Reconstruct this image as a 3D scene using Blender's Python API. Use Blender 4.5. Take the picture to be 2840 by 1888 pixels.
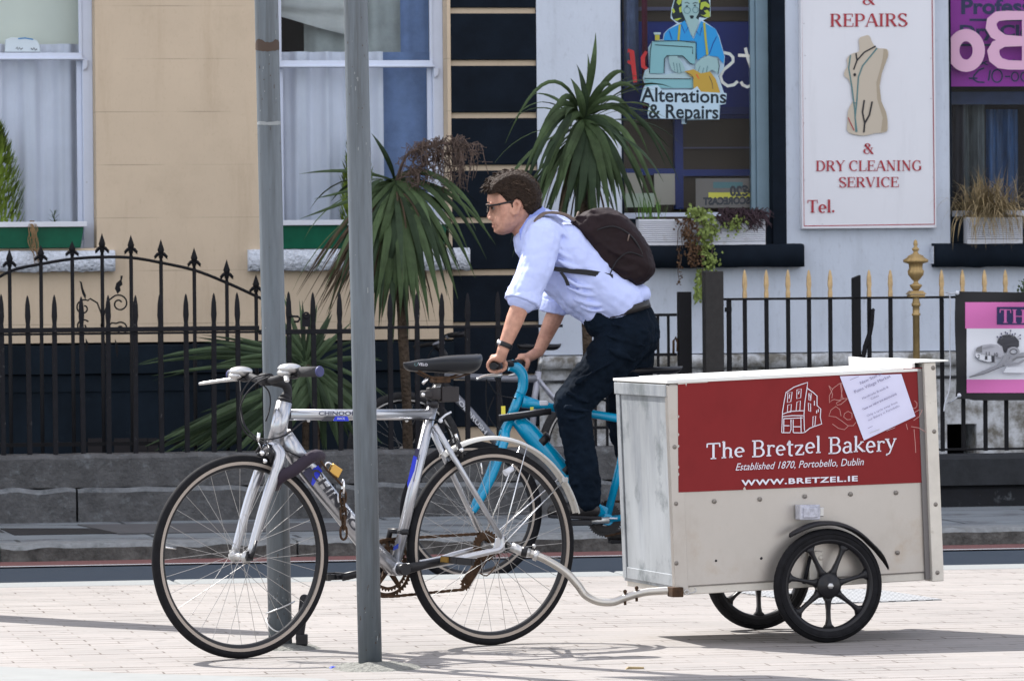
import bpy, bmesh, math, random
from mathutils import Vector, Matrix, noise
from mathutils.geometry import tessellate_polygon
for o in list(bpy.data.objects): bpy.data.objects.remove(o)
R = math.radians
PI = math.pi
scene = bpy.context.scene
COL = scene.collection
rnd = random.Random(7)

# ------------------------------------------------------------ camera
FPX, CX, CY, HCAM = 14560.0, 1420.0, 944.0, 1.25
PITCH, ROLL = math.atan(165/FPX), R(0.5)
cam_d = bpy.data.cameras.new('camera'); cam = bpy.data.objects.new('camera', cam_d); COL.objects.link(cam)
cam_d.sensor_width = 36.0; cam_d.lens = 36.0*FPX/2840.0
cam_d.dof.use_dof = True; cam_d.dof.focus_distance = 18.6; cam_d.dof.aperture_fstop = 22
cam_d.clip_start = 0.5; cam_d.clip_end = 2000
CM = Matrix.Translation((0, 0, HCAM)) @ Matrix.Rotation(PI/2-PITCH, 4, 'X') @ Matrix.Rotation(-ROLL, 4, 'Z')
cam.matrix_world = CM
scene.camera = cam
CMR = CM.to_3x3()

# ------------------------------------------------------------ sky, sun, exposure
SUN_EL, SUN_AZ = R(50), R(45)      # sun stands behind the houses, to the left
w = bpy.data.worlds.new('World'); scene.world = w; w.use_nodes = True
nt = w.node_tree; nt.nodes.clear()
sky = nt.nodes.new('ShaderNodeTexSky'); sky.sky_type = 'NISHITA'; sky.sun_disc = False
sky.sun_elevation = SUN_EL; sky.sun_rotation = -SUN_AZ
sky.air_density = 1.0; sky.dust_density = 0.6; sky.ozone_density = 1.0
bg = nt.nodes.new('ShaderNodeBackground'); bg.inputs['Strength'].default_value = 0.10
wo = nt.nodes.new('ShaderNodeOutputWorld')
# broken white cloud over the blue sky
tcw = nt.nodes.new('ShaderNodeTexCoord'); cn_ = nt.nodes.new('ShaderNodeTexNoise'); cn_.inputs['Scale'].default_value = 2.6; cn_.inputs['Detail'].default_value = 7
crp = nt.nodes.new('ShaderNodeMapRange'); crp.inputs['From Min'].default_value = .40; crp.inputs['From Max'].default_value = .56
cmx = nt.nodes.new('ShaderNodeMix'); cmx.data_type = 'RGBA'; cmx.inputs[7].default_value = (5.9, 5.7, 5.75, 1)
nt.links.new(tcw.outputs['Generated'], cn_.inputs['Vector']); nt.links.new(cn_.outputs['Fac'], crp.inputs['Value']); nt.links.new(crp.outputs[0], cmx.inputs['Factor'])
nt.links.new(sky.outputs[0], cmx.inputs[6]); nt.links.new(cmx.outputs[2], bg.inputs[0]); nt.links.new(bg.outputs[0], wo.inputs[0])
sun_d = bpy.data.lights.new('sun', 'SUN'); sun_d.energy = 3.0; sun_d.angle = R(0.5); sun_d.color = (1.0, .965, .92)
sun = bpy.data.objects.new('sun', sun_d); COL.objects.link(sun)
sdir = Vector((math.cos(SUN_EL)*math.sin(SUN_AZ), -math.cos(SUN_EL)*math.cos(SUN_AZ), -math.sin(SUN_EL)))
sun.rotation_euler = sdir.to_track_quat('-Z', 'Y').to_euler()
vs = scene.view_settings
vs.view_transform = 'Standard'; vs.look = 'None'; vs.gamma = 1.0; vs.use_curve_mapping = False
vs.exposure = 1.65

# ------------------------------------------------------------ helpers
def ray(px, py):
    return (CMR @ Vector(((px-CX)/FPX, -(py-CY)/FPX, -1.0))).normalized()
CO = Vector((0, 0, HCAM))
def ground_pt(px, py, z=0.0):
    d = ray(px, py); t = (z-HCAM)/d.z
    return CO + d*t
class Frame:
    """a place in the street: origin on the ground, local x along the thing, y away, z up"""
    def __init__(s, origin, yaw, tilt=0.0, roll=0.0):
        s.M = Matrix.Translation(origin) @ Matrix.Rotation(yaw, 4, 'Z') @ Matrix.Rotation(tilt, 4, 'Y') @ Matrix.Rotation(roll, 4, 'X')
        s.I = s.M.inverted(); s.I3 = s.I.to_3x3(); s.c = s.I @ CO
    def P(s, px, py, y=0.0):
        d = s.I3 @ ray(px, py)
        t = (y - s.c.y)/d.y
        return s.c + d*t
    def rect(s, x0, y0, x1, y1, off=0.0):
        ym = (y0+y1)/2; xm = (x0+x1)/2
        return (s.P(x0, ym, off).x, s.P(x1, ym, off).x, s.P(xm, y1, off).z, s.P(xm, y0, off).z)
def tag(o, label=None, cat=None, group=None, kind=None):
    if label: o['label'] = label
    if cat: o['category'] = cat
    if group: o['group'] = group
    if kind: o['kind'] = kind
    return o
def thing(name, frame, label, cat, group=None, loc=None):
    o = bpy.data.objects.new(name, None); COL.objects.link(o); o.empty_display_size = .1
    o.matrix_world = frame.M if loc is None else frame.M @ Matrix.Translation(loc)
    return tag(o, label, cat, group)
class Sub(Frame):
    """same axes as a frame but with its origin moved to a local point"""
    def __init__(s, fr, loc):
        s.M = fr.M @ Matrix.Translation(loc); s.I = s.M.inverted(); s.I3 = s.I.to_3x3(); s.c = s.I @ CO

class MB:
    def __init__(s): s.v = []; s.f = []; s.m = []; s.s = []; s.mi = 0
    def add(s, vs_, fs, smooth=False):
        b = len(s.v); s.v += [tuple(p) for p in vs_]
        for f in fs:
            s.f.append([i+b for i in f]); s.m.append(s.mi); s.s.append(smooth)
    def box(s, x0, x1, y0, y1, z0, z1):
        x0, x1 = min(x0, x1), max(x0, x1); y0, y1 = min(y0, y1), max(y0, y1); z0, z1 = min(z0, z1), max(z0, z1)
        s.add([(x0,y0,z0),(x1,y0,z0),(x1,y1,z0),(x0,y1,z0),(x0,y0,z1),(x1,y0,z1),(x1,y1,z1),(x0,y1,z1)],
              [(0,3,2,1),(4,5,6,7),(0,1,5,4),(1,2,6,5),(2,3,7,6),(3,0,4,7)])
    def hexa(s, p):      # 8 points, bottom 4 then top 4
        s.add(p, [(0,3,2,1),(4,5,6,7),(0,1,5,4),(1,2,6,5),(2,3,7,6),(3,0,4,7)])
    def tube(s, pts, r, n=10, cap=True, closed=False, flat=1.0, up=None):
        pts = [Vector(p) for p in pts]; N = len(pts)
        rs = r if isinstance(r, (list, tuple)) else [r]*N
        if len(rs) != N: rs = [rs[0]+(rs[-1]-rs[0])*i/(N-1) for i in range(N)]
        tang = []
        for i in range(N):
            if closed: t = pts[(i+1) % N]-pts[i-1]
            else: t = pts[min(i+1, N-1)]-pts[max(i-1, 0)]
            tang.append(t.normalized() if t.length > 1e-9 else Vector((0,0,1)))
        a = Vector(up) if up else Vector((0, 0, 1))
        if abs(tang[0].dot(a)) > .9 and not up: a = Vector((1, 0, 0))
        nrm = (a - tang[0]*a.dot(tang[0])).normalized()
        vs_ = []
        for i in range(N):
            nrm = (nrm - tang[i]*nrm.dot(tang[i])).normalized(); b = tang[i].cross(nrm)
            for k in range(n):
                an = 2*PI*k/n
                vs_.append(pts[i] + (nrm*math.cos(an) + b*math.sin(an)*flat)*rs[i])
        fs = []
        for i in range(N if closed else N-1):
            j = (i+1) % N
            for k in range(n):
                k2 = (k+1) % n
                fs.append((i*n+k, i*n+k2, j*n+k2, j*n+k))
        s.add(vs_, fs, True)
        if cap and not closed:
            b = len(s.v)-len(vs_)
            for idx in (list(range(n))[::-1], [(N-1)*n+k for k in range(n)]):
                s.f.append([b+k for k in idx]); s.m.append(s.mi); s.s.append(False)
    def revolve(s, c, prof, n=48, axis='Y', closed=True, smooth=True, a0=0, a1=2*PI):
        full = abs(a1-a0-2*PI) < 1e-6; c = Vector(c); P = len(prof); M = n if full else n+1
        vs_ = []
        for i in range(M):
            a = a0+(a1-a0)*i/n; ca, sa = math.cos(a), math.sin(a)
            for (r, h) in prof:
                if axis == 'Y': vs_.append(c+Vector((r*ca, h, r*sa)))
                elif axis == 'Z': vs_.append(c+Vector((r*ca, r*sa, h)))
                else: vs_.append(c+Vector((h, r*ca, r*sa)))
        fs = []
        for i in range(n):
            j = (i+1) % M
            for k in range(P if closed else P-1):
                k2 = (k+1) % P
                fs.append((i*P+k, i*P+k2, j*P+k2, j*P+k))
        s.add(vs_, fs, smooth)
        if closed and not full: s.add(vs_[:P], [list(range(P))]); s.add(vs_[-P:], [list(range(P))[::-1]])
    def torus(s, c, RR, r, n=64, m=12, axis='Y', ry=None):
        ry = ry or r
        s.revolve(c, [(RR+r*math.cos(2*PI*k/m), ry*math.sin(2*PI*k/m)) for k in range(m)], n, axis)
    def ball(s, c, r, n=12, m=8, rot=None):
        c = Vector(c); r = Vector(r) if not isinstance(r, (int, float)) else Vector((r, r, r))
        vs_ = [Vector((0,0,r.z))]
        for i in range(1, m):
            t = PI*i/m
            for k in range(n):
                a = 2*PI*k/n
                vs_.append(Vector((r.x*math.sin(t)*math.cos(a), r.y*math.sin(t)*math.sin(a), r.z*math.cos(t))))
        vs_.append(Vector((0,0,-r.z)))
        if rot: vs_ = [rot @ v for v in vs_]
        vs_ = [v+c for v in vs_]
        fs = [(0, 1+k, 1+(k+1) % n) for k in range(n)]
        for i in range(m-2):
            for k in range(n):
                fs.append((1+i*n+k, 1+(i+1)*n+k, 1+(i+1)*n+(k+1) % n, 1+i*n+(k+1) % n))
        L = len(vs_)-1
        fs += [(L, 1+(m-2)*n+(k+1) % n, 1+(m-2)*n+k) for k in range(n)]
        s.add(vs_, fs, True)
    def capsule(s, a, b, ra, rb, n=12):
        a, b = Vector(a), Vector(b); d = (b-a); L = d.length; d.normalize()
        pts, rs = [], []
        for k in range(5):
            t = PI/2*k/4; pts.append(a-d*ra*math.cos(t)); rs.append(max(ra*math.sin(t), .0005))
        for k in range(5):
            t = PI/2*k/4; pts.append(b+d*rb*math.sin(t)); rs.append(max(rb*math.cos(t), .0005))
        s.tube(pts, rs, n)
    def limb(s, pts, rs, n=12):
        for i in range(len(pts)-1): s.capsule(pts[i], pts[i+1], rs[i], rs[i+1], n)
    def prism(s, poly, y0, y1):      # polygon in local (x,z), extruded in y
        tri = tessellate_polygon([[Vector((p[0], p[1], 0)) for p in poly]]); N = len(poly)
        area = sum(poly[i][0]*poly[(i+1) % N][1]-poly[(i+1) % N][0]*poly[i][1] for i in range(N))
        vs_ = [(p[0], y0, p[1]) for p in poly]+[(p[0], y1, p[1]) for p in poly]
        fs = []
        for t in tri:
            a, b, c = t
            cr = (poly[b][0]-poly[a][0])*(poly[c][1]-poly[a][1])-(poly[c][0]-poly[a][0])*(poly[b][1]-poly[a][1])
            if cr < 0: b, c = c, b
            fs += [(a, b, c), (N+a, N+c, N+b)]
        for i in range(N):
            j = (i+1) % N
            fs.append((j, i, N+i, N+j) if area > 0 else (i, j, N+j, N+i))
        s.add(vs_, fs)
    def loft(s, layers, smooth=True):   # layers of same-count loops
        N = len(layers[0]); vs_ = [p for L in layers for p in L]; fs = []
        for i in range(len(layers)-1):
            for k in range(N):
                k2 = (k+1) % N; fs.append((i*N+k, i*N+k2, (i+1)*N+k2, (i+1)*N+k))
        fs.append(list(range(N))[::-1]); fs.append([(len(layers)-1)*N+k for k in range(N)])
        s.add(vs_, fs, smooth)
    def build(s, name, mats, parent=None, bevel=0, sub=0, wn=False):
        me = bpy.data.meshes.new(name); me.from_pydata(s.v, [], s.f)
        if not isinstance(mats, (list, tuple)): mats = [mats]
        for m in mats: me.materials.append(m)
        me.polygons.foreach_set('use_smooth', s.s); me.polygons.foreach_set('material_index', s.m)
        me.update(); me.validate()
        o = bpy.data.objects.new(name, me); COL.objects.link(o)
        if parent is not None: o.parent = parent
        if bevel:
            b = o.modifiers.new('b', 'BEVEL'); b.width = bevel; b.segments = 2; b.limit_method = 'ANGLE'; b.angle_limit = R(40)
        if sub:
            b = o.modifiers.new('s', 'SUBSURF'); b.levels = sub; b.render_levels = sub
        return o
def remeshed(mb, name, mat, parent, voxel, smooth=4, disp=None, fac=.5):
    o = mb.build(name, mat, parent)
    m = o.modifiers.new('r', 'REMESH'); m.mode = 'VOXEL'; m.voxel_size = voxel; m.use_smooth_shade = True
    if smooth:
        m = o.modifiers.new('sm', 'SMOOTH'); m.factor = fac; m.iterations = smooth
    if disp:
        for (size, st) in disp:
            t = bpy.data.textures.new('clouds', 'CLOUDS'); t.noise_scale = size
            m = o.modifiers.new('d', 'DISPLACE'); m.texture = t; m.strength = st; m.mid_level = .5; m.texture_coords = 'LOCAL'
    dg = bpy.context.evaluated_depsgraph_get(); dg.update()
    me = bpy.data.meshes.new_from_object(o.evaluated_get(dg))
    me.materials.clear(); me.materials.append(mat)
    for p in me.polygons: p.use_smooth = True
    old = o.data; o.modifiers.clear(); o.data = me; bpy.data.meshes.remove(old)
    return o

def smooth_pts(pts, k=6):      # Catmull-Rom through points
    P = [Vector(p) for p in pts]; out = []
    for i in range(len(P)-1):
        p0, p1, p2, p3 = P[max(i-1, 0)], P[i], P[i+1], P[min(i+2, len(P)-1)]
        for j in range(k):
            t = j/k
            out.append(.5*((2*p1)+(p2-p0)*t+(2*p0-5*p1+4*p2-p3)*t*t+(3*p1-p0-3*p2+p3)*t**3))
    out.append(P[-1]); return out

# ------------------------------------------------------------ materials
def mat(name, col, rough=.6, metal=0.0, var=.0, vscale=8.0, col2=None, bump=0.0, bscale=60.0, spec=.3, coat=0.0,
        streak=None, dirt=None, trans=0.0, emis=None, stretch=None, detail=6):
    m = bpy.data.materials.new(name); m.use_nodes = True; nt = m.node_tree; N = nt.nodes; L = nt.links
    b = N['Principled BSDF']
    b.inputs['Base Color'].default_value = (*col, 1); b.inputs['Roughness'].default_value = rough
    b.inputs['Metallic'].default_value = metal; b.inputs['Specular IOR Level'].default_value = spec
    b.inputs['Coat Weight'].default_value = coat
    tc = N.new('ShaderNodeTexCoord'); vec = tc.outputs['Object']
    if stretch:
        mp = N.new('ShaderNodeMapping'); mp.inputs['Scale'].default_value = stretch
        L.new(vec, mp.inputs[0]); svec = mp.outputs[0]
    else: svec = vec
    cur = None
    if var or col2:
        n = N.new('ShaderNodeTexNoise'); n.inputs['Scale'].default_value = vscale; n.inputs['Detail'].default_value = detail
        n.inputs['Roughness'].default_value = .65
        L.new(svec, n.inputs['Vector'])
        r = N.new('ShaderNodeValToRGB'); r.color_ramp.elements[0].position = .32; r.color_ramp.elements[1].position = .68
        c2 = col2 or tuple(min(1, c*(1+var)) for c in col)
        c1 = col if col2 else tuple(c*(1-var) for c in col)
        r.color_ramp.elements[0].color = (*c1, 1); r.color_ramp.elements[1].color = (*c2, 1)
        L.new(n.outputs['Fac'], r.inputs[0]); cur = r.outputs[0]
        rr = N.new('ShaderNodeMapRange'); rr.inputs['To Min'].default_value = max(.03, rough-.12); rr.inputs['To Max'].default_value = min(1, rough+.12)
        L.new(n.outputs['Fac'], rr.inputs['Value']); L.new(rr.outputs[0], b.inputs['Roughness'])
    if dirt:   # (colour, scale, low, high)
        dc, ds, lo, hi = dirt
        n = N.new('ShaderNodeTexNoise'); n.inputs['Scale'].default_value = ds; n.inputs['Detail'].default_value = 8
        n.inputs['Roughness'].default_value = .7
        L.new(vec, n.inputs['Vector'])
        mr = N.new('ShaderNodeMapRange'); mr.inputs['From Min'].default_value = lo; mr.inputs['From Max'].default_value = hi
        L.new(n.outputs['Fac'], mr.inputs['Value'])
        mx = N.new('ShaderNodeMix'); mx.data_type = 'RGBA'
        L.new(mr.outputs[0], mx.inputs['Factor'])
        if cur: L.new(cur, mx.inputs[6])
        else: mx.inputs[6].default_value = (*col, 1)
        mx.inputs[7].default_value = (*dc, 1); cur = mx.outputs[2]
    if cur: L.new(cur, b.inputs['Base Color'])
    if bump:
        n = N.new('ShaderNodeTexNoise'); n.inputs['Scale'].default_value = bscale; n.inputs['Detail'].default_value = 5
        L.new(svec, n.inputs['Vector'])
        bp = N.new('ShaderNodeBump'); bp.inputs['Strength'].default_value = min(1, bump*10); bp.inputs['Distance'].default_value = bump*.1
        L.new(n.outputs['Fac'], bp.inputs['Height']); L.new(bp.outputs[0], b.inputs['Normal'])
    return m
def lin(r, g, b):
    f = lambda c: ((c/255+.055)/1.055)**2.4 if c > 10 else c/255/12.92
    return (f(r), f(g), f(b))
M = {}
M['cream'] = mat('cream_render', (.56, .455, .34), .85, spec=.15, var=.04, vscale=3, bump=.012, bscale=140, dirt=((.46,.37,.27), 1.3, .52, .8))
def joints(m, z0, pitch, wdt, dark=.75):
    nt = m.node_tree; N = nt.nodes; L = nt.links; b = N['Principled BSDF']
    tc = N.new('ShaderNodeTexCoord'); sp = N.new('ShaderNodeSeparateXYZ'); L.new(tc.outputs['Object'], sp.inputs[0])
    a = N.new('ShaderNodeMath'); a.operation = 'SUBTRACT'; L.new(sp.outputs[2], a.inputs[0]); a.inputs[1].default_value = z0-pitch*50
    q = N.new('ShaderNodeMath'); q.operation = 'MODULO'; L.new(a.outputs[0], q.inputs[0]); q.inputs[1].default_value = pitch
    l = N.new('ShaderNodeMath'); l.operation = 'LESS_THAN'; L.new(q.outputs[0], l.inputs[0]); l.inputs[1].default_value = wdt
    nz = N.new('ShaderNodeTexNoise'); nz.inputs['Scale'].default_value = 2.2; L.new(tc.outputs['Object'], nz.inputs['Vector'])
    mr = N.new('ShaderNodeMapRange'); mr.inputs['From Min'].default_value = .4; mr.inputs['From Max'].default_value = .6; L.new(nz.outputs['Fac'], mr.inputs['Value'])
    mm = N.new('ShaderNodeMath'); mm.operation = 'MULTIPLY'; L.new(l.outputs[0], mm.inputs[0]); L.new(mr.outputs[0], mm.inputs[1])
    mx = N.new('ShaderNodeMix'); mx.data_type = 'RGBA'; mx.blend_type = 'MULTIPLY'
    src = b.inputs['Base Color'].links[0].from_socket
    L.new(mm.outputs[0], mx.inputs['Factor']); L.new(src, mx.inputs[6]); mx.inputs[7].default_value = (dark, dark, dark, 1)
    L.new(mx.outputs[2], b.inputs['Base Color'])
M['white_render'] = mat('white_render', (.53, .58, .67), .8, spec=.15, var=.04, vscale=2.5, bump=.03, bscale=55, dirt=((.45,.47,.5), 1.7, .58, .9))
M['dirty_render'] = mat('dirty_render', (.55, .57, .60), .9, bump=.03, bscale=40, dirt=((.16,.15,.13), 7, .42, .62))
M['black_paint'] = mat('black_masonry_paint', (.007, .011, .018), .8, spec=.08, var=.25, vscale=6, bump=.03, bscale=90)
M['navy_paint'] = mat('navy_masonry_paint', (.008, .013, .020), .8, spec=.08, var=.3, vscale=3, bump=.03, bscale=40, dirt=((.02,.028,.036), 9, .62, .75))
M['sill_white'] = mat('rough_white_sill', (.60, .64, .72), .85, var=.16, vscale=45, bump=.2, bscale=60)
M['window_white'] = mat('window_gloss_paint', (.60, .66, .80), .4, var=.04, bump=.004, bscale=30, dirt=((.3,.32,.36), 30, .66, .75))
M['window_grey'] = mat('grey_blue_frame', (.16, .24, .30), .45, var=.08)
M['curtain'] = mat('net_curtain', (.78, .77, .84), .9, var=.05, vscale=4)
M['curtain_pale'] = mat('pale_blind', (.80, .80, .68), .9, var=.05, vscale=1.5)
M['curtain_blue'] = mat('blue_curtain', (.18, .26, .46), .8, var=.2, vscale=6)
M['curtain_grey'] = mat('grey_curtain', (.42, .44, .42), .8, var=.2, vscale=6)
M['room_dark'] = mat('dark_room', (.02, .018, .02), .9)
M['green_plastic'] = mat('green_planter', (.0, .085, .045), .4, var=.15, vscale=10)
M['white_plastic'] = mat('white_planter', (.62, .64, .70), .5, var=.04, dirt=((.35,.33,.3), 12, .6, .8))
M['soil'] = mat('soil', (.03, .02, .015), .95, bump=.2, bscale=30)
M['iron'] = mat('black_railing_iron', (.010, .010, .013), .6, spec=.15, var=.3, vscale=25, dirt=((.16, .15, .15), 30, .64, .74), bump=.01, bscale=60)
M['iron_clean'] = mat('black_iron', (.008, .008, .010), .6, spec=.15, var=.2, vscale=20)
M['gold'] = mat('gold_paint', (.36, .25, .11), .42, metal=.45, var=.15, vscale=20)
M['gold_tip'] = mat('gold_tip_paint', (.50, .35, .18), .6, var=.2, vscale=40)
M['stone'] = mat('dark_granite', (.08, .08, .083), .9, var=.35, vscale=9, bump=.1, bscale=45, dirt=((.15,.16,.17), 14, .55, .72))
M['stone_light'] = mat('worn_granite', (.13, .137, .145), .9, var=.3, vscale=14, bump=.1, bscale=45, dirt=((.04,.045,.05), 10, .52, .7))
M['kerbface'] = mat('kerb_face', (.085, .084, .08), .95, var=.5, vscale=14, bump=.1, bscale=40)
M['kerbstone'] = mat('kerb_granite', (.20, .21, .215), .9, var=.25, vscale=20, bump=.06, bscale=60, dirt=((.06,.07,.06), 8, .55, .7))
M['kerb_near'] = mat('near_kerb_granite', (.20, .21, .21), .9, var=.12, vscale=60, bump=.04, bscale=80)
M['asphalt'] = mat('asphalt', (.062, .078, .098), .9, spec=.1, var=.18, vscale=160, bump=.03, bscale=160)
M['red_lane'] = mat('red_lane_surface', (.17, .075, .07), .9, var=.15, vscale=60)
M['road_paint'] = mat('white_road_paint', (.6, .62, .62), .7, var=.1, vscale=40)
M['galv'] = mat('galvanised_steel', (.098, .118, .138), .5, metal=.1, spec=.6, var=.22, vscale=9, bump=.004, bscale=50, stretch=(6, 6, .5), dirt=((.06,.055,.05), 16, .66, .78))
M['alu_paint'] = mat('silver_bike_paint', (.42, .43, .46), .28, metal=.8, coat=.6, dirt=((.2,.17,.13), 28, .62, .74))
M['alu'] = mat('bare_aluminium', (.50, .50, .50), .35, metal=.8, var=.06, vscale=5)
M['spoke'] = mat('steel_spoke', (.34, .33, .32), .35, metal=.6)
M['alu_rim'] = mat('rim_brake_track', (.36, .31, .27), .42, metal=.3)
M['chrome'] = mat('chrome', (.75, .75, .76), .15, metal=1.0)
M['rubber'] = mat('tyre_rubber', (.010, .010, .012), .8, spec=.15, var=.35, vscale=40, bump=.02, bscale=200)
M['rubber_dusty'] = mat('dusty_tyre', (.035, .035, .038), .9, var=.35, vscale=60, bump=.03, bscale=200)
M['black_plastic'] = mat('black_plastic', (.012, .012, .015), .35)
M['black_matt'] = mat('black_matt', (.015, .015, .018), .7)
M['grip'] = mat('grip_rubber', (.035, .035, .038), .8, bump=.05, bscale=150)
M['grip_end'] = mat('blue_grip_plug', (.05, .055, .15), .5)
M['saddle'] = mat('saddle_vinyl', (.009, .011, .015), .38, var=.1)
M['rust'] = mat('rusty_steel', (.055, .030, .016), .75, metal=.3, var=.5, vscale=60)
M['lockcloth'] = mat('lock_sleeve', (.028, .020, .032), .85, bump=.05, bscale=60)
M['brass'] = mat('brass', (.55, .33, .09), .35, metal=.8)
M['blue_decal'] = mat('blue_decal', (.02, .04, .55), .3)
M['dark_decal'] = mat('dark_decal', (.03, .03, .07), .35)
M['teal'] = mat('teal_bike_paint', (.0, .27, .48), .22, coat=.6, var=.06)
M['red_panel'] = mat('maroon_panel', (.19, .016, .018), .5, spec=.15, var=.05, vscale=5)
M['white_letter'] = mat('white_lettering', (.66, .66, .74), .6)
M['pole_fleck'] = mat('pole_fleck', (.26,.28,.29), .8); M['pole_rust'] = mat('pole_rust', (.07,.05,.04), .85)
M['scratch'] = mat('scratched_line', (.42, .22, .20), .6)
M['sheet'] = mat('aluminium_sheet', (.44, .415, .39), .40, metal=.75, var=.06, vscale=3, bump=.006, bscale=4, dirt=((.38,.32,.26), 6, .55, .8))
M['sheet_end'] = mat('scuffed_sheet', (.33, .35, .37), .5, metal=.3, var=.22, vscale=3.5, stretch=(1, 1, .35), bump=.004, bscale=8, dirt=((.17,.19,.20), 4, .54, .66))
M['sheet_top'] = mat('white_sheet', (.70, .70, .68), .5, metal=.1, dirt=((.5,.42,.33), 7, .62, .75))
M['sheet_edge'] = mat('edge_trim', (.56, .53, .48), .5, metal=.25, var=.08, vscale=12, dirt=((.3,.26,.2), 20, .62, .74))
M['paper'] = mat('paper', (.60, .60, .78), .55, var=.02)
M['ink'] = mat('ink', (.16, .15, .26), .6)
M['lamp_clear'] = mat('clear_lamp_plastic', (.42, .43, .50), .08, coat=.5, var=.3, vscale=50)
M['shirt'] = mat('pale_blue_shirt', (.50, .57, .89), .85, var=.02, vscale=8, bump=.06, bscale=9)
M['collar'] = mat('blue_collar', (.30, .37, .76), .85)
M['skin'] = mat('skin', (.50, .27, .195), .55, var=.16, vscale=34, bump=.03, bscale=120, dirt=((.36,.17,.12), 14, .5, .72))
M['hair'] = mat('brown_hair', (.028, .018, .013), .7, spec=.15, var=.35, vscale=60, bump=.2, bscale=90)
M['denim'] = mat('dark_denim', (.005, .009, .016), .9, spec=.05, var=.45, vscale=5, bump=.12, bscale=11)
M['leather'] = mat('brown_black_leather', (.02, .018, .018), .35)
M['bag'] = mat('dark_plum_nylon', (.017, .010, .012), .7, spec=.15, var=.2, vscale=6, bump=.15, bscale=9)
M['bag_strap'] = mat('strap_webbing', (.16, .12, .10), .8)
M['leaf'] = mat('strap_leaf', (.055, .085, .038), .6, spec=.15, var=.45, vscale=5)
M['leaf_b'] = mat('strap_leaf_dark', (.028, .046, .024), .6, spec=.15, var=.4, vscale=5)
M['leaf_c'] = mat('sunny_strap_leaf', (.065, .10, .050), .55, spec=.2, var=.4, vscale=5)  # lighter green of the low cordylines
M['dead'] = mat('dead_leaf', (.07, .050, .032), .9, var=.5, vscale=12)
M['stalk'] = mat('dead_flower_stalk', (.12, .085, .07), .9, var=.4, vscale=15)
M['bark'] = mat('palm_bark', (.07, .05, .035), .9, var=.4, vscale=15, bump=.3, bscale=40)
M['conifer'] = mat('conifer_green', (.15, .22, .03), .7, var=.5, vscale=9)
M['ivy'] = mat('ivy_leaf', (.20, .26, .07), .6, var=.5, vscale=20)
M['ivy_b'] = mat('ivy_leaf_brown', (.10, .055, .03), .8, var=.4, vscale=20)
M['heather'] = mat('heather', (.07, .045, .055), .9, var=.4, vscale=30)
M['grass_dry'] = mat('dry_grass', (.26, .20, .11), .8, var=.4, vscale=10)
M['grass_green'] = mat('green_blades', (.09, .19, .03), .6, var=.3, vscale=10)
M['sign_white'] = mat('sign_board_white', (.68, .69, .74), .5, var=.02, vscale=2, dirt=((.5,.5,.52), 9, .68, .8))
M['sign_red'] = mat('sign_red', (.36, .035, .05), .5, var=.08, vscale=20)
def flat_mat(n, c, rough=.6): M[n] = mat(n, c, rough)
for n, c in dict(pink=(.62,.16,.42), purple=(.36,.03,.36), pinkwhite=(.66,.40,.56), poster_navy=(.035,.035,.11), banner_black=(.012,.012,.014),
                 art_black=(.01,.02,.03), art_blue=(.02,.27,.62), art_skin=(.28,.44,.46), art_machine=(.20,.42,.47), art_yellow=(.40,.38,.05),
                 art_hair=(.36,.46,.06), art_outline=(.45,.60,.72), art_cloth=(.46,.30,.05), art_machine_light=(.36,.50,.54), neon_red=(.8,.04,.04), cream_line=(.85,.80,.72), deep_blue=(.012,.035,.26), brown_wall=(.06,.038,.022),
                 torso=(.50,.44,.36), torso_shade=(.38,.32,.24), torso_tape=(.10,.20,.21), torso_line=(.02,.02,.025), tealpatch=(.02,.10,.14),
                 yellow_sign=(.75,.66,.08), photo_grey=(.18,.18,.19), photo_dark=(.05,.05,.06), photo_light=(.42,.42,.46), photo_mid=(.30,.30,.33), blue_litter=(.05,.08,.7), cream_paper=(.42,.42,.32)).items(): flat_mat(n, c)
def glass_mat(name, tint=(1, 1, 1), ior=1.5, boost=1.0):
    m = bpy.data.materials.new(name); m.use_nodes = True; nt = m.node_tree; N = nt.nodes; L = nt.links; N.clear()
    t = N.new('ShaderNodeBsdfTransparent'); t.inputs[0].default_value = (*tint, 1)
    g = N.new('ShaderNodeBsdfGlossy'); g.inputs['Roughness'].default_value = .02
    f = N.new('ShaderNodeFresnel'); f.inputs[0].default_value = ior
    mx = N.new('ShaderNodeMixShader'); o = N.new('ShaderNodeOutputMaterial')
    L.new(f.outputs[0], mx.inputs[0]); L.new(t.outputs[0], mx.inputs[1]); L.new(g.outputs[0], mx.inputs[2]); L.new(mx.outputs[0], o.inputs[0])
    return m
M['glass'] = glass_mat('window_glass', (.92, .95, .97), 1.16); M['glass_lens'] = glass_mat('lens_glass', (.06, .05, .05))
M['clear_sleeve'] = glass_mat('clear_plastic_sleeve', (1, 1, 1), 1.4)

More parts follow.
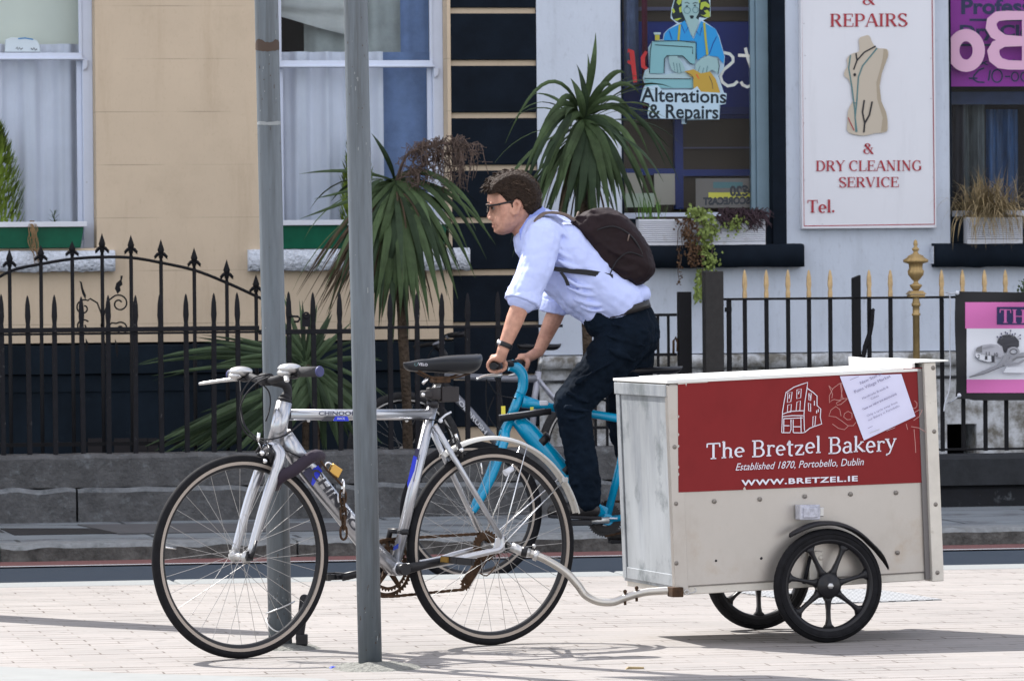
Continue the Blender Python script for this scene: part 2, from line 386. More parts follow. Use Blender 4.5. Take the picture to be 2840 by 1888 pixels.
def paving_mat():
    m = bpy.data.materials.new('brick_paving'); m.use_nodes = True; nt = m.node_tree; N = nt.nodes; L = nt.links; b = N['Principled BSDF']
    tc = N.new('ShaderNodeTexCoord')
    nzv = N.new('ShaderNodeTexNoise'); nzv.inputs['Scale'].default_value = 1.1; L.new(tc.outputs['Object'], nzv.inputs['Vector'])
    wob = N.new('ShaderNodeVectorMath'); wob.operation = 'SCALE'; wob.inputs['Scale'].default_value = .035; L.new(nzv.outputs['Color'], wob.inputs[0])
    ad = N.new('ShaderNodeVectorMath'); L.new(tc.outputs['Object'], ad.inputs[0]); L.new(wob.outputs[0], ad.inputs[1])
    br = N.new('ShaderNodeTexBrick'); mpb = N.new('ShaderNodeMapping'); mpb.inputs['Scale'].default_value = (2.5, 1, 1); L.new(ad.outputs[0], mpb.inputs[0]); L.new(mpb.outputs[0], br.inputs['Vector'])
    br.inputs['Scale'].default_value = 1.0; br.inputs['Brick Width'].default_value = .54; br.inputs['Row Height'].default_value = .105
    br.inputs['Mortar Size'].default_value = .009; br.inputs['Mortar Smooth'].default_value = .1; br.inputs['Bias'].default_value = .2
    br.inputs['Color1'].default_value = (.205, .193, .183, 1); br.inputs['Color2'].default_value = (.240, .222, .210, 1); br.inputs['Mortar'].default_value = (.215, .195, .18, 1)
    # joints open only here and there
    n1 = N.new('ShaderNodeTexNoise'); n1.inputs['Scale'].default_value = 2.3; n1.inputs['Detail'].default_value = 5; mp1 = N.new('ShaderNodeMapping'); mp1.inputs['Scale'].default_value = (.9, 2.6, 1); L.new(tc.outputs['Object'], mp1.inputs[0]); L.new(mp1.outputs[0], n1.inputs['Vector'])
    mr = N.new('ShaderNodeMapRange'); mr.inputs['From Min'].default_value = .47; mr.inputs['From Max'].default_value = .60; L.new(n1.outputs['Fac'], mr.inputs['Value'])
    mu = N.new('ShaderNodeMath'); mu.operation = 'MULTIPLY'; L.new(mr.outputs[0], mu.inputs[0]); L.new(br.outputs['Fac'], mu.inputs[1])
    mx = N.new('ShaderNodeMix'); mx.data_type = 'RGBA'; L.new(mu.outputs[0], mx.inputs['Factor']); L.new(br.outputs['Color'], mx.inputs[6]); mx.inputs[7].default_value = (.065, .048, .038, 1)
    n2 = N.new('ShaderNodeTexNoise'); n2.inputs['Scale'].default_value = 55; n2.inputs['Detail'].default_value = 4; L.new(tc.outputs['Object'], n2.inputs['Vector'])
    r2 = N.new('ShaderNodeMapRange'); r2.inputs['To Min'].default_value = .86; r2.inputs['To Max'].default_value = 1.14; L.new(n2.outputs['Fac'], r2.inputs['Value'])
    n3 = N.new('ShaderNodeTexNoise'); n3.inputs['Scale'].default_value = 1.3; n3.inputs['Detail'].default_value = 4; L.new(tc.outputs['Object'], n3.inputs['Vector'])
    r3 = N.new('ShaderNodeMapRange'); r3.inputs['To Min'].default_value = .78; r3.inputs['To Max'].default_value = 1.18; L.new(n3.outputs['Fac'], r3.inputs['Value'])
    m3 = N.new('ShaderNodeMath'); m3.operation = 'MULTIPLY'; L.new(r2.outputs[0], m3.inputs[0]); L.new(r3.outputs[0], m3.inputs[1])
    vo = N.new('ShaderNodeTexVoronoi'); vo.inputs['Scale'].default_value = 5.5; L.new(tc.outputs['Object'], vo.inputs['Vector'])
    vr = N.new('ShaderNodeMapRange'); vr.inputs['From Min'].default_value = .06; vr.inputs['From Max'].default_value = .12; vr.inputs['To Min'].default_value = .62; L.new(vo.outputs['Distance'], vr.inputs['Value'])
    m4 = N.new('ShaderNodeMath'); m4.operation = 'MULTIPLY'; L.new(m3.outputs[0], m4.inputs[0]); L.new(vr.outputs[0], m4.inputs[1]); m3 = m4
    sc = N.new('ShaderNodeVectorMath'); sc.operation = 'SCALE'; L.new(mx.outputs[2], sc.inputs[0]); L.new(m3.outputs[0], sc.inputs['Scale'])
    L.new(sc.outputs[0], b.inputs['Base Color']); b.inputs['Roughness'].default_value = .85
    bp = N.new('ShaderNodeBump'); bp.invert = True; bp.inputs['Strength'].default_value = .4; bp.inputs['Distance'].default_value = .006
    L.new(mu.outputs[0], bp.inputs['Height']); L.new(bp.outputs[0], b.inputs['Normal'])
    return m
M['paving'] = paving_mat()
def streaks(m, dark, lo=.55, hi=.8, sc=(3.0, 3.0, .35)):
    nt = m.node_tree; N = nt.nodes; L = nt.links; b = N['Principled BSDF']
    tc = N.new('ShaderNodeTexCoord'); mp = N.new('ShaderNodeMapping'); mp.inputs['Scale'].default_value = sc; L.new(tc.outputs['Object'], mp.inputs[0])
    nz = N.new('ShaderNodeTexNoise'); nz.inputs['Scale'].default_value = 2.0; nz.inputs['Detail'].default_value = 8; nz.inputs['Roughness'].default_value = .7; L.new(mp.outputs[0], nz.inputs['Vector'])
    mr = N.new('ShaderNodeMapRange'); mr.inputs['From Min'].default_value = lo; mr.inputs['From Max'].default_value = hi; L.new(nz.outputs['Fac'], mr.inputs['Value'])
    mx = N.new('ShaderNodeMix'); mx.data_type = 'RGBA'; mx.blend_type = 'MULTIPLY'
    if b.inputs['Base Color'].links: L.new(b.inputs['Base Color'].links[0].from_socket, mx.inputs[6])
    else: mx.inputs[6].default_value = b.inputs['Base Color'].default_value
    L.new(mr.outputs[0], mx.inputs['Factor']); mx.inputs[7].default_value = (*dark, 1); L.new(mx.outputs[2], b.inputs['Base Color'])
streaks(M['cream'], (.80, .77, .73), .52, .85); streaks(M['cream'], (.88, .87, .85), .55, .75, (30, 30, 14)); streaks(M['white_render'], (.74, .74, .74), .5, .85); streaks(M['white_render'], (.82, .82, .82), .55, .72, (16, 16, 7)); streaks(M['galv'], (.6, .58, .56), .5, .7, (14, 14, .5)); streaks(M['sheet_end'], (.62, .64, .68), .50, .72, (3.5, 3.5, .5)); streaks(M['sheet'], (.86, .83, .80), .5, .75, (2, 2, 1.2))
streaks(M['sign_white'], (.9, .9, .9), .55, .8, (4, 4, .5)); streaks(M['red_panel'], (.85, .8, .8), .5, .75, (2, 2, 1.5))
def slab_mat():
    m = mat('far_paving_slabs', (.17, .19, .205), .85, var=.16, vscale=3, dirt=((.09,.095,.105), 1.6, .52, .6), bump=.03, bscale=80)
    nt = m.node_tree; N = nt.nodes; L = nt.links; b = N['Principled BSDF']
    tc = N.new('ShaderNodeTexCoord'); br = N.new('ShaderNodeTexBrick'); L.new(tc.outputs['Object'], br.inputs['Vector'])
    br.inputs['Scale'].default_value = 1; br.inputs['Brick Width'].default_value = 1.4; br.inputs['Row Height'].default_value = .75; br.inputs['Mortar Size'].default_value = .012
    mx = N.new('ShaderNodeMix'); mx.data_type = 'RGBA'; src = b.inputs['Base Color'].links[0].from_socket
    L.new(br.outputs['Fac'], mx.inputs['Factor']); L.new(src, mx.inputs[6]); mx.inputs[7].default_value = (.035, .04, .045, 1); L.new(mx.outputs[2], b.inputs['Base Color'])
    return m
M['slabs'] = slab_mat()

# ------------------------------------------------------------ flat artwork, drawn in pixels of the photo and laid on a plane
class Art:
    def __init__(s, frame, off): s.fr = frame; s.off = off; s.mb = MB(); s.mats = []; s.layer = 0
    def _m(s, mname):
        if mname not in s.mats: s.mats.append(mname)
        s.mb.mi = s.mats.index(mname)
    def _p(s, x, y, d=0): return s.fr.P(x, y, s.off - .0006*s.layer - d)
    def poly(s, mname, pts):
        s._m(mname); s.layer += 1
        tri = tessellate_polygon([[Vector((p[0], p[1], 0)) for p in pts]])
        fs = []
        for a, b, c in tri:
            cr = (pts[b][0]-pts[a][0])*(pts[c][1]-pts[a][1])-(pts[c][0]-pts[a][0])*(pts[b][1]-pts[a][1])
            fs.append((a, c, b) if cr > 0 else (a, b, c))
        s.mb.add([s._p(*p) for p in pts], fs)
    def rect(s, mname, x0, y0, x1, y1): s.poly(mname, [(x0,y0),(x1,y0),(x1,y1),(x0,y1)])
    def line(s, mname, pts, wd, closed=False, newlayer=True):
        s._m(mname)
        if newlayer: s.layer += 1
        P = [Vector((p[0], p[1])) for p in pts]
        if closed: P.append(P[0])
        n = len(P); L, Rr = [], []
        for i in range(n):
            if closed: t = (P[(i+1) % (n-1)]-P[(i-1) % (n-1)]) if i not in (0, n-1) else (P[1]-P[-2])
            else: t = P[min(i+1, n-1)]-P[max(i-1, 0)]
            t = t.normalized() if t.length > 1e-6 else Vector((1, 0)); q = Vector((-t.y, t.x))
            ww = wd[min(i, len(wd)-1)] if isinstance(wd, (list, tuple)) else wd
            L.append(P[i]+q*ww/2); Rr.append(P[i]-q*ww/2)
        vs_ = [s._p(p.x, p.y) for p in L]+[s._p(p.x, p.y) for p in Rr]
        s.mb.add(vs_, [(i, i+1, n+i+1, n+i) for i in range(n-1)])
    def mapped(s, mname, verts, faces, bb, quad):
        """verts in 2D inside bb -> quad of photo pixels (tl, tr, br, bl)"""
        s._m(mname); s.layer += 1
        x0, x1, y0, y1 = bb; tl, tr, br, bl = [Vector(q) for q in quad]; out = []
        for (x, y) in verts:
            u = (x-x0)/(x1-x0); v = (y-y0)/(y1-y0)
            p = (bl*(1-u)+br*u)*(1-v)+(tl*(1-u)+tr*u)*v
            out.append(s._p(p.x, p.y))
        s.mb.add(out, faces)
    def text(s, mname, txt, quad, font='sans', bold=0.0, spacing=1.0):
        """quad spans the cap height (baseline to cap top) and full advance width of the text"""
        if font == 'sans': v, f, wd, h = sans_text(txt, bold, spacing)
        else: v, f, wd, h = serif_text(txt, font, spacing)
        s.mapped(mname, v, f, (0, wd, 0, h), quad)
    def build(s, name, parent): return s.mb.build(name, [M[m] for m in s.mats], parent)
def quad(x0, yt, x1, yb, rise=0): # box whose right end is 'rise' px higher
    return [(x0, yt), (x1, yt-rise), (x1, yb-rise), (x0, yb)]
def sans_text(txt, bold=0.0, spacing=1.0):
    c = bpy.data.curves.new('t', 'FONT'); c.body = txt; c.size = 1; c.offset = bold; c.space_character = spacing; c.resolution_u = 3
    o = bpy.data.objects.new('t', c); COL.objects.link(o)
    dg = bpy.context.evaluated_depsgraph_get(); dg.update()
    me = bpy.data.meshes.new_from_object(o.evaluated_get(dg))
    v = [(p.co.x, p.co.y) for p in me.vertices]; f = [tuple(p.vertices) for p in me.polygons]
    bpy.data.objects.remove(o); bpy.data.curves.remove(c); bpy.data.meshes.remove(me)
    x0 = min(p[0] for p in v); x1 = max(p[0] for p in v)
    return [(a-x0, b) for a, b in v], f, x1-x0, .69
G = {}  # serif glyphs: advance, strokes. grid: cap height 10, x-height 6.4
def g(ch, adv, *st): G[ch] = (adv, st)
g('A',9.6,('T',.9,0,4.6,10),('K',4.9,10,8.6,0),('T',2.3,3.4,7.2,3.4),('S',.9,0,2.2),('S',8.5,0,2.8))
g('B',8.6,('K',2,0,2,10),('S',1.6,0,2.4),('S',1.6,10,2.4),('T',2,9.7,4.6,9.7),('A',4.4,7.5,2.3,2.2,90,-90),('T',2,5.3,4.6,5.3),('A',4.6,2.8,2.7,2.5,90,-90),('T',2,.3,4.8,.3))
g('C',9,('A',5.1,5,3.9,4.8,48,312),('T',7.8,6.6,7.8,9.8))
g('D',9.6,('K',2,0,2,10),('S',1.6,0,2.4),('S',1.6,10,2.4),('T',2,9.7,4.4,9.7),('A',4.4,5,3.9,4.7,90,-90),('T',2,.3,4.4,.3))
g('E',8.4,('K',2,0,2,10),('S',1.6,0,2.4),('S',1.6,10,2.4),('T',2,9.7,7.3,9.7),('T',7.2,10,7.2,7.4),('T',2,5.2,5.8,5.2),('T',5.8,6.5,5.8,3.9),('T',2,.3,7.7,.3),('T',7.6,0,7.8,2.8))
g('G',10,('A',5.1,5,3.9,4.8,48,320),('T',7.8,6.6,7.8,9.8),('K',8,.8,8,4.2),('S',8,4.3,2.6))
g('I',4.6,('K',2.2,0,2.2,10),('S',2.2,0,3.4),('S',2.2,10,3.4))
g('L',8.2,('K',2,0,2,10),('S',1.9,0,2.6),('S',2,10,3),('T',2,.3,7.5,.3),('T',7.4,0,7.6,3.2))
g('N',10,('T',2,0,2,10),('K',1.8,10,7.9,.3),('T',8,0,8,10),('S',2,0,2.4),('S',1.7,10,2.2),('S',8,10,2.4))
g('P',8.2,('K',2,0,2,10),('S',1.9,0,3),('S',1.6,10,2.4),('T',2,9.7,4.6,9.7),('A',4.5,7.1,2.6,2.6,90,-90),('T',2,4.5,4.6,4.5))
g('R',9.4,('K',2,0,2,10),('S',1.9,0,3),('S',1.6,10,2.4),('T',2,9.7,4.6,9.7),('A',4.5,7.4,2.5,2.3,90,-90),('T',2,5.1,4.6,5.1),('K',4.6,5.1,7.9,.2),('S',8.2,0,2))
g('S',7.6,('A',3.8,7.5,2.6,2.4,20,200),('K',1.4,6.4,6.2,3.6),('A',3.8,2.5,2.7,2.4,20,-160),('T',6.2,7.4,6.2,9.8),('T',1.1,.3,1.1,2.8))
g('T',8.6,('K',4.3,0,4.3,10),('S',4.3,0,3.2),('T',.8,9.7,7.8,9.7),('T',.8,10,.6,7.4),('T',7.8,10,8,7.4))
g('V',9.4,('K',1.3,10,4.8,0),('T',8.2,10,4.9,0),('S',1.3,10,3),('S',8.1,10,2.2))
g('W',13,('K',1.3,10,4.2,0),('T',6.6,9,4.4,0),('K',6.2,10,9.2,0),('T',12,10,9.4,0),('S',1.3,10,3),('S',11.9,10,2.2))
g('Y',9,('K',1.3,10,4.6,5),('T',8,10,4.7,5),('K',4.6,0,4.6,5),('S',4.6,0,3.2),('S',1.3,10,2.8),('S',7.9,10,2.2))
g('H',10,('K',2,0,2,10),('K',8,0,8,10),('T',2,5,8,5),('S',2,0,3),('S',2,10,3),('S',8,0,3),('S',8,10,3))
g('&',10,('K',1.9,8.6,8.6,.2),('A',4,7.9,1.9,1.8,-30,210),('T',5.6,7.4,5.2,6.2,2.2,4),('A',3.6,2.6,2.6,2.4,130,300),('T',4.6,.4,7.2,2.6,8,5.6),('S',8,5.6,2.2),('S',8.9,.1,1.6))
g('.',3,('K',1.4,.1,1.4,1.6))
g(',',3,('K',1.5,.9,1.4,1.6),('T',1.6,.9,1,-1.4))
g('e',6.4,('A',3.3,3.2,2.3,3.1,0,310),('T',1.2,3.2,5.5,3.4))
g('l',3.6,('K',1.8,0,1.8,10.4),('S',1.8,0,2.8),('T',.8,9.9,1.8,10.4))
g('h',7.4,('K',1.8,0,1.8,10.4),('S',1.7,0,2.6),('T',.8,9.9,1.8,10.4),('A',3.8,4.4,1.9,1.9,160,0),('K',5.6,4.4,5.6,0),('S',5.8,0,2.2))
g('r',5.6,('K',1.8,0,1.8,6.6),('S',1.8,0,2.8),('T',.8,6.1,1.8,6.6),('A',3.8,4.3,2.0,2.0,170,50),('K',4.7,6.0,4.9,5.2))
g('t',4.8,('K',2.2,8.6,2.2,1.2),('A',3.4,1.4,1.2,1.2,180,300),('T',.6,6.4,4.4,6.4),('T',.8,6.4,2.2,8.8))
g('z',6.4,('T',1,6.2,5.4,6.2),('K',5.2,6.2,1.2,.4),('T',1,.3,5.6,.3),('T',1,6.4,.9,4.8),('T',5.6,0,5.8,1.8))
g('a',6.6,('K',5,0,5,4.6),('A',3.2,4.6,1.8,1.8,0,160),('A',2.8,1.8,1.9,1.8,60,330),('T',3.2,3.7,5,3.9),('S',5.5,0,1.5))
g('k',7.4,('K',1.8,0,1.8,10.4),('S',1.7,0,2.6),('T',.8,9.9,1.8,10.4),('T',1.8,2.6,5.6,6.4),('K',3,3.6,6.2,.1),('S',5.4,6.4,2),('S',6.6,0,1.6))
g('y',7,('K',1.2,6.4,3.6,.6),('T',6,6.4,3.6,.2,2.6,-2.2,.8,-3),('K',.6,-2.8,1.4,-3),('S',1.2,6.4,2.6),('S',5.9,6.4,2))
g(' ',3.4)
def serif_text(txt, font='serif', spacing=1.0):
    K, T = (1.75, .62) if font == 'serif' else ((1.3, .8) if font == 'quirky' else (1.3, .45))
    rr = random.Random(3); V_, F_ = [], []; x = 0
    def ribbon(pts, wf, ox, sc, dy):
        n = len(pts); b = len(V_)
        for i in range(n):
            t = Vector(pts[min(i+1, n-1)])-Vector(pts[max(i-1, 0)]); t.normalize(); q = Vector((-t.y, t.x)); w_ = wf(t)/2
            p = Vector(pts[i]); a, c = p+q*w_, p-q*w_
            V_.append((ox+a.x, (a.y*sc)+dy)); V_.append((ox+c.x, (c.y*sc)+dy))
        for i in range(n-1): F_.append((b+2*i, b+2*i+1, b+2*i+3, b+2*i+2))
    for ch in txt:
        adv, st = G.get(ch, G[' ']); dy = 0; sc = 1
        if font == 'quirky': dy = rr.uniform(-.6, .6); sc = rr.uniform(.93, 1.1)
        for q in st:
            k = q[0]; a = q[1:]
            if k in 'KT': ribbon([(a[i], a[i+1]) for i in range(0, len(a), 2)], (lambda t, W_=(K if k == 'K' else T): W_), x, sc, dy)
            elif k == 'S': ribbon([(a[0]-a[2]/2, max(.3, min(a[1], 9.75)) if a[1] in (0, 10) else a[1]), (a[0]+a[2]/2, max(.3, min(a[1], 9.75)) if a[1] in (0, 10) else a[1])], lambda t: T*.9, x, sc, dy)
            elif k == 'A':
                cx, cy, rx, ry, a0, a1 = a; n = 14
                pts = [(cx+rx*math.cos(R(a0+(a1-a0)*i/n)), cy+ry*math.sin(R(a0+(a1-a0)*i/n))) for i in range(n+1)]
                ribbon(pts, lambda t: T+(K-T)*abs(t.y)**1.5, x, sc, dy)
        x += adv*spacing
    return V_, F_, x, 10
# ============================================================ THE SETTING
YAW = R(10); CY10 = math.cos(YAW)
ST = Frame((0, 0, 0), YAW)
def yd(D): return D*CY10
YF = yd(31.0); YR = yd(28.7); YKN = yd(22.45); YKF = yd(26.0)
def sheet(name, x0, x1, y0, y1, z, m, nx=1, kind='structure', **kw):
    mb = MB(); mb.add([(x0,y0,z),(x1,y0,z),(x1,y1,z),(x0,y1,z)], [(0,1,2,3)])
    o = mb.build(name, m); o.matrix_world = ST.M; tag(o, kind=kind, **kw); return o
sheet('ground', -400, 400, -400, 400, -.45, M['asphalt'])
# near footway: bricks, edged with a granite kerb
mb = MB(); mb.box(-60, 60, -40, yd(22.1), -.44, 0); o = mb.build('pavement', M['paving']); o.matrix_world = ST.M; tag(o, kind='structure')
mb = MB(); x = -14.0
while x < 14:
    L = rnd.uniform(.8, 1.2); mb.box(x, x+L-.008, yd(22.1)+.006, YKN, -.44, .002+rnd.uniform(-.001, .001)); x += L
o = mb.build('kerb', M['kerb_near'], bevel=.012); o.matrix_world = ST.M; tag(o, kind='structure')
mb = MB(); mb.box(-60, 60, YKN, YKF+.3, -.44, -.1); o = mb.build('road', M['asphalt']); o.matrix_world = ST.M; tag(o, kind='structure')
sheet('red_lane', -60, 60, yd(25.50), YKF, -.096, M['red_lane'])
mb = MB()
xs = [(-4.05, 60)]
for a, b in xs: mb.add([(a,yd(25.47),-.092),(b,yd(25.47),-.092),(b,yd(25.53),-.092),(a,yd(25.53),-.092)], [(0,1,2,3)])
o = mb.build('road_marking', M['road_paint']); o.matrix_world = ST.M; tag(o, kind='structure')
# far kerb stones
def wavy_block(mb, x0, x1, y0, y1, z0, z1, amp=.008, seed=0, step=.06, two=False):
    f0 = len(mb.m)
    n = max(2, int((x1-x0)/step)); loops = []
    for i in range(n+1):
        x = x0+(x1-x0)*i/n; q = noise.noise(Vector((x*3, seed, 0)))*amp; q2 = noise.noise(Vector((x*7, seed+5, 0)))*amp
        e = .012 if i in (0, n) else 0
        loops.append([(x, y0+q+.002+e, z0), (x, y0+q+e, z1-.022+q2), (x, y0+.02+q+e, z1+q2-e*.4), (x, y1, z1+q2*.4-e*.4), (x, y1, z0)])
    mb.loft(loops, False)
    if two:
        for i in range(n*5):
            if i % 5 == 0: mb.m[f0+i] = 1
mb = MB(); x = -14.0; k = 0
while x < 14:
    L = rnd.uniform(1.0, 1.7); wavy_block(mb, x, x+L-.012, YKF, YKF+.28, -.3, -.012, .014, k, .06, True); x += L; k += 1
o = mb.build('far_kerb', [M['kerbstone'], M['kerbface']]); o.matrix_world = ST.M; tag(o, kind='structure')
mb = MB(); mb.box(-60, 60, YKF+.285, yd(29.2), -.44, -.02); o = mb.build('far_pavement', M['slabs']); o.matrix_world = ST.M; tag(o, kind='structure')
mb = MB(); mb.box(-60, 60, yd(29.2), YF+.5, -.44, -.3); o = mb.build('basement_yard', M['stone']); o.matrix_world = ST.M; tag(o, kind='structure')

def ground_thing(name, poly_px, z, m, label, cat, thick=.004, bumpy=False):
    pts = [ST.I @ ground_pt(px, py, z) for px, py in poly_px]; c = sum(pts, Vector())/len(pts)
    fr = Sub(ST, (c.x, c.y, z)); mb = MB()
    mb.add([(p.x-c.x, p.y-c.y, thick) for p in pts]+[(p.x-c.x, p.y-c.y, -.001) for p in pts],
           [tuple(range(len(pts)))]+[(i, (i+1) % len(pts), (i+1) % len(pts)+len(pts), i+len(pts)) for i in range(len(pts))])
    o = mb.build(name, m); o.matrix_world = fr.M; return tag(o, label, cat) if label else tag(o, kind='structure')
def plate_mat():
    m = mat('chequer_plate', (.30, .31, .32), .55, metal=.4); nt = m.node_tree; N = nt.nodes; L = nt.links; b = N['Principled BSDF']
    tc = N.new('ShaderNodeTexCoord'); ck = N.new('ShaderNodeTexChecker'); ck.inputs['Scale'].default_value = 32
    ck.inputs['Color1'].default_value = (.40,.41,.42,1); ck.inputs['Color2'].default_value = (.13,.135,.14,1)
    L.new(tc.outputs['Object'], ck.inputs['Vector']); L.new(ck.outputs[0], b.inputs['Base Color']); return m
M['plate'] = plate_mat()
ground_thing('inspection_cover', [(2040,1642),(2420,1634),(2612,1663),(2263,1675)], .001, M['plate'], 'grey chequered metal cover plate set in the paving beyond the trailer wheels', 'cover plate')
ground_thing('drain_cover', [(0,1466),(290,1466),(350,1479),(40,1484)], -.02, M['black_matt'], 'dark worn drain cover plate in the shaded far footway', 'drain cover')
ground_thing('patch', [(215,1455),(980,1450),(1010,1470),(330,1480)], -.018, mat('patch_dark', (.085,.085,.09), .9, var=.15), None, None)
ground_thing('patch', [(-40,1848),(330,1868),(900,1884),(1000,1930),(-40,1930)], .0, mat('concrete_patch', (.215,.222,.218), .9, var=.08, vscale=6, dirt=((.20,.20,.19), 5, .55, .8)), None, None)

# ------------------------------------------------------------ wall sheets with real openings
def wall(mb, x0, x1, z0, z1, holes, y=0.0, reveal=.18):
    xs = sorted({x0, x1} | {h[0] for h in holes} | {h[1] for h in holes}); zs = sorted({z0, z1} | {h[2] for h in holes} | {h[3] for h in holes})
    xs = [v for v in xs if x0 <= v <= x1]; zs = [v for v in zs if z0 <= v <= z1]; idx = {}; vs_ = []
    def vi(i, j):
        if (i, j) not in idx: idx[(i, j)] = len(vs_); vs_.append((xs[i], y, zs[j]))
        return idx[(i, j)]
    fs = []
    for i in range(len(xs)-1):
        for j in range(len(zs)-1):
            cx, cz = (xs[i]+xs[i+1])/2, (zs[j]+zs[j+1])/2
            if any(h[0] < cx < h[1] and h[2] < cz < h[3] for h in holes): continue
            fs.append((vi(i, j), vi(i+1, j), vi(i+1, j+1), vi(i, j+1)))
    mb.add(vs_, fs)
    for (a, b, c, d) in holes:
        a, b, c, d = max(a, x0), min(b, x1), max(c, z0), min(d, z1)
        q = [(a, y, c), (b, y, c), (b, y, d), (a, y, d)]; r = [(p[0], y+reveal, p[2]) for p in q]
        mb.add(q+r, [(0, 1, 5, 4), (1, 2, 6, 5), (2, 3, 7, 6), (3, 0, 4, 7)])
HB = 11.2
# ---- cream house
M['curtain_grey2'] = mat('grey_beige_swag', (.50,.49,.46), .9, var=.15, vscale=5)
cxm = ST.P(1253, 500, YF).x          # line between cream render and quoins
cxr = ST.P(1491, 500, YF).x          # line between quoins and white shop
zpl = ST.P(400, 958, YF).z           # top of the black plinth
CH = Sub(ST, (cxm, YF, 0))
house = thing('terraced_house', CH, 'cream rendered town house with black quoins and black plinth, on the left', 'house')
W1 = CH.rect(-229, -520, 263, 690, 0); W2 = CH.rect(752, -520, 1240, 690, 0)
W1 = (W1[0], W1[1], W1[2], W1[3]); W2 = (W2[0], W2[1], W1[2], W1[3])
mb = MB(); wall(mb, -12, 0, zpl+.02, HB, [W1, W2])
mb.box(-12, cxr-cxm, 1.6, 8, -.3, HB-.01)
o = mb.build('wall', M['cream'], house)
joints(M['cream'], CH.P(700, 311, 0).z, .3085, .006, .72)
mb = MB(); wavy = []
n = 160
for i in range(n+1):
    x = -12+12*i/n; q = noise.noise(Vector((x*4, 3, 1)))*.008
    wavy.append([(x, -.012, -.4), (x, -.012, zpl-.17+q*.5), (x, -.035, zpl-.16+q*.5), (x, -.035, zpl+q), (x, .05, zpl+.012+q), (x, .05, -.4)])
mb.loft(wavy, False)
mb.box(-12, 0, -.02, -.0125, CH.P(300, 1083, 0).z-.004, CH.P(300, 1083, 0).z+.004)
o = mb.build('plinth', M['navy_paint'], house)
mb = MB()
z_a = CH.P(1370, 296+16, 0).z; pitch = .3085; qw = cxr-cxm
mb.box(0, qw, .022, .3, -.3, HB)
o = mb.build('quoin_backing', M['cream'], house)
zz = z_a-pitch*6; i = 0
while zz < HB-pitch:
    z0 = zz; z1 = zz+pitch-.034
    if z0 > -1.2:
        mb = MB(); mb.box(.0, qw, 0, .03, max(z0, -.3), z1); mb.build('quoin', M['black_paint'], house, bevel=.006)
    zz += pitch; i += 1
# coping line on top
mb = MB(); mb.box(-12, qw, -.12, .5, HB, HB+.18); mb.build('cornice', M['cream'], house)

def sash_window(parent, fr, W, zm, curtain=None):
    """W opening, zm z of the meeting rail. frame sits at the back of the reveal"""
    x0, x1, z0, z1 = W; y = .155; st = .062
    wm = MB()
    wm.box(x0, x0+st, y, y+.06, z0, z1); wm.box(x1-st, x1, y, y+.06, z0, z1); wm.box(x0+st, x1-st, y, y+.06, z1-.06, z1)
    wm.box(x0+st, x1-st, y+.002, y+.06, z0, z0+.05)
    fo = wm.build('window', M['window_white'], parent, bevel=.004)
    up = MB(); up.box(x0+st, x1-st, y-.018, y+.03, zm, zm+.042); up.box(x0+st-.01, x1-st+.01, y-.03, y-.0185, zm+.002, zm+.014)
    up.box(x0+st-.002, x0+st+.018, y-.006, y+.02, zm+.042, z1-.06); up.box(x1-st-.018, x1-st+.002, y-.006, y+.02, zm+.042, z1-.06)
    # sash horns
    for xx, sg in ((x0+st-.002, 1), (x1-st+.002, -1)):
        up.prism([(xx, zm), (xx-sg*.03, zm), (xx-sg*.03, zm-.03), (xx-sg*.022, zm-.05), (xx-sg*.004, zm-.062)], y-.018, y+.0)
    up.build('sash', M['window_white'], fo, bevel=.003)
    lo = MB(); lo.box(x0+st, x0+st+.03, y+.034, y+.055, z0+.05, zm+.002); lo.box(x1-st-.03, x1-st, y+.034, y+.055, z0+.05, zm+.002); lo.box(x0+st+.03, x1-st-.03, y+.034, y+.055, z0+.05, z0+.11)
    lo.build('sash', M['window_white'], fo, bevel=.003)
    g = MB(); g.box(x0+st+.01, x1-st-.01, y+.008, y+.012, zm+.042, z1-.06); g.build('pane', M['glass'], fo)
    g = MB(); g.box(x0+st+.03, x1-st-.03, y+.042, y+.046, z0+.11, zm); g.build('pane', M['glass'], fo)
    return fo
zm1 = CH.P(200, 167, .15).z
sash_window(house, CH, W1, zm1); 
zm2 = CH.P(1000, 188, .15).z
sash_window(house, CH, W2, zm2)
Fsw = Sub(CH, (CH.P(870, 50, .3).x, .3, CH.P(870, 100, .3).z)); sw = MB(); L_ = []
for j in range(15):
    v = j/14; row = []
    for i in range(41):
        u = i/40; x = 770+u*240; y = -60+v*(105+ (60*u*u+20*math.sin(u*3))); row.append(Fsw.P(x, y, .0)+Vector((0, .018*math.sin(v*16+u*4), 0)))
    L_.append(row)
sw.add([p for q in L_ for p in q], [(j*41+i, j*41+i+1, (j+1)*41+i+1, (j+1)*41+i) for j in range(14) for i in range(40)], True); o = sw.build('swag_curtain', M['curtain_grey2']); o.matrix_world = Fsw.M; tag(o, 'grey beige swagged pelmet curtain in the upper pane between the two poles', 'curtain')
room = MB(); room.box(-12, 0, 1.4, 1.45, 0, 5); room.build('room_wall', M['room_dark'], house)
def rough_slab(mb, x0, x1, y0, y1, z0, z1, amp, seed=0, nx=120):
    loops = []
    for i in range(nx+1):
        x = x0+(x1-x0)*i/nx
        def q(k): return noise.noise(Vector((x*9, k*7.3, seed)))*amp+noise.noise(Vector((x*34, k*3.1, seed)))*amp*.9
        loops.append([(x, y0+q(1), z0+q(2)*1.5), (x, y0+q(3), (z0+z1)/2+q(4)), (x, y0+q(5), z1-.012+q(6)), (x, y0+.02, z1+q(7)*.5), (x, y1, z1+.01), (x, y1, z0)])
    mb.loft(loops, True)
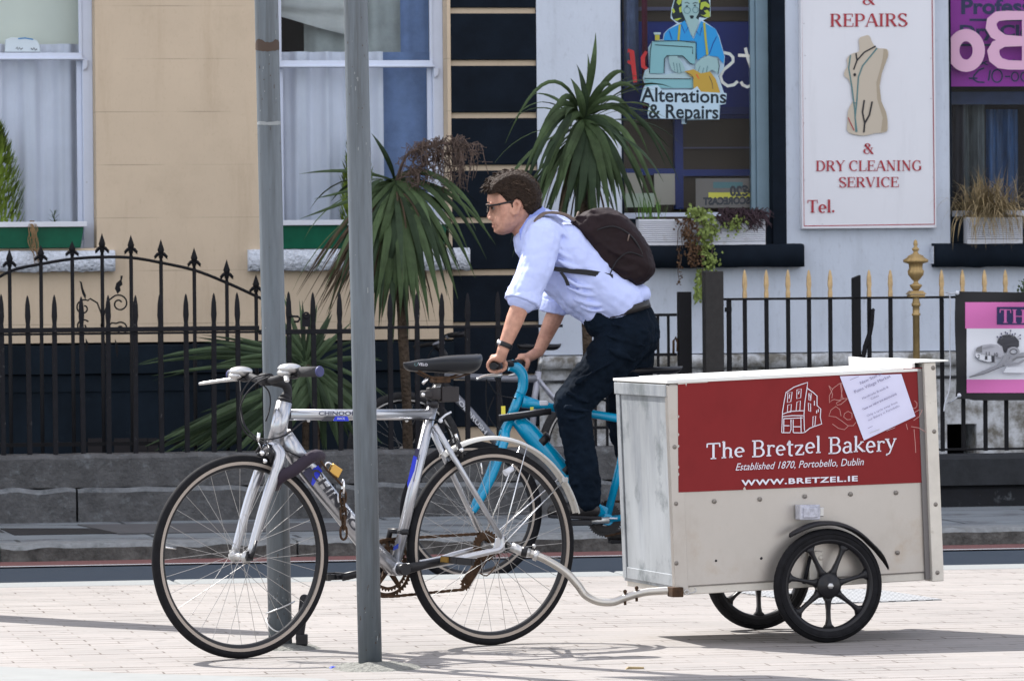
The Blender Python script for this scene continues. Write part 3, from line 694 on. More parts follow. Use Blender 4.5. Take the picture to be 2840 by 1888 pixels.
s1 = CH.rect(-300, 697, 320, 755, -.06); s2 = CH.rect(690, 690, 1304, 750, -.06)
for a in (s1, s2):
    mb = MB(); rough_slab(mb, a[0], a[1], -.06, .16, a[2], a[3], .007, a[0]); mb.build('sill', M['sill_white'], house)

def curtain(x0, x1, z0, z1, y, fr, label, m, amp=.02, freq=24, name='net_curtain', cat='curtain', slump=0):
    mb = MB(); nx = int((x1-x0)*70)+4; nz = 10; vs_ = []
    for j in range(nz+1):
        for i in range(nx+1):
            u = i/nx; x = x0+(x1-x0)*u; z = z0+(z1-z0)*j/nz
            a = 1.5*amp*(.6+.4*noise.noise(Vector((x*2, 1, z*.5))))
            vs_.append((x+slump*(1-j/nz)*noise.noise(Vector((x*5, 2, 0)))*.1, y+a*math.sin(x*freq+2.2*noise.noise(Vector((x*3, z*.4, 5))))+.3*a*math.sin(x*freq*2.7+1), z))
    fs = [(j*(nx+1)+i, j*(nx+1)+i+1, (j+1)*(nx+1)+i+1, (j+1)*(nx+1)+i) for j in range(nz) for i in range(nx)]
    sx, sz = (x0+x1)/2, z0
    mb.add([(v[0]-sx, v[1]-y, v[2]-sz) for v in vs_], fs, True)
    o = mb.build(name, m); o.matrix_world = (fr.M @ Matrix.Translation((sx, y, sz))); return tag(o, label, cat)
curtain(W1[0]+.02, W1[1]-.03, W1[2], zm1+.1, .29, CH, 'pale net curtain behind the lower pane of the window above the left gate', M['curtain'], .034, 34)
curtain(W1[0]+.02, W1[1]-.02, zm1+.0, W1[3], .36, CH, 'smooth cream blind behind the upper pane of the far left window', M['curtain_pale'], .006, 5, 'window_blind', 'blind')
xb = CH.P(1062, 400, .3).x; xc = CH.P(1092, 100, .3).x
curtain(W2[0]+.02, xb, W2[2], zm2+.1, .29, CH, 'white net curtain behind the lower pane, between and beside the steel poles', M['curtain'], .034, 38)
curtain(xb-.02, W2[1]-.02, W2[2], zm2+.1, .34, CH, 'blue curtain drawn at the right of the window behind the palm', M['curtain_blue'], .012, 14, 'blue_curtain')
curtain(CH.P(846, 60, .4).x, W2[1]-.2, zm2, W2[3], .42, CH, 'grey curtain behind the upper pane beside the second steel pole', M['curtain_grey'], .03, 20, 'grey_curtain')
curtain(W2[1]-.22, W2[1]-.05, zm2, W2[3], .38, CH, 'narrow blue drape hanging at the right edge of the upper pane', M['curtain_blue'], .02, 30, 'blue_curtain')
# small white object on the sill of the upper sash, left window
A = Sub(CH, tuple(CH.P(60, 146, .22)))
ob = thing('charity_box', A, 'small white box with dark handwriting standing behind the upper left pane', 'box')
mb = MB(); pts = [(-.1,0),(.11,0),(.105,.04),(.09,.07),(.05,.082),(-.06,.088),(-.095,.075)]; mb.prism(pts, -.02, .03); mb.build('body', mat('white_box', (.9,.9,.9), .5), ob, bevel=.006)
a = Art(A, -.022); 
a.line('photo_dark', [(44,136),(48,131),(50,139),(54,133),(58,138),(63,134)], 2.0); a.line('photo_dark', [(86,134),(90,139),(94,133),(98,140),(103,136)], 2.4); a.line('art_blue', [(50,108),(70,106),(92,110)], 3)
a.build('writing', ob)
# basement openings in plinth
for k, (a0, a1) in enumerate(((245, 290), (318, 362), (372, 410), (412, 440))):
    q = CH.rect(a0, 1215, a1, 1290, -.04); mb = MB(); mb.box(q[0], q[1], -.02, -.0125, q[2], q[3]); mb.build('air_vent', M['room_dark'], house)

# ---- white shop
SH = Sub(ST, (cxr, YF, 0))
shop = thing('shop_building', SH, 'white rendered shop with black edged display windows, on the right', 'shop')
V1 = SH.rect(1722, -300, 2178, 690, 0); V2 = SH.rect(2632, -300, 3200, 690, 0)
zl = SH.P(2300, 985, 0).z
bas = SH.rect(2626, 1175, 2708, 1275, 0)
mb = MB(); wall(mb, 0, 12, zl+.02, HB, [V1, V2], reveal=.16); mb.box(0, 12, .9, 8, -.3, HB-.01)
mb.build('wall', M['white_render'], shop)
mb = MB(); wall(mb, 0, 12, -.4, zl-.06, [bas], y=-.005, reveal=.3); mb.build('basement_wall', M['dirty_render'], shop)
mb = MB(); rough_slab(mb, 0, 12, -.055, .05, zl-.065, zl+.01, .005, 4, 160); mb.build('ledge', M['dirty_render'], shop)
mb = MB(); rough_slab(mb, 0, 12, -.02, .01, zl-.145, zl-.125, .003, 8, 160); mb.build('moulding', M['stone_light'], shop)
mb = MB(); mb.box(0, 12, -.12, .5, HB, HB+.18); mb.build('cornice', M['white_render'], shop)
wf_ = MB(); q = SH.rect(2197, 985, 2209, 1060, -.03); wf_.box(q[0], q[1], -.04, -.012, q[2], q[3]); q = SH.rect(2273, 985, 2285, 1060, -.03); wf_.box(q[0], q[1], -.04, -.012, q[2], q[3]); a_, b_ = SH.P(2212, 990, -.03), SH.P(2240, 1020, -.03); wf_.tube([a_, b_], .014, 6); q = SH.rect(2197, 985, 2340, 990, -.03); wf_.box(q[0], q[1], -.0395, -.013, q[2], q[3])
wf_.build('pipe_bracket', M['sill_white'], shop)
mb = MB(); q = SH.rect(1180, 400, 1250, 500, 0)
# black surround of the display windows, sills
def surround(W, left, right):
    mb = MB(); x0, x1, z0, z1 = W
    mb.box(x1-right, x1, -.004, .15, z0, z1)
    if left: mb.box(x0, x0+left, -.004, .15, z0, z1)
    mb.box(x0+left, x1-right, .02, .15, z0, SH.P(1900, 606, .1).z)
    return mb.build('window_surround', M['black_paint'], shop)
surround(V1, .012, .082); surround(V2, .012, .05)
for px in ((1690, 679, 2229, 742), (2592, 674, 3300, 738)):
    q = SH.rect(*px, -.07); mb = MB(); rough_slab(mb, q[0], q[1], -.09, .10, q[2], q[3], .003, q[0], 80); mb.build('sill', M['black_paint'], shop)
q = SH.rect(2592, 678, 2606, 736, -.1); mb = MB(); mb.box(q[0]-.004, q[0]-.001, -.085, .05, q[2]+.01, q[3]-.01); mb.build('sill_end', M['sill_white'], shop)
def shop_window(W, right, label_px):
    x0, x1, z0, z1 = W; zb = SH.P(1900, 606, .1).z; x1 -= right; mb = MB()
    mb.box(x1-.075, x1, .09, .16, zb, z1); mb.box(x1-.105, x1-.0755, .11, .16, zb, z1)
    fo = mb.build('window', M['window_grey'], shop, bevel=.004)
    m2 = MB(); m2.box(x0+.012, x1-.106, .10, .16, zb, zb+.035); m2.build('inner_sill', M['window_white'], fo)
    g = MB(); g.box(x0+.012, x1-.106, .125, .131, zb+.035, z1); g.build('pane', M['glass'], fo); return fo
w1 = shop_window(V1, .082, 0); w2 = shop_window(V2, .05, 0)
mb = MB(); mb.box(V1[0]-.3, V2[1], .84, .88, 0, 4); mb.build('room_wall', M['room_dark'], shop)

# ---- reflection of the opposite shop, built as coloured panels behind the glass, plus papers
D1 = Sub(SH, (0, 0, 0))
disp = thing('shop_display', Sub(SH, tuple(SH.P(1930, 600, .5))), 'blue framed brown display panels and papers inside the tailor window', 'shop display')
fd = Sub(SH, tuple(SH.P(1930, 600, .5)))
a = Art(fd, .0)
def boxpx(mb, fr, x0, y0, x1, y1, ya, yb):
    q = fr.rect(x0, y0, x1, y1, ya); mb.box(q[0], q[1], ya, yb, q[2], q[3])
mb = MB(); boxpx(mb, fd, 1700, 330, 2110, 600, .02, .05); boxpx(mb, fd, 1700, -200, 2110, 60, .02, .05); mb.build('back_panel', M['brown_wall'], disp)
mb = MB(); boxpx(mb, fd, 1700, 60, 2110, 330, .03, .05); mb.build('blue_panel', M['deep_blue'], disp)
mb = MB(); boxpx(mb, fd, 1872, 330, 1895, 580, -.03, .02); boxpx(mb, fd, 1700, 468, 1872, 486, -.03, .02); boxpx(mb, fd, 1895, 470, 2110, 488, -.03, .02); boxpx(mb, fd, 1700, 298, 2110, 318, -.03, .02)
mb.build('frame_bars', mat('royal_blue_frame', (.012,.03,.18), .5), disp)
mb = MB(); boxpx(mb, fd, 1735, 20, 2110, 30, -.02, .0); boxpx(mb, fd, 1895, 408, 2100, 412, -.02, .0); mb.build('rail', mat('rail_violet', (.10,.09,.16), .5), disp)
mb = MB(); boxpx(mb, fd, 1735, 480, 1782, 560, -.06, -.05); boxpx(mb, fd, 1815, 482, 1872, 568, -.06, -.05); mb.build('photo_cards', M['torso'], disp)
mb = MB(); boxpx(mb, fd, 1735, 536, 1815, 575, -.09, -.085); mb.build('pale_leaflet', mat('leaflet', (.5,.55,.42), .6), disp)
# yellow bookmaker card, lettering reversed as in the photo
P0 = SH.P(2020, 575, .19); fc = Sub(SH, tuple(P0))
card = thing('window_card', fc, 'yellow and grey window card with reversed black lettering low in the tailor window', 'card')
mb = MB(); boxpx(mb, fc, 1930, 495, 2088, 576, .0, .006); mb.build('board', mat('card_dark', (.20,.17,.15), .6), card)
a = Art(fc, -.002); a.rect('yellow_sign', 1965, 534, 2085, 550); a.rect('torso_tape', 1978, 505, 2060, 522)
a.text('photo_dark', '€20', [(2080,517),(2024,517),(2024,543),(2080,543)], 'sans', .05)
a.text('photo_dark', 'SCORECAST', [(2080,546),(1950,549),(1950,568),(2080,565)], 'sans', .05)
a.build('lettering', card)
# hanging strips: pale curtain at left of window, scarf at right, red letters, white mirrored letters painting a reflected shop sign on the glass
curtain(SH.P(1730, 200, .3).x, SH.P(1772, 200, .3).x, SH.P(1750, 245, .3).z, SH.P(1750, -250, .3).z, .30, SH, 'grey blue drape hanging at the left edge of the tailor window', mat('slate_drape', (.10,.13,.22), .8, var=.3), .03, 60, 'slate_drape')
curtain(SH.P(1780, 100, .33).x, SH.P(1798, 100, .33).x, SH.P(1790, 300, .33).z, SH.P(1790, -250, .33).z, .34, SH, 'dark red drape just right of the grey blue one', mat('red_drape', (.10,.008,.03), .8, var=.3), .02, 60, 'red_drape')
fw = Sub(SH, tuple(SH.P(2090, 440, .2)))
ob = thing('scarf', fw, 'pale lilac scarf hanging inside the tailor window by its right frame', 'scarf')
mb = MB(); q = fw.rect(2086, 285, 2099, 440, 0); mb.loft([[(q[0]+.004*math.sin(j), -.005, q[2]+(q[3]-q[2])*j/6), (q[1]+.004*math.sin(j), -.005, q[2]+(q[3]-q[2])*j/6), (q[1], .01, q[2]+(q[3]-q[2])*j/6), (q[0], .01, q[2]+(q[3]-q[2])*j/6)] for j in range(7)]); mb.build('cloth', mat('lilac_cloth', (.30,.32,.48), .9), ob)
mb = MB()
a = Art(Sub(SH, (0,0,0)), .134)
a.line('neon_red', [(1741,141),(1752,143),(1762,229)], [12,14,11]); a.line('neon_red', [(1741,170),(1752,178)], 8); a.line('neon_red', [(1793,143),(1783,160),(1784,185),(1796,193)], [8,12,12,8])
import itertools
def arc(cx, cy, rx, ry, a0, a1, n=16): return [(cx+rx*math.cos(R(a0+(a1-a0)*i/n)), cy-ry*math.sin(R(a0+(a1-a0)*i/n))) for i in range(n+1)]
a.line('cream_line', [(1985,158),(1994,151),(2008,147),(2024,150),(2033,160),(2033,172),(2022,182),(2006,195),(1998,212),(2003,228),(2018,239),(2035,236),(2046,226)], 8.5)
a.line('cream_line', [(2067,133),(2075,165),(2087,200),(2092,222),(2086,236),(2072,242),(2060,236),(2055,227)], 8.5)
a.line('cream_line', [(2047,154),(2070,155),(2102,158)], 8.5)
a.build('window_lettering', w1)  # mirrored letters paint the reflection of a sign across the street
# ---- sticker of the seamstress (drawn on the outside of the pane)
a = Art(Sub(SH, (0,0,0)), .122)
def Z(l): return [(1740+x/3.92, y/3.92) for x, y in l]
a.poly('art_outline', Z([(135,1105),(170,960),(190,930),(165,850),(190,770),(235,740),(225,520),(270,450),(385,430),(395,370),(440,320),(540,260),(470,200),(480,90),(520,-40),(900,-40),(905,180),(820,225),(960,320),(1000,400),(1060,620),(1050,740),(990,830),(1050,1010),(1080,1020),(1070,1130),(1010,1145),(1000,1300),(640,1310),(640,1350),(590,1350),(590,1300),(230,1290),(215,1235),(240,1150),(225,1115)]))
a.poly('art_black', Z([(480,170),(500,60),(530,-60),(860,-60),(900,60),(895,170),(850,200),(780,190),(770,240),(620,240),(560,250),(500,215)]))
for c_ in ([(535,30),(560,-40),(600,-40),(585,40),(560,60)], [(480,110),(500,90),(520,130),(500,150)], [(590,200),(540,230),(500,215),(560,200)], [(560,90),(600,60),(600,130),(570,140)], [(790,160),(850,190),(895,190),(900,140),(870,110),(830,120),(860,150),(830,170)], [(800,30),(850,20),(900,60),(890,90),(840,70),(810,110),(790,100)], [(770,-40),(800,-40),(790,30),(770,50)]):
    a.poly('art_hair', Z(c_))
a.poly('art_skin', Z([(600,-40),(770,-40),(780,60),(775,140),(745,200),(780,220),(760,300),(720,400),(690,380),(640,240),(620,190),(590,120),(590,40)]))
a.poly('art_black', Z([(675,175),(700,168),(725,175),(715,205),(690,208)])); a.line('art_black', Z([(625,35),(650,28),(675,45)]), 2.2); a.line('art_black', Z([(710,42),(740,30),(762,38)]), 2.2)
a.line('art_black', Z([(635,70),(660,68)]), 3.4); a.line('art_black', Z([(722,62),(745,62)]), 3.4)
a.line('tealpatch', [(1740+x/3.92, y/3.92) for x, y in [(650+36*math.cos(R(t)), 115+36*math.sin(R(t))) for t in range(0, 360, 24)]], 1.2, True)
a.line('tealpatch', [(1740+x/3.92, y/3.92) for x, y in [(740+30*math.cos(R(t)), 110+32*math.sin(R(t))) for t in range(0, 360, 24)]], 1.2, True)
a.poly('art_blue', Z([(395,440),(405,370),(450,320),(560,270),(625,225),(640,260),(690,380),(720,430),(760,330),(800,230),(960,320),(995,410),(1055,620),(1045,700),(985,620),(900,610),(850,600),(760,660),(740,450)]))
a.line('deep_blue', Z([(585,270),(625,365),(660,300)]), 2); a.line('deep_blue', Z([(745,340),(790,390),(810,300)]), 2); a.line('deep_blue', Z([(970,400),(930,480),(890,590)]), 2); a.line('deep_blue', Z([(455,340),(485,430)]), 2)
a.line('art_yellow', Z([(570,270),(555,440)]), 6); a.line('art_yellow', Z([(835,250),(850,420),(870,600)]), 6)
a.poly('art_machine', Z([(235,800),(240,520),(275,455),(560,445),(740,465),(750,600),(730,700),(680,690),(620,620),(430,605),(400,640),(400,800)]))
a.poly('art_machine_light', Z([(180,850),(195,780),(240,750),(240,810),(400,815),(740,760),(720,860)])); a.poly('art_machine', Z([(190,860),(715,865),(720,960),(200,960)]))
a.line('art_black', Z([(300,490),(710,515),(710,590)]), 2.2); a.line('art_black', Z([(265,460),(250,560),(240,800)]), 2.2); a.line('art_black', Z([(750,460),(745,650)]), 2); a.line('art_black', Z([(185,855),(690,860)]), 2.2)
a.line('art_black', Z([(400,800),(405,640),(430,608),(600,608),(680,690),(715,700)]), 2.2); a.line('art_black', Z([(280,450),(560,445),(740,465)]), 2)
a.poly('art_yellow', Z([(300,380),(350,380),(350,440),(300,440)])); a.poly('art_machine_light', Z([(285,355),(365,355),(360,378),(290,378)]))
a.poly('art_skin', Z([(450,615),(540,610),(600,690),(630,770),(610,780),(570,800),(540,790),(510,780),(480,760),(455,680)])); 
for u in ((500,680,515,770),(535,690,548,790),(565,690,585,795)): a.line('tealpatch', Z([(u[0],u[1]),(u[2],u[3])]), 1.3)
a.poly('art_skin', Z([(740,700),(800,640),(880,605),(980,640),(1000,720),(985,800),(920,760),(870,790),(800,800),(740,780)]))
for u in ((790,720,770,780),(830,740,815,800),(870,720,860,790)): a.line('tealpatch', Z([(u[0],u[1]),(u[2],u[3])]), 1.3)
a.line('art_black', Z([(985,640),(1000,720),(985,810)]), 1.8)
a.poly('art_cloth', Z([(620,780),(720,755),(800,800),(900,780),(960,860),(1010,1010),(720,1005),(715,850)])); a.line('photo_dark', Z([(640,790),(700,820),(720,860)]), 1.8); a.line('photo_dark', Z([(890,830),(920,900),(930,970)]), 1.5); a.line('neon_red', Z([(750,810),(780,860)]), 2)
a.poly('art_outline', Z([(140,1100),(190,945),(325,925),(380,980),(700,980),(760,940),(800,1000),(1070,1015),(1070,1130),(1000,1140),(990,1298),(230,1288),(222,1200),(245,1130)]))
a.text('art_black', 'Alterations', [(1740+150/3.92,950/3.92),(1740+1075/3.92,985/3.92),(1740+1075/3.92,1122/3.92),(1740+150/3.92,1102/3.92)], 'sans', .02)
a.text('art_black', '& Repairs', [(1740+232/3.92,1133/3.92),(1740+990/3.92,1150/3.92),(1740+990/3.92,1290/3.92),(1740+232/3.92,1283/3.92)], 'sans', .02)
a.build('seamstress_sticker', w1)

# ---- second display window: purple poster and hanging clothes
fp = Sub(SH, tuple(SH.P(2740, 240, .2)))
pos = thing('window_poster', fp, 'purple poster offering professional dry cleaning in the right hand window', 'poster')
mb = MB(); boxpx(mb, fp, 2630, -160, 3000, 240, .0, .004); mb.build('sheet', M['purple'], pos)
a = Art(fp, -.002)
def Y(l): return [(2640+x/5.2275, y/5.2275) for x, y in l]
a.text('poster_navy', 'Professional', [tuple(Y([(135,-10)])[0]), (2985,-2), (2985,38), tuple(Y([(135,200)])[0])], 'sans', .035)
a.text('poster_navy', 'Dry Cleaning', [(2662,71), (2985,70), (2985,104), (2662,101)], 'sans', .035)
a.poly('poster_navy', Y([(255,275),(1300,275),(1300,310),(255,310)])); a.poly('poster_navy', Y([(95,640),(1300,640),(1300,672),(95,672)]))
a.text('poster_navy', '1 x Suit or', [(2684,164),(2900,164),(2900,181),(2684,181)], 'sans', .01)
a.line('poster_navy', Y([(470,990),(390,1020),(320,1100),(310,1150),(370,1190),(475,1198)]), 4.5); a.line('poster_navy', Y([(245,1138),(370,1138)]), 4.5); a.line('poster_navy', Y([(555,1020),(530,1175)]), 4.5)
a.line('poster_navy', Y([(655+75*math.cos(R(t)), 1105+92*math.sin(R(t))) for t in range(0, 360, 20)]), 4, True); a.line('poster_navy', Y([(770,1112),(845,1112)]), 4)
a.line('poster_navy', Y([(915+50*math.cos(R(t)), 1115+65*math.sin(R(t))) for t in range(0, 360, 20)]), 3.6, True); a.line('poster_navy', Y([(1050+50*math.cos(R(t)), 1115+65*math.sin(R(t))) for t in range(0, 360, 20)]), 3.6, True)
a.build('lettering', pos)
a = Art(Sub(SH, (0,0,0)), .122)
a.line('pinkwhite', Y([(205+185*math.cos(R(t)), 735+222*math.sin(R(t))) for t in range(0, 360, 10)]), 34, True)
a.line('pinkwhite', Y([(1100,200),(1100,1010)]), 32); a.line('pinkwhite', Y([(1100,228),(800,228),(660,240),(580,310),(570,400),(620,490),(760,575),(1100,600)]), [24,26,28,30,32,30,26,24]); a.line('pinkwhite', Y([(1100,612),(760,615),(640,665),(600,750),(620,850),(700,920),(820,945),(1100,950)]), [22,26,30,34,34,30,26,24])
a.build('window_lettering', w2)  # big pale letters paint the opposite shop sign's reflection on this pane
for k, (a0, a1, mn, lb) in enumerate(((2640, 2672, 'photo_dark', 'black garment in a clear bag hanging at the left of the right hand window'), (2672, 2742, 'photo_grey', 'grey garment in a clear bag hanging between the black and blue ones'), (2750, 2840, 'deep_blue', 'deep blue garment in a clear bag hanging at the right edge of the photo'))):
    m_ = mat('garment_'+mn, {'photo_dark': (.02,.02,.03), 'photo_grey': (.07,.08,.085), 'deep_blue': (.02,.06,.15)}[mn], .45, var=.6, vscale=14, stretch=(5, 1, .4))
    curtain(SH.P(a0, 400, .4).x, SH.P(a1, 400, .4).x, SH.P(2700, 560, .4).z, SH.P(2700, 262+20*k, .4).z, .42+.05*k, SH, lb, m_, .03, 60, 'hanging_garment')
mb = MB(); P0 = SH.P(2740, 262, .35); fr_ = Sub(SH, tuple(P0)); q = fr_.rect(2630, 255, 3000, 290, 0); mb.box(q[0], q[1], -.01, .01, q[2], q[3]); o = mb.build('pelmet', mat('navy_pelmet', (.02,.035,.09), .6, var=.3)); o.matrix_world = fr_.M; tag(o, 'navy blue pelmet board just under the purple poster', 'pelmet')
# ---- sign board
fs_ = Sub(SH, tuple(SH.P(2408, 634, -.05)))
sb = thing('sign_board', fs_, 'tall white wall sign for repairs and dry cleaning with a dressmaker torso', 'sign')
cs = [fs_.P(2224, 635, 0), fs_.P(2597, 633, 0), fs_.P(2592, -120, 0), fs_.P(2216, -120, 0)]
x0, x1 = cs[0].x, cs[1].x; z0, z1 = cs[0].z, cs[3].z
mb = MB(); mb.box(x0, x1, 0, .048, z0, z1); mb.build('board', M['sign_white'], sb, bevel=.003)
mb = MB()
for zz in (z0+.02,): mb.box(x0+.012, x1-.012, -.006, -.0005, z0+.002, z0+.012)
mb.box(x0+.002, x0+.010, -.006, -.0005, z0+.002, z1); mb.box(x1-.010, x1-.002, -.006, -.0005, z0+.002, z1); mb.build('edging', M['sign_white'], sb)
a = Art(fs_, -.002)
a.line('sign_red', [(2222,-100),(2230,626)], 2); a.line('sign_red', [(2584,-100),(2592,622)], 2); a.line('sign_red', [(2230,627),(2592,622)], 2.4)
a.text('sign_red', '&', quad(2392, -16, 2428, 14), 'serif'); a.text('sign_red', 'REPAIRS', quad(2301, 39, 2518, 75, 1), 'serif', 1.12)
a.text('sign_red', '&', quad(2394, 398, 2424, 427), 'serif'); a.text('sign_red', 'DRY CLEANING', quad(2262, 446, 2558, 475, 1), 'serif', 1.05); a.text('sign_red', 'SERVICE', quad(2326, 492, 2494, 520, 1), 'serif', 1.08)
a.text('sign_red', 'Tel', quad(2238, 555, 2306, 590), 'serif', 1.05); a.poly('sign_red', arc(2311, 586, 3.4, 3.4, 0, 340, 10))
def X(l): return [(2040+x/1.96, y/1.96) for x, y in l]
body = X([(670,215),(700,197),(727,196),(745,235),(770,262),(822,268),(830,300),(815,345),(795,400),(783,470),(792,550),(818,610),(826,660),(822,715),(760,725),(690,738),(612,718),(608,660),(612,600),(640,540),(628,470),(612,432),(592,415),(592,390),(608,360),(606,320),(635,292),(672,278)])
def closed_smooth(l, k=4):
    P = [Vector((x, y, 0)) for x, y in l]; n = len(P); out = []
    for i in range(n):
        p0, p1, p2, p3 = P[i-1], P[i], P[(i+1) % n], P[(i+2) % n]
        for j in range(k):
            t = j/k; q = .5*((2*p1)+(p2-p0)*t+(2*p0-5*p1+4*p2-p3)*t*t+(3*p1-p0-3*p2+p3)*t**3); out.append((q.x, q.y))
    return out
a.poly('torso', closed_smooth(body))
a.poly('torso_shade', X([(822,270),(830,300),(815,345),(795,400),(783,470),(792,550),(818,610),(826,660),(822,715),(790,718),(800,640),(770,540),(765,450),(785,380),(800,320),(805,268)]))
a.line('torso_tape', X([(625,300),(615,370),(632,470),(648,600),(655,718)]), 4); a.line('torso_tape', X([(770,262),(690,360),(668,420),(660,540),(650,640),(660,718)]), 4); a.line('torso_line', X([(655,290),(660,330),(642,380)]), 4); a.line('torso_line', X([(762,252),(700,285),(660,330)]), 4)
a.line('torso_line', X([(700,545),(690,610),(702,670),(698,720)]), 4.5); a.line('torso_line', X([(743,553),(728,625),(702,672)]), 4.5); a.poly('torso_line', [(2040+(648+8*math.cos(R(t)))/1.96, (407+9*math.sin(R(t)))/1.96) for t in range(0, 360, 40)]); a.line('sign_red', X([(612,640),(645,710)]), 2.5)
a.line('torso_tape', X([(640,560),(662,560)]), 2.5)
for (x, y) in ((372,130),(378,303),(380,537),(372,670),(375,980),(1062,318),(1062,537),(1075,965),(1060,1218),(425,1225),(472,1220),(715,1222)): a.poly('photo_mid', [(2040+(x+3*math.cos(R(t)))/1.96, (y+3*math.sin(R(t)))/1.96) for t in range(0, 360, 60)])
a.build('lettering', sb)
# ============================================================ RAILINGS AND THEIR STONE BASES
RL = Frame(ST.M @ Vector((0, YR, 0)), YAW)
xl0 = -7.0; xsplit = RL.P(1445, 1300, 0).x
zc = RL.P(300, 1258, -.02).z
b0 = thing('stone_base', Sub(RL, (xsplit-3, 0, -.02)), 'weathered grey granite plinth wall carrying the spiked railings on the left', 'low wall')
# upper coping blocks
def rel(fr, x): return x-(xsplit-3)
mb = MB(); x = xl0; k = 0
joins = [RL.P(p, 1300, 0).x for p in (-420, 1160, 2500)]
for i in range(2):
    mb = MB(); a0, a1 = rel(0, joins[i]), rel(0, min(joins[i+1], xsplit+1.1)); wavy_block(mb, a0+.004, a1-.004, -.11, .16, .182, zc+.02, .008, i+3, .05); mb.build('coping', M['stone'], b0)
jx = [RL.P(p, 1380, -.2).x for p in (-500, 214, 930, 1700, 2060)]
for i in range(len(jx)-1):
    mb = MB(); a0, a1 = rel(0, jx[i]), rel(0, min(jx[i+1], xsplit+1.1))
    if a1 > a0: wavy_block(mb, a0+.006, a1-.006, -.21, .2, -.1, .18, .016, i+9, .05, True); mb.build('step_block', [M['stone_light'], M['stone']], b0)
b1 = thing('black_base', Sub(RL, (xsplit+3.2, 0, -.02)), 'black painted masonry plinth wall under the gold tipped railings', 'low wall')
mb = MB(); wavy_block(mb, -2.05, 6, -.14, .16, .12, zc-.052, .004, 20, .06); mb.build('coping', mat('black_coping', (.02,.022,.026), .8, var=.3, vscale=12, bump=.04), b1)
mb = MB(); wavy_block(mb, -2.05, 6, -.11, .16, -.1, .119, .006, 21, .06); mb.build('wall', mat('black_wall_worn', (.008,.009,.012), .8, var=.3, vscale=12, bump=.04, dirt=((.10,.11,.12), 9, .6, .75)), b1)

def spike_bar(fr_x, z0, zr, zt, hw=.012, tip=True, lean=0.0, wob=0.0):
    """flat topped bar rising to a blade point"""
    mb = MB(); y = .0
    def ring(z, a, b): 
        x = fr_x+lean*(z-z0)+wob*math.sin(z*9)
        return [(x-a, y-b, z), (x+a, y-b, z), (x+a, y+b, z), (x-a, y+b, z)]
    L = [ring(z0, hw, hw), ring(zr-.03, hw, hw), ring(zr, hw, hw)]
    if tip: L += [ring(zr+.02, hw*.8, hw*.8), ring(zr+(zt-zr)*.35, hw*1.15, hw*.9), ring(zr+(zt-zr)*.7, hw*.95, hw*.75), ring(zr+(zt-zr)*.92, hw*.5, hw*.4), ring(zt, hw*.12, hw*.12)]
    mb.loft(L, False); return mb
rail_l = thing('spiked_railing', Sub(RL, (xsplit-3, 0, zc-.02)), 'black iron railing with blunt spear points on the grey granite plinth', 'railing')
FL = Sub(RL, (xsplit-3, 0, zc-.02))
zr0, zr1 = FL.P(300, 934, 0).z, FL.P(300, 909, 0).z
xe = FL.P(1015, 920, 0).x; xj = FL.P(718, 920, 0).x
mb = MB(); mb.box(FL.P(-400, 920, 0).x, xj, -.016, .016, zr0+.012, zr0+.024); mb.box(FL.P(-400, 920, 0).x, xj, -.024, .024, zr0+.026, zr0+.052)
mb.build('top_rail', M['iron'], rail_l, bevel=.003)
mb = MB(); mb.box(xj, xe, -.016, .016, zr0+.004, zr0+.030); mb.build('top_rail', M['iron'], rail_l, bevel=.003)
mb = MB(); z9 = FL.P(1200, 907, 0).z; mb.box(xe, FL.P(1560, 900, 0).x, -.014, .014, z9-.008, z9+.008); mb.build('top_rail', M['iron'], rail_l, bevel=.003)
for px, tp in ((-140,816),(-66,816),(8,815),(81,819),(153,817),(230,822),(301,818),(375,818),(447,815),(518,814),(592,812),(662,810),(735,812),(802,808),(873,810),(944,808),(1015,812),(1083,812),(1157,812),(1224,812),(1296,812),(1383,808)):
    x = FL.P(px, 1050, 0).x; zt = FL.P(px, tp, 0).z
    z_r = zr0+.05 if px < 1020 else z9+.008
    spike_bar(x, 0, z_r, zt, .0128, True, rnd.uniform(-.008, .008), rnd.uniform(-.001, .001)).build('picket', M['iron'], rail_l, bevel=.002)
# loose latch plates on the rail by the steel pole
mb = MB(); q = FL.rect(838, 866, 860, 906, -.03); mb.box(q[0], q[1], -.036, -.026, q[2], q[3]-.01); mb.revolve(((q[0]+q[1])/2, -.031, q[3]-.016), [(.02,-.006),(.02,.006),(.009,.006),(.009,-.006)], 16); mb.build('latch_plate', M['iron'], rail_l)
mb = MB(); q = FL.rect(800, 876, 832, 892, -.03); mb.tube([(q[0], -.03, q[3]), (q[1]-.01, -.03, q[3]-.004), (q[1], -.03, (q[2]+q[3])/2), (q[1]-.012, -.03, q[2]), (q[0]+.03, -.03, q[2])], .006, 6); mb.build('hasp', M['iron'], rail_l)

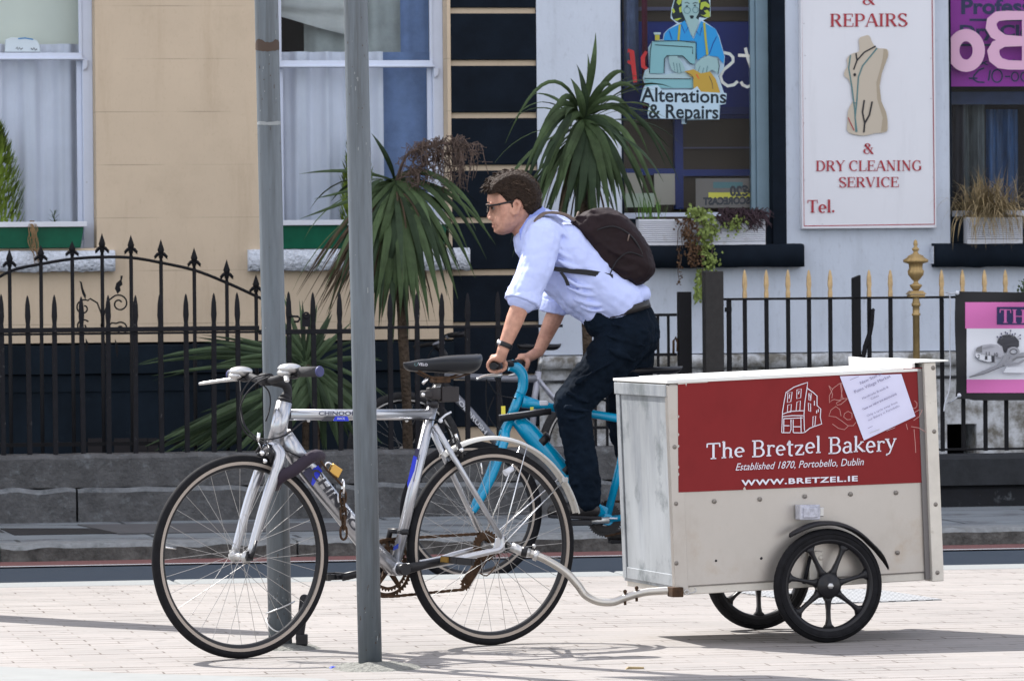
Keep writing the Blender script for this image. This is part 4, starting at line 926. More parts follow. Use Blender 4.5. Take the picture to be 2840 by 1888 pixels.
# arched guard behind the railing
AG = Sub(ST, (ST.P(370, 1258, yd(29.35)).x, yd(29.35), -.02))
arch = thing('arched_railing', AG, 'arched wrought iron screen with spear finials and scrolls behind the spiked railing', 'railing')
ax = [(-52,730,800),(29,689,752),(116,679,732),(203,668,718),(286,646,713),(366,651,715),(449,663,729),(541,686,750),(631,719,785),(712,760,822)]
pts = [AG.P(px, ar, 0) for px, tp, ar in ax]+[AG.P(745, 838, 0)]
pts = [AG.P(-140, 862, 0)]+pts
mb = MB(); mb.tube(smooth_pts(pts, 5), .0085, 6, flat=1.0); mb.build('arch_rail', M['iron_clean'], arch)
mb = MB(); q = AG.rect(-200, 1225, 742, 1236, 0); mb.box(q[0], q[1], -.01, .01, q[2], q[3]); q = AG.rect(-200, 966, 742, 975, 0); mb.build('bottom_rail', M['iron_clean'], arch)
for px, tp, ar in ax:
    x = AG.P(px, 1000, 0).x; za = AG.P(px, ar, 0).z; zt = AG.P(px, tp, 0).z; mb = MB(); r = .0105
    mb.tube([(x, 0, -.2), (x, 0, za+.012)], r, 8)
    mb.build('bar', M['iron_clean'], arch)
    fm = MB(); h = zt-za
    fm.revolve((x, 0, za), [(.0001, h), (.006, h*.86), (.019, h*.55), (.015, h*.42), (.008, h*.36), (.012, h*.32), (.008, h*.28), (.009, .012), (.0001, .01)], 10, 'Z', closed=False)
    for sg in (-1, 1):
        fm.tube([(x, 0, za+h*.42), (x+sg*.018, 0, za+h*.36), (x+sg*.033, 0, za+h*.24), (x+sg*.036, 0, za+h*.18), (x+sg*.026, 0, za+h*.2)], [.009,.010,.008,.005,.002], 6)
    fm.tube([(x-.012, 0, za+h*.25), (x+.012, 0, za+h*.25)], .007, 6)
    fm.build('finial', M['iron_clean'], arch)
def spiral(cx, cy, r0, r1, a0, a1, n=22): return [(cx+(r0+(r1-r0)*i/n)*math.cos(R(a0+(a1-a0)*i/n)), cy-(r0+(r1-r0)*i/n)*math.sin(R(a0+(a1-a0)*i/n))) for i in range(n+1)]
def scroll(pxs, r=.0045):
    mb = MB(); mb.tube([AG.P(x, y, -.012) for x, y in pxs], r, 6); return mb
scroll([(280,905),(286,880),(300,835)]+spiral(331, 842, 26, 7, 140, -330)).build('scroll', M['iron_clean'], arch)
scroll([(284,905),(281,870),(270,840),(250,828)]+spiral(232, 854, 24, 6, 60, 440)).build('scroll', M['iron_clean'], arch)
scroll([(300,905),(310,895)]+spiral(336, 912, 20, 6, 130, -300)).build('scroll', M['iron_clean'], arch)
scroll(spiral(230, 905, 20, 6, 40, 400)).build('scroll', M['iron_clean'], arch)
for pts_ in ([(325,815),(318,800),(322,785),(333,776),(334,764),(340,765),(337,778),(339,790),(332,795),(334,806)], [(236,830),(228,815),(224,800),(222,785),(219,779),(226,782),(230,800),(238,820)], [(318,940),(326,955),(328,975),(324,992),(320,968)], [(237,938),(244,950),(243,970),(236,975)]):
    mb = MB(); mb.prism([(AG.P(x, y, 0).x, AG.P(x, y, 0).z) for x, y in pts_], -.018, -.008); mb.build('iron_leaf', M['iron_clean'], arch)

# right hand railings
FR = Sub(RL, (xsplit+3.2, 0, zc-.072))
rail_r = thing('gold_tipped_railing', FR, 'black iron railing with gold painted spear tips in front of the white shop', 'railing')
zt_r = FR.P(2400, 826, 0).z
x0 = FR.P(2008, 826, 0).x; x1 = FR.P(3150, 826, 0).x
mb = MB(); mb.box(x0, x1, -.02, .02, zt_r-.007, zt_r+.006); mb.build('top_rail', M['iron_clean'], rail_r, bevel=.002)
zb = FR.P(2700, 1245, 0).z; mb = MB(); mb.box(x0, x1, -.014, .014, zb-.006, zb+.006); mb.build('bottom_rail', M['iron_clean'], rail_r, bevel=.002)
for px in (2066,2126,2186,2244,2303,2411,2470,2612,2670,2731,2789,2850,2910):
    x = FR.P(px, 900, 0).x; mb = MB(); mb.box(x-.0105, x+.0105, -.0105, .0105, zb-.01, zt_r-.007); pk = mb.build('picket', M['iron_clean'], rail_r, bevel=.002)
    m2 = spike_bar(x, zt_r+.007, zt_r+.03, FR.P(px, 748, 0).z, .0108); m2.build('gold_tip', M['gold_tip'], pk)
x = FR.P(2022, 900, 0).x; spike_bar(x, .0, zt_r-.0, zt_r+.02, .012, False).build('picket', M['iron_clean'], rail_r)
mb = MB(); mb.box(x-.02, x+.012, -.02, .02, zt_r-.07, zt_r-.045); mb.build('clamp', M['iron_clean'], rail_r)
def post(fr, px, ptop, w, d, slope, parent, name='post'):
    x = fr.P(px, 900, 0).x; zt = fr.P(px, ptop, 0).z; mb = MB(); h = w/2
    mb.hexa([(x-h,-d/2,0),(x+h,-d/2,0),(x+h,d/2,0),(x-h,d/2,0),(x-h,-d/2,zt-slope),(x+h,-d/2,zt),(x+h,d/2,zt),(x-h,d/2,zt-slope)])
    return mb.build(name, M['iron_clean'], parent, bevel=.004)
post(FR, 2375, 762, .046, .04, .018, rail_r)
gp = thing('gate_post', Sub(RL, (RL.P(1980, 1000, -.03).x, -.03, zc-.072)), 'broad black square gate post left of the gold tipped railing', 'post')
Fg = Sub(RL, (RL.P(1980, 1000, -.03).x, -.03, zc-.072)); zt = Fg.P(1980, 752, 0).z
mb = MB(); mb.box(-.052, .052, -.03, .03, 0, zt); mb.box(-.052, -.018, .031, .06, 0, zt+.004); mb.build('shaft', mat('post_black', (.022,.02,.02), .55, var=.3, vscale=30), gp, bevel=.004)
Fh = Sub(RL, (RL.P(1899, 1000, .1).x, .1, zc-.072))
gp2 = thing('gate_post', Fh, 'shorter slim black post between the cyclist and the broad gate post', 'post')
zt = Fh.P(1899, 809, 0).z; mb = MB(); mb.box(-.036, .036, -.03, .03, 0, zt); mb.build('shaft', M['iron_clean'], gp2, bevel=.004)
# side gate between them and behind the cyclist
Fq = Sub(RL, (RL.P(1850, 1000, .12).x, .12, zc-.072))
sg = thing('side_gate', Fq, 'low black bar gate behind the cyclist, left of the slim post', 'gate')
q = Fq.rect(1640, 870, 1876, 878, 0); mb = MB(); mb.box(q[0], q[1], -.012, .012, q[2], q[3]); q2 = Fq.rect(1640, 980, 1876, 988, 0); mb.box(q2[0], q2[1], -.012, .012, q2[2], q2[3]); q3 = Fq.rect(1640, 1180, 1876, 1188, 0); mb.box(q3[0], q3[1], -.012, .012, q3[2], q3[3]); mb.build('rail', M['iron_clean'], sg)
for px in (1650,1682,1714,1740,1765,1795,1825,1854):
    x = Fq.P(px, 950, 0).x; mb = MB(); mb.box(x-.007, x+.007, -.006, .006, 0, q[2]); mb.build('bar', M['iron_clean'], sg)
mb = MB(); mb.tube([Fq.P(1868, 980, -.02), Fq.P(1868, 945, -.02), Fq.P(1873, 935, -.02), Fq.P(1880, 950, -.02), Fq.P(1879, 975, -.02)], .007, 6); mb.build('bolt', M['rust'], sg)
# bent bar leaning in the gold tipped railing
Fn = Sub(RL, (FR.M.inverted() @ FR.M).to_translation()) if False else Sub(RL, (RL.P(2398, 1050, -.03).x, -.03, RL.P(2398, 1015, -.03).z))
nb = thing('bent_bar', Fn, 'loose bent black strip leaning inside the railing by the sloping top post', 'iron bar')
mb = MB(); pts = [Fn.P(x, y, 0) for x, y in ((2390,1030),(2394,990),(2400,960),(2412,925),(2417,900),(2419,880),(2420,862),(2424,856))]; mb.tube(pts, [.012,.013,.014,.014,.013,.012,.012,.008], 6, flat=.5); mb.build('bar', M['iron_clean'], nb)
# gold post with urn finial
Fo = Sub(RL, (RL.P(2541, 900, -.04).x, -.04, zc-.072))
go = thing('gold_post', Fo, 'slender gold post with fluted urn finial standing in the railing', 'post')
def zz(py): return Fo.P(2541, py, 0).z
mb = MB(); mb.revolve((0,0,0), [(.0001,0),(.024,0),(.024,.05),(.019,.06),(.019,zz(876)),(.024,zz(875)),(.024,zz(870)),(.019,zz(868)),(.019,zz(850)),(.025,zz(849)),(.025,zz(842)),(.021,zz(840)),(.018,zz(832)),(.018,zz(826))], 20, 'Z', closed=False); mb.build('shaft', M['gold'], go)
mb = MB(); a, b = .05, .032; mb.hexa([(-a,-a,zz(816)),(a,-a,zz(816)),(a,a,zz(816)),(-a,a,zz(816)),(-b,-b,zz(806)),(b,-b,zz(806)),(b,b,zz(806)),(-b,b,zz(806))]); mb.box(-.042,.042,-.042,.042,zz(824),zz(816.5)); mb.build('cap_block', M['gold'], go, bevel=.003)
mb = MB(); prof = [(.014,zz(806)),(.02,zz(803)),(.034,zz(793)),(.034,zz(790)),(.016,zz(786)),(.012,zz(780)),(.024,zz(774)),(.041,zz(762)),(.044,zz(752)),(.036,zz(745)),(.038,zz(732)),(.043,zz(731)),(.066,zz(727)),(.068,zz(721)),(.046,zz(714)),(.04,zz(709)),(.018,zz(704)),(.012,zz(698)),(.02,zz(693)),(.02,zz(690)),(.008,zz(684)),(.013,zz(678)),(.009,zz(668)),(.0001,zz(664))]
N_ = 36; vs_ = []
for i in range(N_):
    t = 2*PI*i/N_
    for j, (r, z) in enumerate(prof):
        f = 1+(.07*math.cos(t*12) if 7 <= j <= 15 else 0); vs_.append((r*f*math.cos(t), r*f*math.sin(t), z))
P_ = len(prof); mb.add(vs_, [(i*P_+k, ((i+1) % N_)*P_+k, ((i+1) % N_)*P_+k+1, i*P_+k+1) for i in range(N_) for k in range(P_-1)], True); mb.build('urn', M['gold'], go)

# ------------------------------------------------------------ banner tied to the railing
Fb = Sub(RL, (RL.P(2760, 960, -.09).x, -.09, RL.P(2760, 1100, -.09).z))
ban = thing('banner', Fb, 'black bordered pink and white banner with scissors tied to the railing', 'banner')
def bz(x, y): return [(2600+x/4.354, 780+y/4.354)]
class Bn(Art):
    def _p(s, x, y, d=0):
        wv = .012*math.sin((x-2650)/38.0+y/60.0)+.006*math.sin(y/23.0+x/90)
        return s.fr.P(x, y, s.off+wv-.0006*s.layer-d)
def grid_poly(a, m, x0, y0, x1, y1, nx=24, ny=16, f=lambda u, v, x, y: (x, y)):
    a._m(m); a.layer += 1; vs_ = []
    for j in range(ny+1):
        for i in range(nx+1):
            u, v = i/nx, j/ny; x, y = f(u, v, x0+(x1-x0)*u, y0+(y1-y0)*v); vs_.append(a._p(x, y))
    a.mb.add(vs_, [(j*(nx+1)+i, (j+1)*(nx+1)+i, (j+1)*(nx+1)+i+1, j*(nx+1)+i+1) for j in range(ny) for i in range(nx)], True)
a = Bn(Fb, 0)
grid_poly(a, 'banner_black', 2650, 808, 3050, 1110, f=lambda u, v, x, y: (x-2*math.sin(v*6), y+(6*u if v < .1 else 0)-(4 if v > .9 and u < .1 else 0)))
b_ = a.build('cloth', ban)
a = Bn(Fb, -.002)
grid_poly(a, 'pink', 2677, 838, 3020, 911); grid_poly(a, 'sign_white', 2681, 911, 3020, 1052); grid_poly(a, 'pink', 2681, 1052, 3020, 1089)
def sub_line(l, k=4):
    out = []
    for (p, q) in zip(l[:-1], l[1:]):
        for i in range(k): out.append((p[0]+(q[0]-p[0])*i/k, p[1]+(q[1]-p[1])*i/k))
    return out+[l[-1]]
a.layer += 3; grid_poly(a, 'poster_navy', 2765, 851, 3020, 900, 12, 4)
a.layer += 2
def Bz(l): return [(2600+x/4.354, 780+y/4.354) for x, y in l]
a.text('pink', 'THE', [(2771,857),(2880,860),(2880,897),(2771,895)], 'serif')
a.poly('photo_dark', Bz([(720,740),(735,690),(790,650),(870,640),(940,665),(985,720),(985,780),(960,810),(900,790),(850,810),(830,870),(800,850),(780,780)]))
for (x, y, c, d) in ((725,670,740,700),(760,670,770,700),(772,632,790,690),(820,615,830,660),(842,628,845,660),(883,595,875,660),(905,640,895,680),(938,633,915,680),(1000,650,965,680),(998,690,960,700)):
    a.line('photo_grey', Bz([(x,y),(c,d)]), 1.6); cc = Bz([(x,y)])[0]; a.poly('poster_navy', [(cc[0]+2.4*math.cos(t), cc[1]+2.4*math.sin(t)) for t in (0,1,2,3,4,5)])
a.poly('photo_light', Bz([(455,840),(470,800),(540,770),(640,755),(720,765),(780,800),(800,860),(790,900),(760,925),(700,925),(690,975),(600,975),(500,950),(455,900)])); a.poly('sign_white', Bz([(462,860),(540,880),(640,900),(690,905),(690,970),(600,970),(505,945),(460,905)]))
a.poly('photo_grey', Bz([(458,835),(480,800),(540,775),(540,860),(480,850)])); a.poly('photo_mid', Bz([(545,800),(640,775),(700,790),(640,800),(560,820)])); a.poly('photo_dark', Bz([(650,900),(690,900),(690,975),(655,975)]))
for t, x, y in (('2',485,885),('1',575,900),('11',585,850),('10',685,862)): 
    p = Bz([(x,y),(x+(28 if len(t) == 1 else 45),y+45)]); a.text('photo_dark', t, [(p[0][0],p[0][1]),(p[1][0],p[0][1]),(p[1][0],p[1][1]),(p[0][0],p[1][1])], 'sans', .01)
a.line('photo_dark', Bz([(455,905),(505,950),(600,978),(700,980)]), 1.2); a.line('photo_grey', Bz([(460,855),(540,880),(690,900),(760,925)]), 1)
a.line('photo_mid', Bz([(385,1155),(560,1095),(720,1030),(800,960),(850,880)]), [3,8,9,12,14,11]); a.line('photo_dark', Bz([(385,1158),(570,1115),(740,1045),(830,1010)]), 1.6)
a.line('photo_mid', Bz([(918+60*math.cos(R(t)), 850+46*math.sin(R(t))) for t in range(0, 360, 24)]), 7, True); a.line('photo_dark', Bz([(918+42*math.cos(R(t)), 850+30*math.sin(R(t))) for t in range(0, 360, 24)]), 2.5, True)
a.line('photo_mid', Bz([(810,1010),(880,960),(960,900),(1050,880)]), 12); a.line('photo_grey', Bz([(905,955),(960,920),(1050,910)]), 5); a.line('photo_mid', Bz([(870,1010),(980,990),(1050,950)]), 7)
a.poly('sign_white', Bz([(830,1035),(1060,1035),(1060,1110),(790,1105)])); a.line('photo_mid', Bz([(790,1105),(1060,1110)]), 2); a.line('photo_mid', Bz([(830,1035),(790,1100)]), 1)
a.build('print', ban)
for (p0, p1) in (((2655,812),(2625,812)), ((2660,1096),(2628,1118))):
    mb = MB(); mb.tube([Fb.P(*p0, -.02), Fb.P((p0[0]+p1[0])/2, (p0[1]+p1[1])/2+3, .02), Fb.P(*p1, .06)], .004, 6); mb.ball(Fb.P(*p0, -.012), .012); mb.build('tie', M['white_plastic'], ban)
mb = MB(); Fc_ = Sub(RL, (RL.P(2634, 900, -.05).x, -.05, RL.P(2634, 1000, -.05).z)); pts = [Fc_.P(x, y, 0) for x, y in ((2620,818),(2634,822),(2635,880),(2634,960),(2636,1020),(2633,1080),(2622,1112),(2618,1140))]; mb.tube(smooth_pts(pts), .0035, 6); o = mb.build('cord', M['white_plastic']); o.matrix_world = Fc_.M; tag(o, 'thin grey cord hanging from the rail left of the banner', 'cord')

# ------------------------------------------------------------ window boxes
def green_box(px, label):
    q0 = CH.P((px[0]+px[2])/2, px[3], -.04); f = Sub(CH, (q0.x, -.04, q0.z)); t = thing('window_box', f, label, 'window box', 'green window boxes on the cream house')
    x0, x1, z0, z1 = f.rect(*px, 0); mb = MB(); t_ = .012
    mb.hexa([(x0+.02,0,.012),(x1-.02,0,.012),(x1-.02,.15,.012),(x0+.02,.15,.012),(x0,-.01,z1),(x1,-.01,z1),(x1,.16,z1),(x0,.16,z1)]); mb.build('trough', M['green_plastic'], t, bevel=.004)
    mb = MB(); a = .016; mb.box(x0-a, x1+a, -.03, -.0105, z1-.004, z1+.026); mb.box(x0-a, x1+a, .161, .175, z1-.004, z1+.026); mb.box(x0-a, x0-.001, -.0105, .161, z1-.004, z1+.026); mb.box(x1+.001, x1+a, -.0105, .161, z1-.004, z1+.026); mb.build('rim', M['white_plastic'], t, bevel=.002)
    mb = MB(); rough_slab(mb, x0+.002, x1-.002, .0, .158, z1-.02, z1+.018, .012, px[0], 40); mb.build('soil', M['soil'], t)
    return f, x0, x1, z1+.02
g1 = green_box((-120, 628, 233, 694), 'green plastic window box with pale rim under the left window, conifer in it')
g2 = green_box((768, 622, 1240, 694), 'green plastic window box behind the palm and second steel pole')
def white_box(fr, px, label):
    q0 = fr.P((px[0]+px[2])/2, px[3], -.07); f = Sub(fr, (q0.x, -.07, q0.z)); t = thing('window_box', f, label, 'window box', 'white ribbed window boxes on the shop')
    x0, x1, z0, z1 = f.rect(*px, 0); mb = MB(); h = z1
    prof = [(0.0, .0), (-.002, .028), (.008, .030)]; n = 11; zs = [.032+(h-.034)*i/n for i in range(n+1)]
    for i in range(n): prof += [(-.004, zs[i]+.002), (-.004, zs[i]+(h-.034)/n*.62), (.006, zs[i]+(h-.034)/n*.70), (.006, zs[i+1]-.001)]
    loops = [[(x, y, z) for y, z in prof]+[(x, .02, h), (x, .15, h), (x, .15, 0)] for x in (x0, x1)]
    mb.loft(loops, False); mb.build('trough', M['white_plastic'], t)
    mb = MB(); rough_slab(mb, x0+.01, x1-.01, .015, .14, h-.012, h+.006, .008, px[0], 40); mb.build('soil', M['soil'], t)
    return f, x0, x1, h
wb1 = white_box(SH, (1772, 607, 2123, 685), 'white ribbed window box trailing ivy in front of the tailor window')
wb2 = white_box(SH, (2683, 602, 2836, 677), 'white ribbed window box under the dry feathery grass at the right')

# ------------------------------------------------------------ leaves and plants
def blade(mb, c, az, el, L, w, droop, n=8, twist=0.0, fold=.25, wob=0):
    """strap leaf from c, curving down"""
    c = Vector(c); d = Vector((math.cos(az)*math.cos(el), math.sin(az)*math.cos(el), math.sin(el)))
    side = Vector((-math.sin(az), math.cos(az), 0)); vs_ = []; p = c.copy(); dd = d.copy()
    for i in range(n+1):
        t = i/n; ww = w*(.45+1.0*t if t < .35 else (.8+.2*math.sin((t-.35)/.65*PI))*(1-max(0, (t-.55)/.45)**1.6))*.5
        ww = max(ww, w*.02); up = side.cross(dd).normalized()
        s2 = (side*math.cos(twist*t)+up*math.sin(twist*t))
        vs_ += [p-s2*ww+up*ww*fold, p.copy(), p+s2*ww+up*ww*fold]
        dd = (dd+Vector((0, 0, -droop/n*(.4+1.6*t)))).normalized(); p = p+dd*(L/n)
    fs = []
    for i in range(n): fs += [(3*i, 3*i+1, 3*i+4, 3*i+3), (3*i+1, 3*i+2, 3*i+5, 3*i+4)]
    mb.add(vs_, fs, False)
def palm(fr, label, base_z, trunk, crown_px, leaves, seed, dead=0, scale=1.0, fr_y=0.0, spread=1.0, lw=.042, topel=48):
    rr = random.Random(seed); t = thing('cordyline_palm', fr, label, 'palm', 'spiky cordyline palms before the houses')
    c = fr.P(crown_px[0], crown_px[1], fr_y)
    if trunk:
        mb = MB(); pts = [Vector((c.x+trunk, 0, 0)), Vector((c.x+trunk*.9, 0, (c.z)*.4)), Vector((c.x+trunk*.35, 0, c.z*.75)), c+Vector((0,0,-.02))]
        pts = smooth_pts(pts, 6); mb.tube(pts, [.030-.005*i/len(pts)+rr.uniform(-.003, .003) for i in range(len(pts))], 10); mb.build('trunk', M['bark'], t)
    lm = MB()
    for i in range(leaves):
        u = i/leaves; az = rr.uniform(0, 2*PI); el = R(topel)*(1-u)-R(82)*u+rr.uniform(-.15, .15)
        L = scale*rr.uniform(.55, .78)*(1.05 if u > .3 else .8); lm.mi = 0 if rr.random() < .6 else 1
        cc = c+Vector((math.cos(az), math.sin(az), 0))*.025-Vector((0, 0, .14*u))
        blade(lm, cc, az, el, L, lw*rr.uniform(.8, 1.15), 1.0*spread*rr.uniform(.8, 1.25), 9, rr.uniform(-.5, .5))
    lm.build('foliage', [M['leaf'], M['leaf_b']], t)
    if dead:
        dm = MB()
        for i in range(dead):
            az = rr.uniform(0, 2*PI); cc = c+Vector((math.cos(az)*.04, math.sin(az)*.04, -.12-rr.uniform(0, .3)))
            blade(dm, cc, az, R(-50)+rr.uniform(-.3, .3), rr.uniform(.3, .55)*scale, .012, 1.6, 7, rr.uniform(-3, 3), .6)
        dm.build('dead_leaves', M['dead'], t)
    return t, c
FP1 = Sub(ST, (ST.P(1100, 900, yd(29.5)).x, yd(29.5), -.3))
p1, c1 = palm(FP1, 'large drooping cordyline palm in front of the window, partly behind the second steel pole', 0, .07, (1092, 500), 58, 11, 50, 1.0, topel=15, lw=.034)
FP2 = Sub(ST, (ST.P(1615, 900, yd(29.9)).x, yd(29.9), -.3))
p2, c2 = palm(FP2, 'tall upright cordyline palm with a pointed crown, above the cyclist', 0, .03, (1612, 325), 50, 5, 14, 1.0, topel=50, lw=.034)
lm = MB()
def aimed(lm, fr, c, tip, w, sag, bow=0, n=12, y=0.0):
    """leaf from point c to photo pixel tip, hanging with sag"""
    e = fr.P(tip[0], tip[1], y); c = Vector(c); pts = []
    for i in range(n+1):
        t = i/n; p = c.lerp(e, t); p.z += sag*4*t*(1-t); p.y += bow*4*t*(1-t); pts.append(p)
    vs_ = []
    for i, p in enumerate(pts):
        t = i/n; d = (pts[min(i+1, n)]-pts[max(i-1, 0)]).normalized(); s = d.cross(Vector((0, 1, 0))).normalized(); ww = w*.5*max(.04, min(1, .4+2.2*t)*(1-max(0, (t-.5)/.5)**1.7))
        vs_ += [p-s*ww+Vector((0, .3*ww, 0)), p, p+s*ww+Vector((0, .3*ww, 0))]
    fs = []
    for i in range(n): fs += [(3*i, 3*i+1, 3*i+4, 3*i+3), (3*i+1, 3*i+2, 3*i+5, 3*i+4)]
    lm.add(vs_, fs)
for tip, sag, w in (((1760,330),.12,.03),((1800,430),.16,.03),((1850,470),.2,.028),((1700,250),.1,.035),((1500,430),.22,.035),((1460,480),.22,.035),((1430,600),.22,.035),((1765,600),.1,.04),((1815,590),.14,.036),((1590,540),.0,.05),((1545,520),.08,.05),((1675,540),.05,.05),((1710,520),.09,.045),((1630,150),0,.03),((1600,180),0,.035),((1652,92),0,.04),((1583,218),-.0,.045),((1735,205),.10,.035),((1775,262),.12,.03),((1400,400),.28,.022),((1890,520),.22,.022),((1480,580),.18,.045),((1440,520),.2,.045),((1520,610),.12,.05),((1560,600),.06,.05),((1600,610),.03,.05),((1640,610),.03,.05),((1690,600),.06,.05),((1740,590),.1,.045),((1790,560),.16,.04),((1835,600),.2,.035),((1500,560),.2,.04),((1470,600),.22,.04),((1660,600),.06,.045),((1580,560),.05,.045),((1715,610),.12,.04),((1540,560),.1,.045),((1618,560),.02,.05)):
    lm.mi = 0 if (tip[0]//7) % 3 else 1; aimed(lm, FP2, c2+Vector((rnd.uniform(-.02,.02), -.04, -.02)), tip, w, sag, -.12, y=-.16-rnd.uniform(0,.12))
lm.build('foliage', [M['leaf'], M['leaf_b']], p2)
lm = MB()
for tip, sag, w in (((1300,700),.12,.03),((1275,760),.1,.035),((1240,820),.08,.04),((1210,780),.08,.042),((1165,860),.03,.045),((1130,870),.02,.045),((1080,870),.01,.045),((1040,850),.02,.042),((1000,820),.05,.04),((965,790),.06,.036),((930,830),.09,.03),((1320,640),.16,.026),((1100,800),.0,.05),((830,483),.03,.02),((870,552),.0,.02),((830,608),.0,.022),((1030,370),.0,.028),((1360,662),.16,.028),((1375,680),.1,.024),((1350,720),.14,.03),((1318,770),.12,.035),((1270,830),.12,.04),((1225,870),.1,.045),((1190,890),.05,.05),((1150,885),.04,.05),((1110,880),.02,.05),((1060,880),.0,.05),((1020,860),.0,.04),((960,840),.06,.04),((900,800),.08,.035),((870,760),.1,.03),((1075,760),.0,.05),((1130,790),.02,.05),((1180,800),.06,.05),((1240,760),.1,.045),((1205,690),.08,.045),((1040,700),.02,.045),((985,760),.04,.04),((940,720),.08,.03),((1090,860),.0,.045)):
    lm.mi = 0 if (tip[0]//7) % 3 else 1; aimed(lm, FP1, c1+Vector((rnd.uniform(-.03,.03), -.03, 0)), tip, w, sag, -.12, y=-.14-rnd.uniform(0,.14))
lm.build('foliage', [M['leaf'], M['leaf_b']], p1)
dl = MB(); r3 = random.Random(31)
for i in range(48):
    aimed(dl, FP1, c1+Vector((r3.uniform(-.08,.02), -.05, -.05)), (r3.gauss(905, 38), r3.uniform(720, 885)), r3.uniform(.008,.016), r3.uniform(.03,.10), -.1, y=-.1-r3.uniform(0,.2))
for i in range(7):
    aimed(dl, FP1, c1+Vector((0, -.05, -.05)), (r3.uniform(950, 1250), r3.uniform(640, 860)), .010, .05, -.1, y=-.2)
dl.build('dead_leaves', M['dead'], p1)
# dead flower stalks of the left palm
dm = MB(); r2 = random.Random(4)
main = smooth_pts([c1+Vector((0,-.1,0)), FP1.P(1130, 430, -.2), FP1.P(1190, 405, -.25), FP1.P(1240, 398, -.28), FP1.P(1300, 402, -.28)], 6); dm.tube(main, [.008]*len(main), 6)
m2 = smooth_pts([c1+Vector((0,-.1,0)), FP1.P(1140, 480, -.2), FP1.P(1190, 450, -.2), FP1.P(1250, 420, -.25)], 6); dm.tube(m2, .006, 6)
for i in range(150):
    s = (main if i % 3 else m2); b = s[r2.randint(6, len(s)-1)]; right = b.x > FP1.P(1215, 400, -.2).x
    q = [b, b+Vector((r2.uniform(-.05,.07), r2.uniform(-.05,.05), r2.uniform(-.02,.05)))]; L = r2.uniform(.06, .26) if right else r2.uniform(.04, .14)
    e = q[-1]+Vector((r2.uniform(-.03,.06), r2.uniform(-.04,.04), -L*.5)); q += [e, e+Vector((r2.uniform(-.03,.03), 0, -L*.5))]
    dm.tube(smooth_pts(q, 2), [.0023]*7, 4)
    for k in range(5):
        p = q[1].lerp(q[-1], r2.random()); d = Vector((r2.uniform(-.035,.035), r2.uniform(-.03,.03), r2.uniform(-.03,.01))); dm.tube([p, p+d], [.0018,.0015], 4); dm.ball(p+d, .0036, 5, 4)
dm.build('flower_stalk', M['stalk'], p1)
# low cordylines in the basement yard, behind the railings
def low_plant(px, label, tips, seed, w=.05, sg=.55, m3='leaf', ex=2):
    f = Sub(ST, (ST.P(px[0], 1200, yd(29.15)).x, yd(29.15), -.3)); t = thing('cordyline_palm', f, label, 'palm', 'spiky cordyline palms before the houses'); c = f.P(px[0], px[1], 0); r = random.Random(seed); lm = MB()
    for tip, sag in tips:
        for k in range(ex):
            lm.mi = r.choice((0, 0, 1)); aimed(lm, f, c+Vector((r.uniform(-.03,.03), 0, r.uniform(-.04,.04))), (tip[0]+r.uniform(-14,14)*k, tip[1]+r.uniform(-14,14)*k), w*r.uniform(.6, 1.1), sag*sg, -.03, y=r.uniform(-.1,.12))
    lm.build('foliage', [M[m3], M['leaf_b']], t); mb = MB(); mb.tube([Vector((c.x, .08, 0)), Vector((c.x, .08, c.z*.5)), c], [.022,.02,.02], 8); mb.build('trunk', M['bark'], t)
low_plant((850,1010), 'cordyline rosette low behind the railing, leaves fanning out past the first steel pole', [((382,1012),.09),((390,1004),.12),((425,1055),.06),((480,990),.1),((545,935),.04),((560,960),.06),((600,1010),.05),((640,930),.0),((700,905),0),((735,880),0),((760,850),0),((790,815),0),((830,830),0),((880,840),0),((920,860),0),((970,900),.02),((1010,950),.03),((1060,1000),.05),((1080,1100),.05),((1000,1150),.03),((930,1180),.03),((880,1200),0),((800,1210),0),((760,1180),0),((960,1040),.04),((905,925),.02)], 3, .026, .6, 'leaf_c')
low_plant((880,1040), 'broad leaved cordyline low in the yard, behind the silver bicycle front wheel', [((430,1250),.09),((455,1255),.06),((500,1245),.1),((470,1200),.12),((540,1250),.05),((560,1165),.07),((590,1255),.03),((620,1250),.02),((520,1190),.08),((650,1110),.03),((680,1255),0),((720,1260),0),((760,1250),0),((640,1190),.04),((600,1215),.05),((690,1160),.02),((940,1240),.03),((980,1200),.05),((1020,1150),.06),((1060,1230),.05),((1000,1100),.02),((900,1255),0)], 8, .055, .1, 'leaf_c', 3)
# conifers
def conifer(f0, px, py_base, h_px, w_px, label, seed):
    P0 = f0.P(px, py_base, .05); f = Sub(f0, (P0.x, .05, P0.z-.03)); t = thing('dwarf_conifer', f, label, 'conifer', 'dwarf conifers in the green window boxes'); s = 1/470.0
    H = h_px*s; Wd = w_px*s; mb = MB(); r = random.Random(seed)
    for i in range(1500):
        u = r.random()**.8; a = r.uniform(0, 2*PI); z = H*u; rad = Wd*(1-u)**.55*(.55+.45*r.random())*(1+.25*noise.noise(Vector((a, z*9, seed)))); rad = min(rad, Wd*.75)
        p = Vector((rad*math.cos(a), rad*.8*math.sin(a)*.7, z)); d = Vector((math.cos(a)*.45, math.sin(a)*.35, 1)).normalized()*r.uniform(.03, .07); s_ = Vector((-math.sin(a), math.cos(a), 0))*r.uniform(.005, .010)
        mb.add([p-s_, p+s_, p+d*.6+s_*.7, p+d, p+d*.6-s_*.7], [(0,1,2,3,4)])
    mb.build('foliage', M['conifer'], t); mb = MB(); mb.tube([(0,0,-.0),(0,0,H*.7)], [.012,.004], 6); mb.build('trunk', M['bark'], t)
conifer(CH, -22, 612, 290, 110, 'bright green dwarf conifer in the window box at the left edge of the photo', 2)
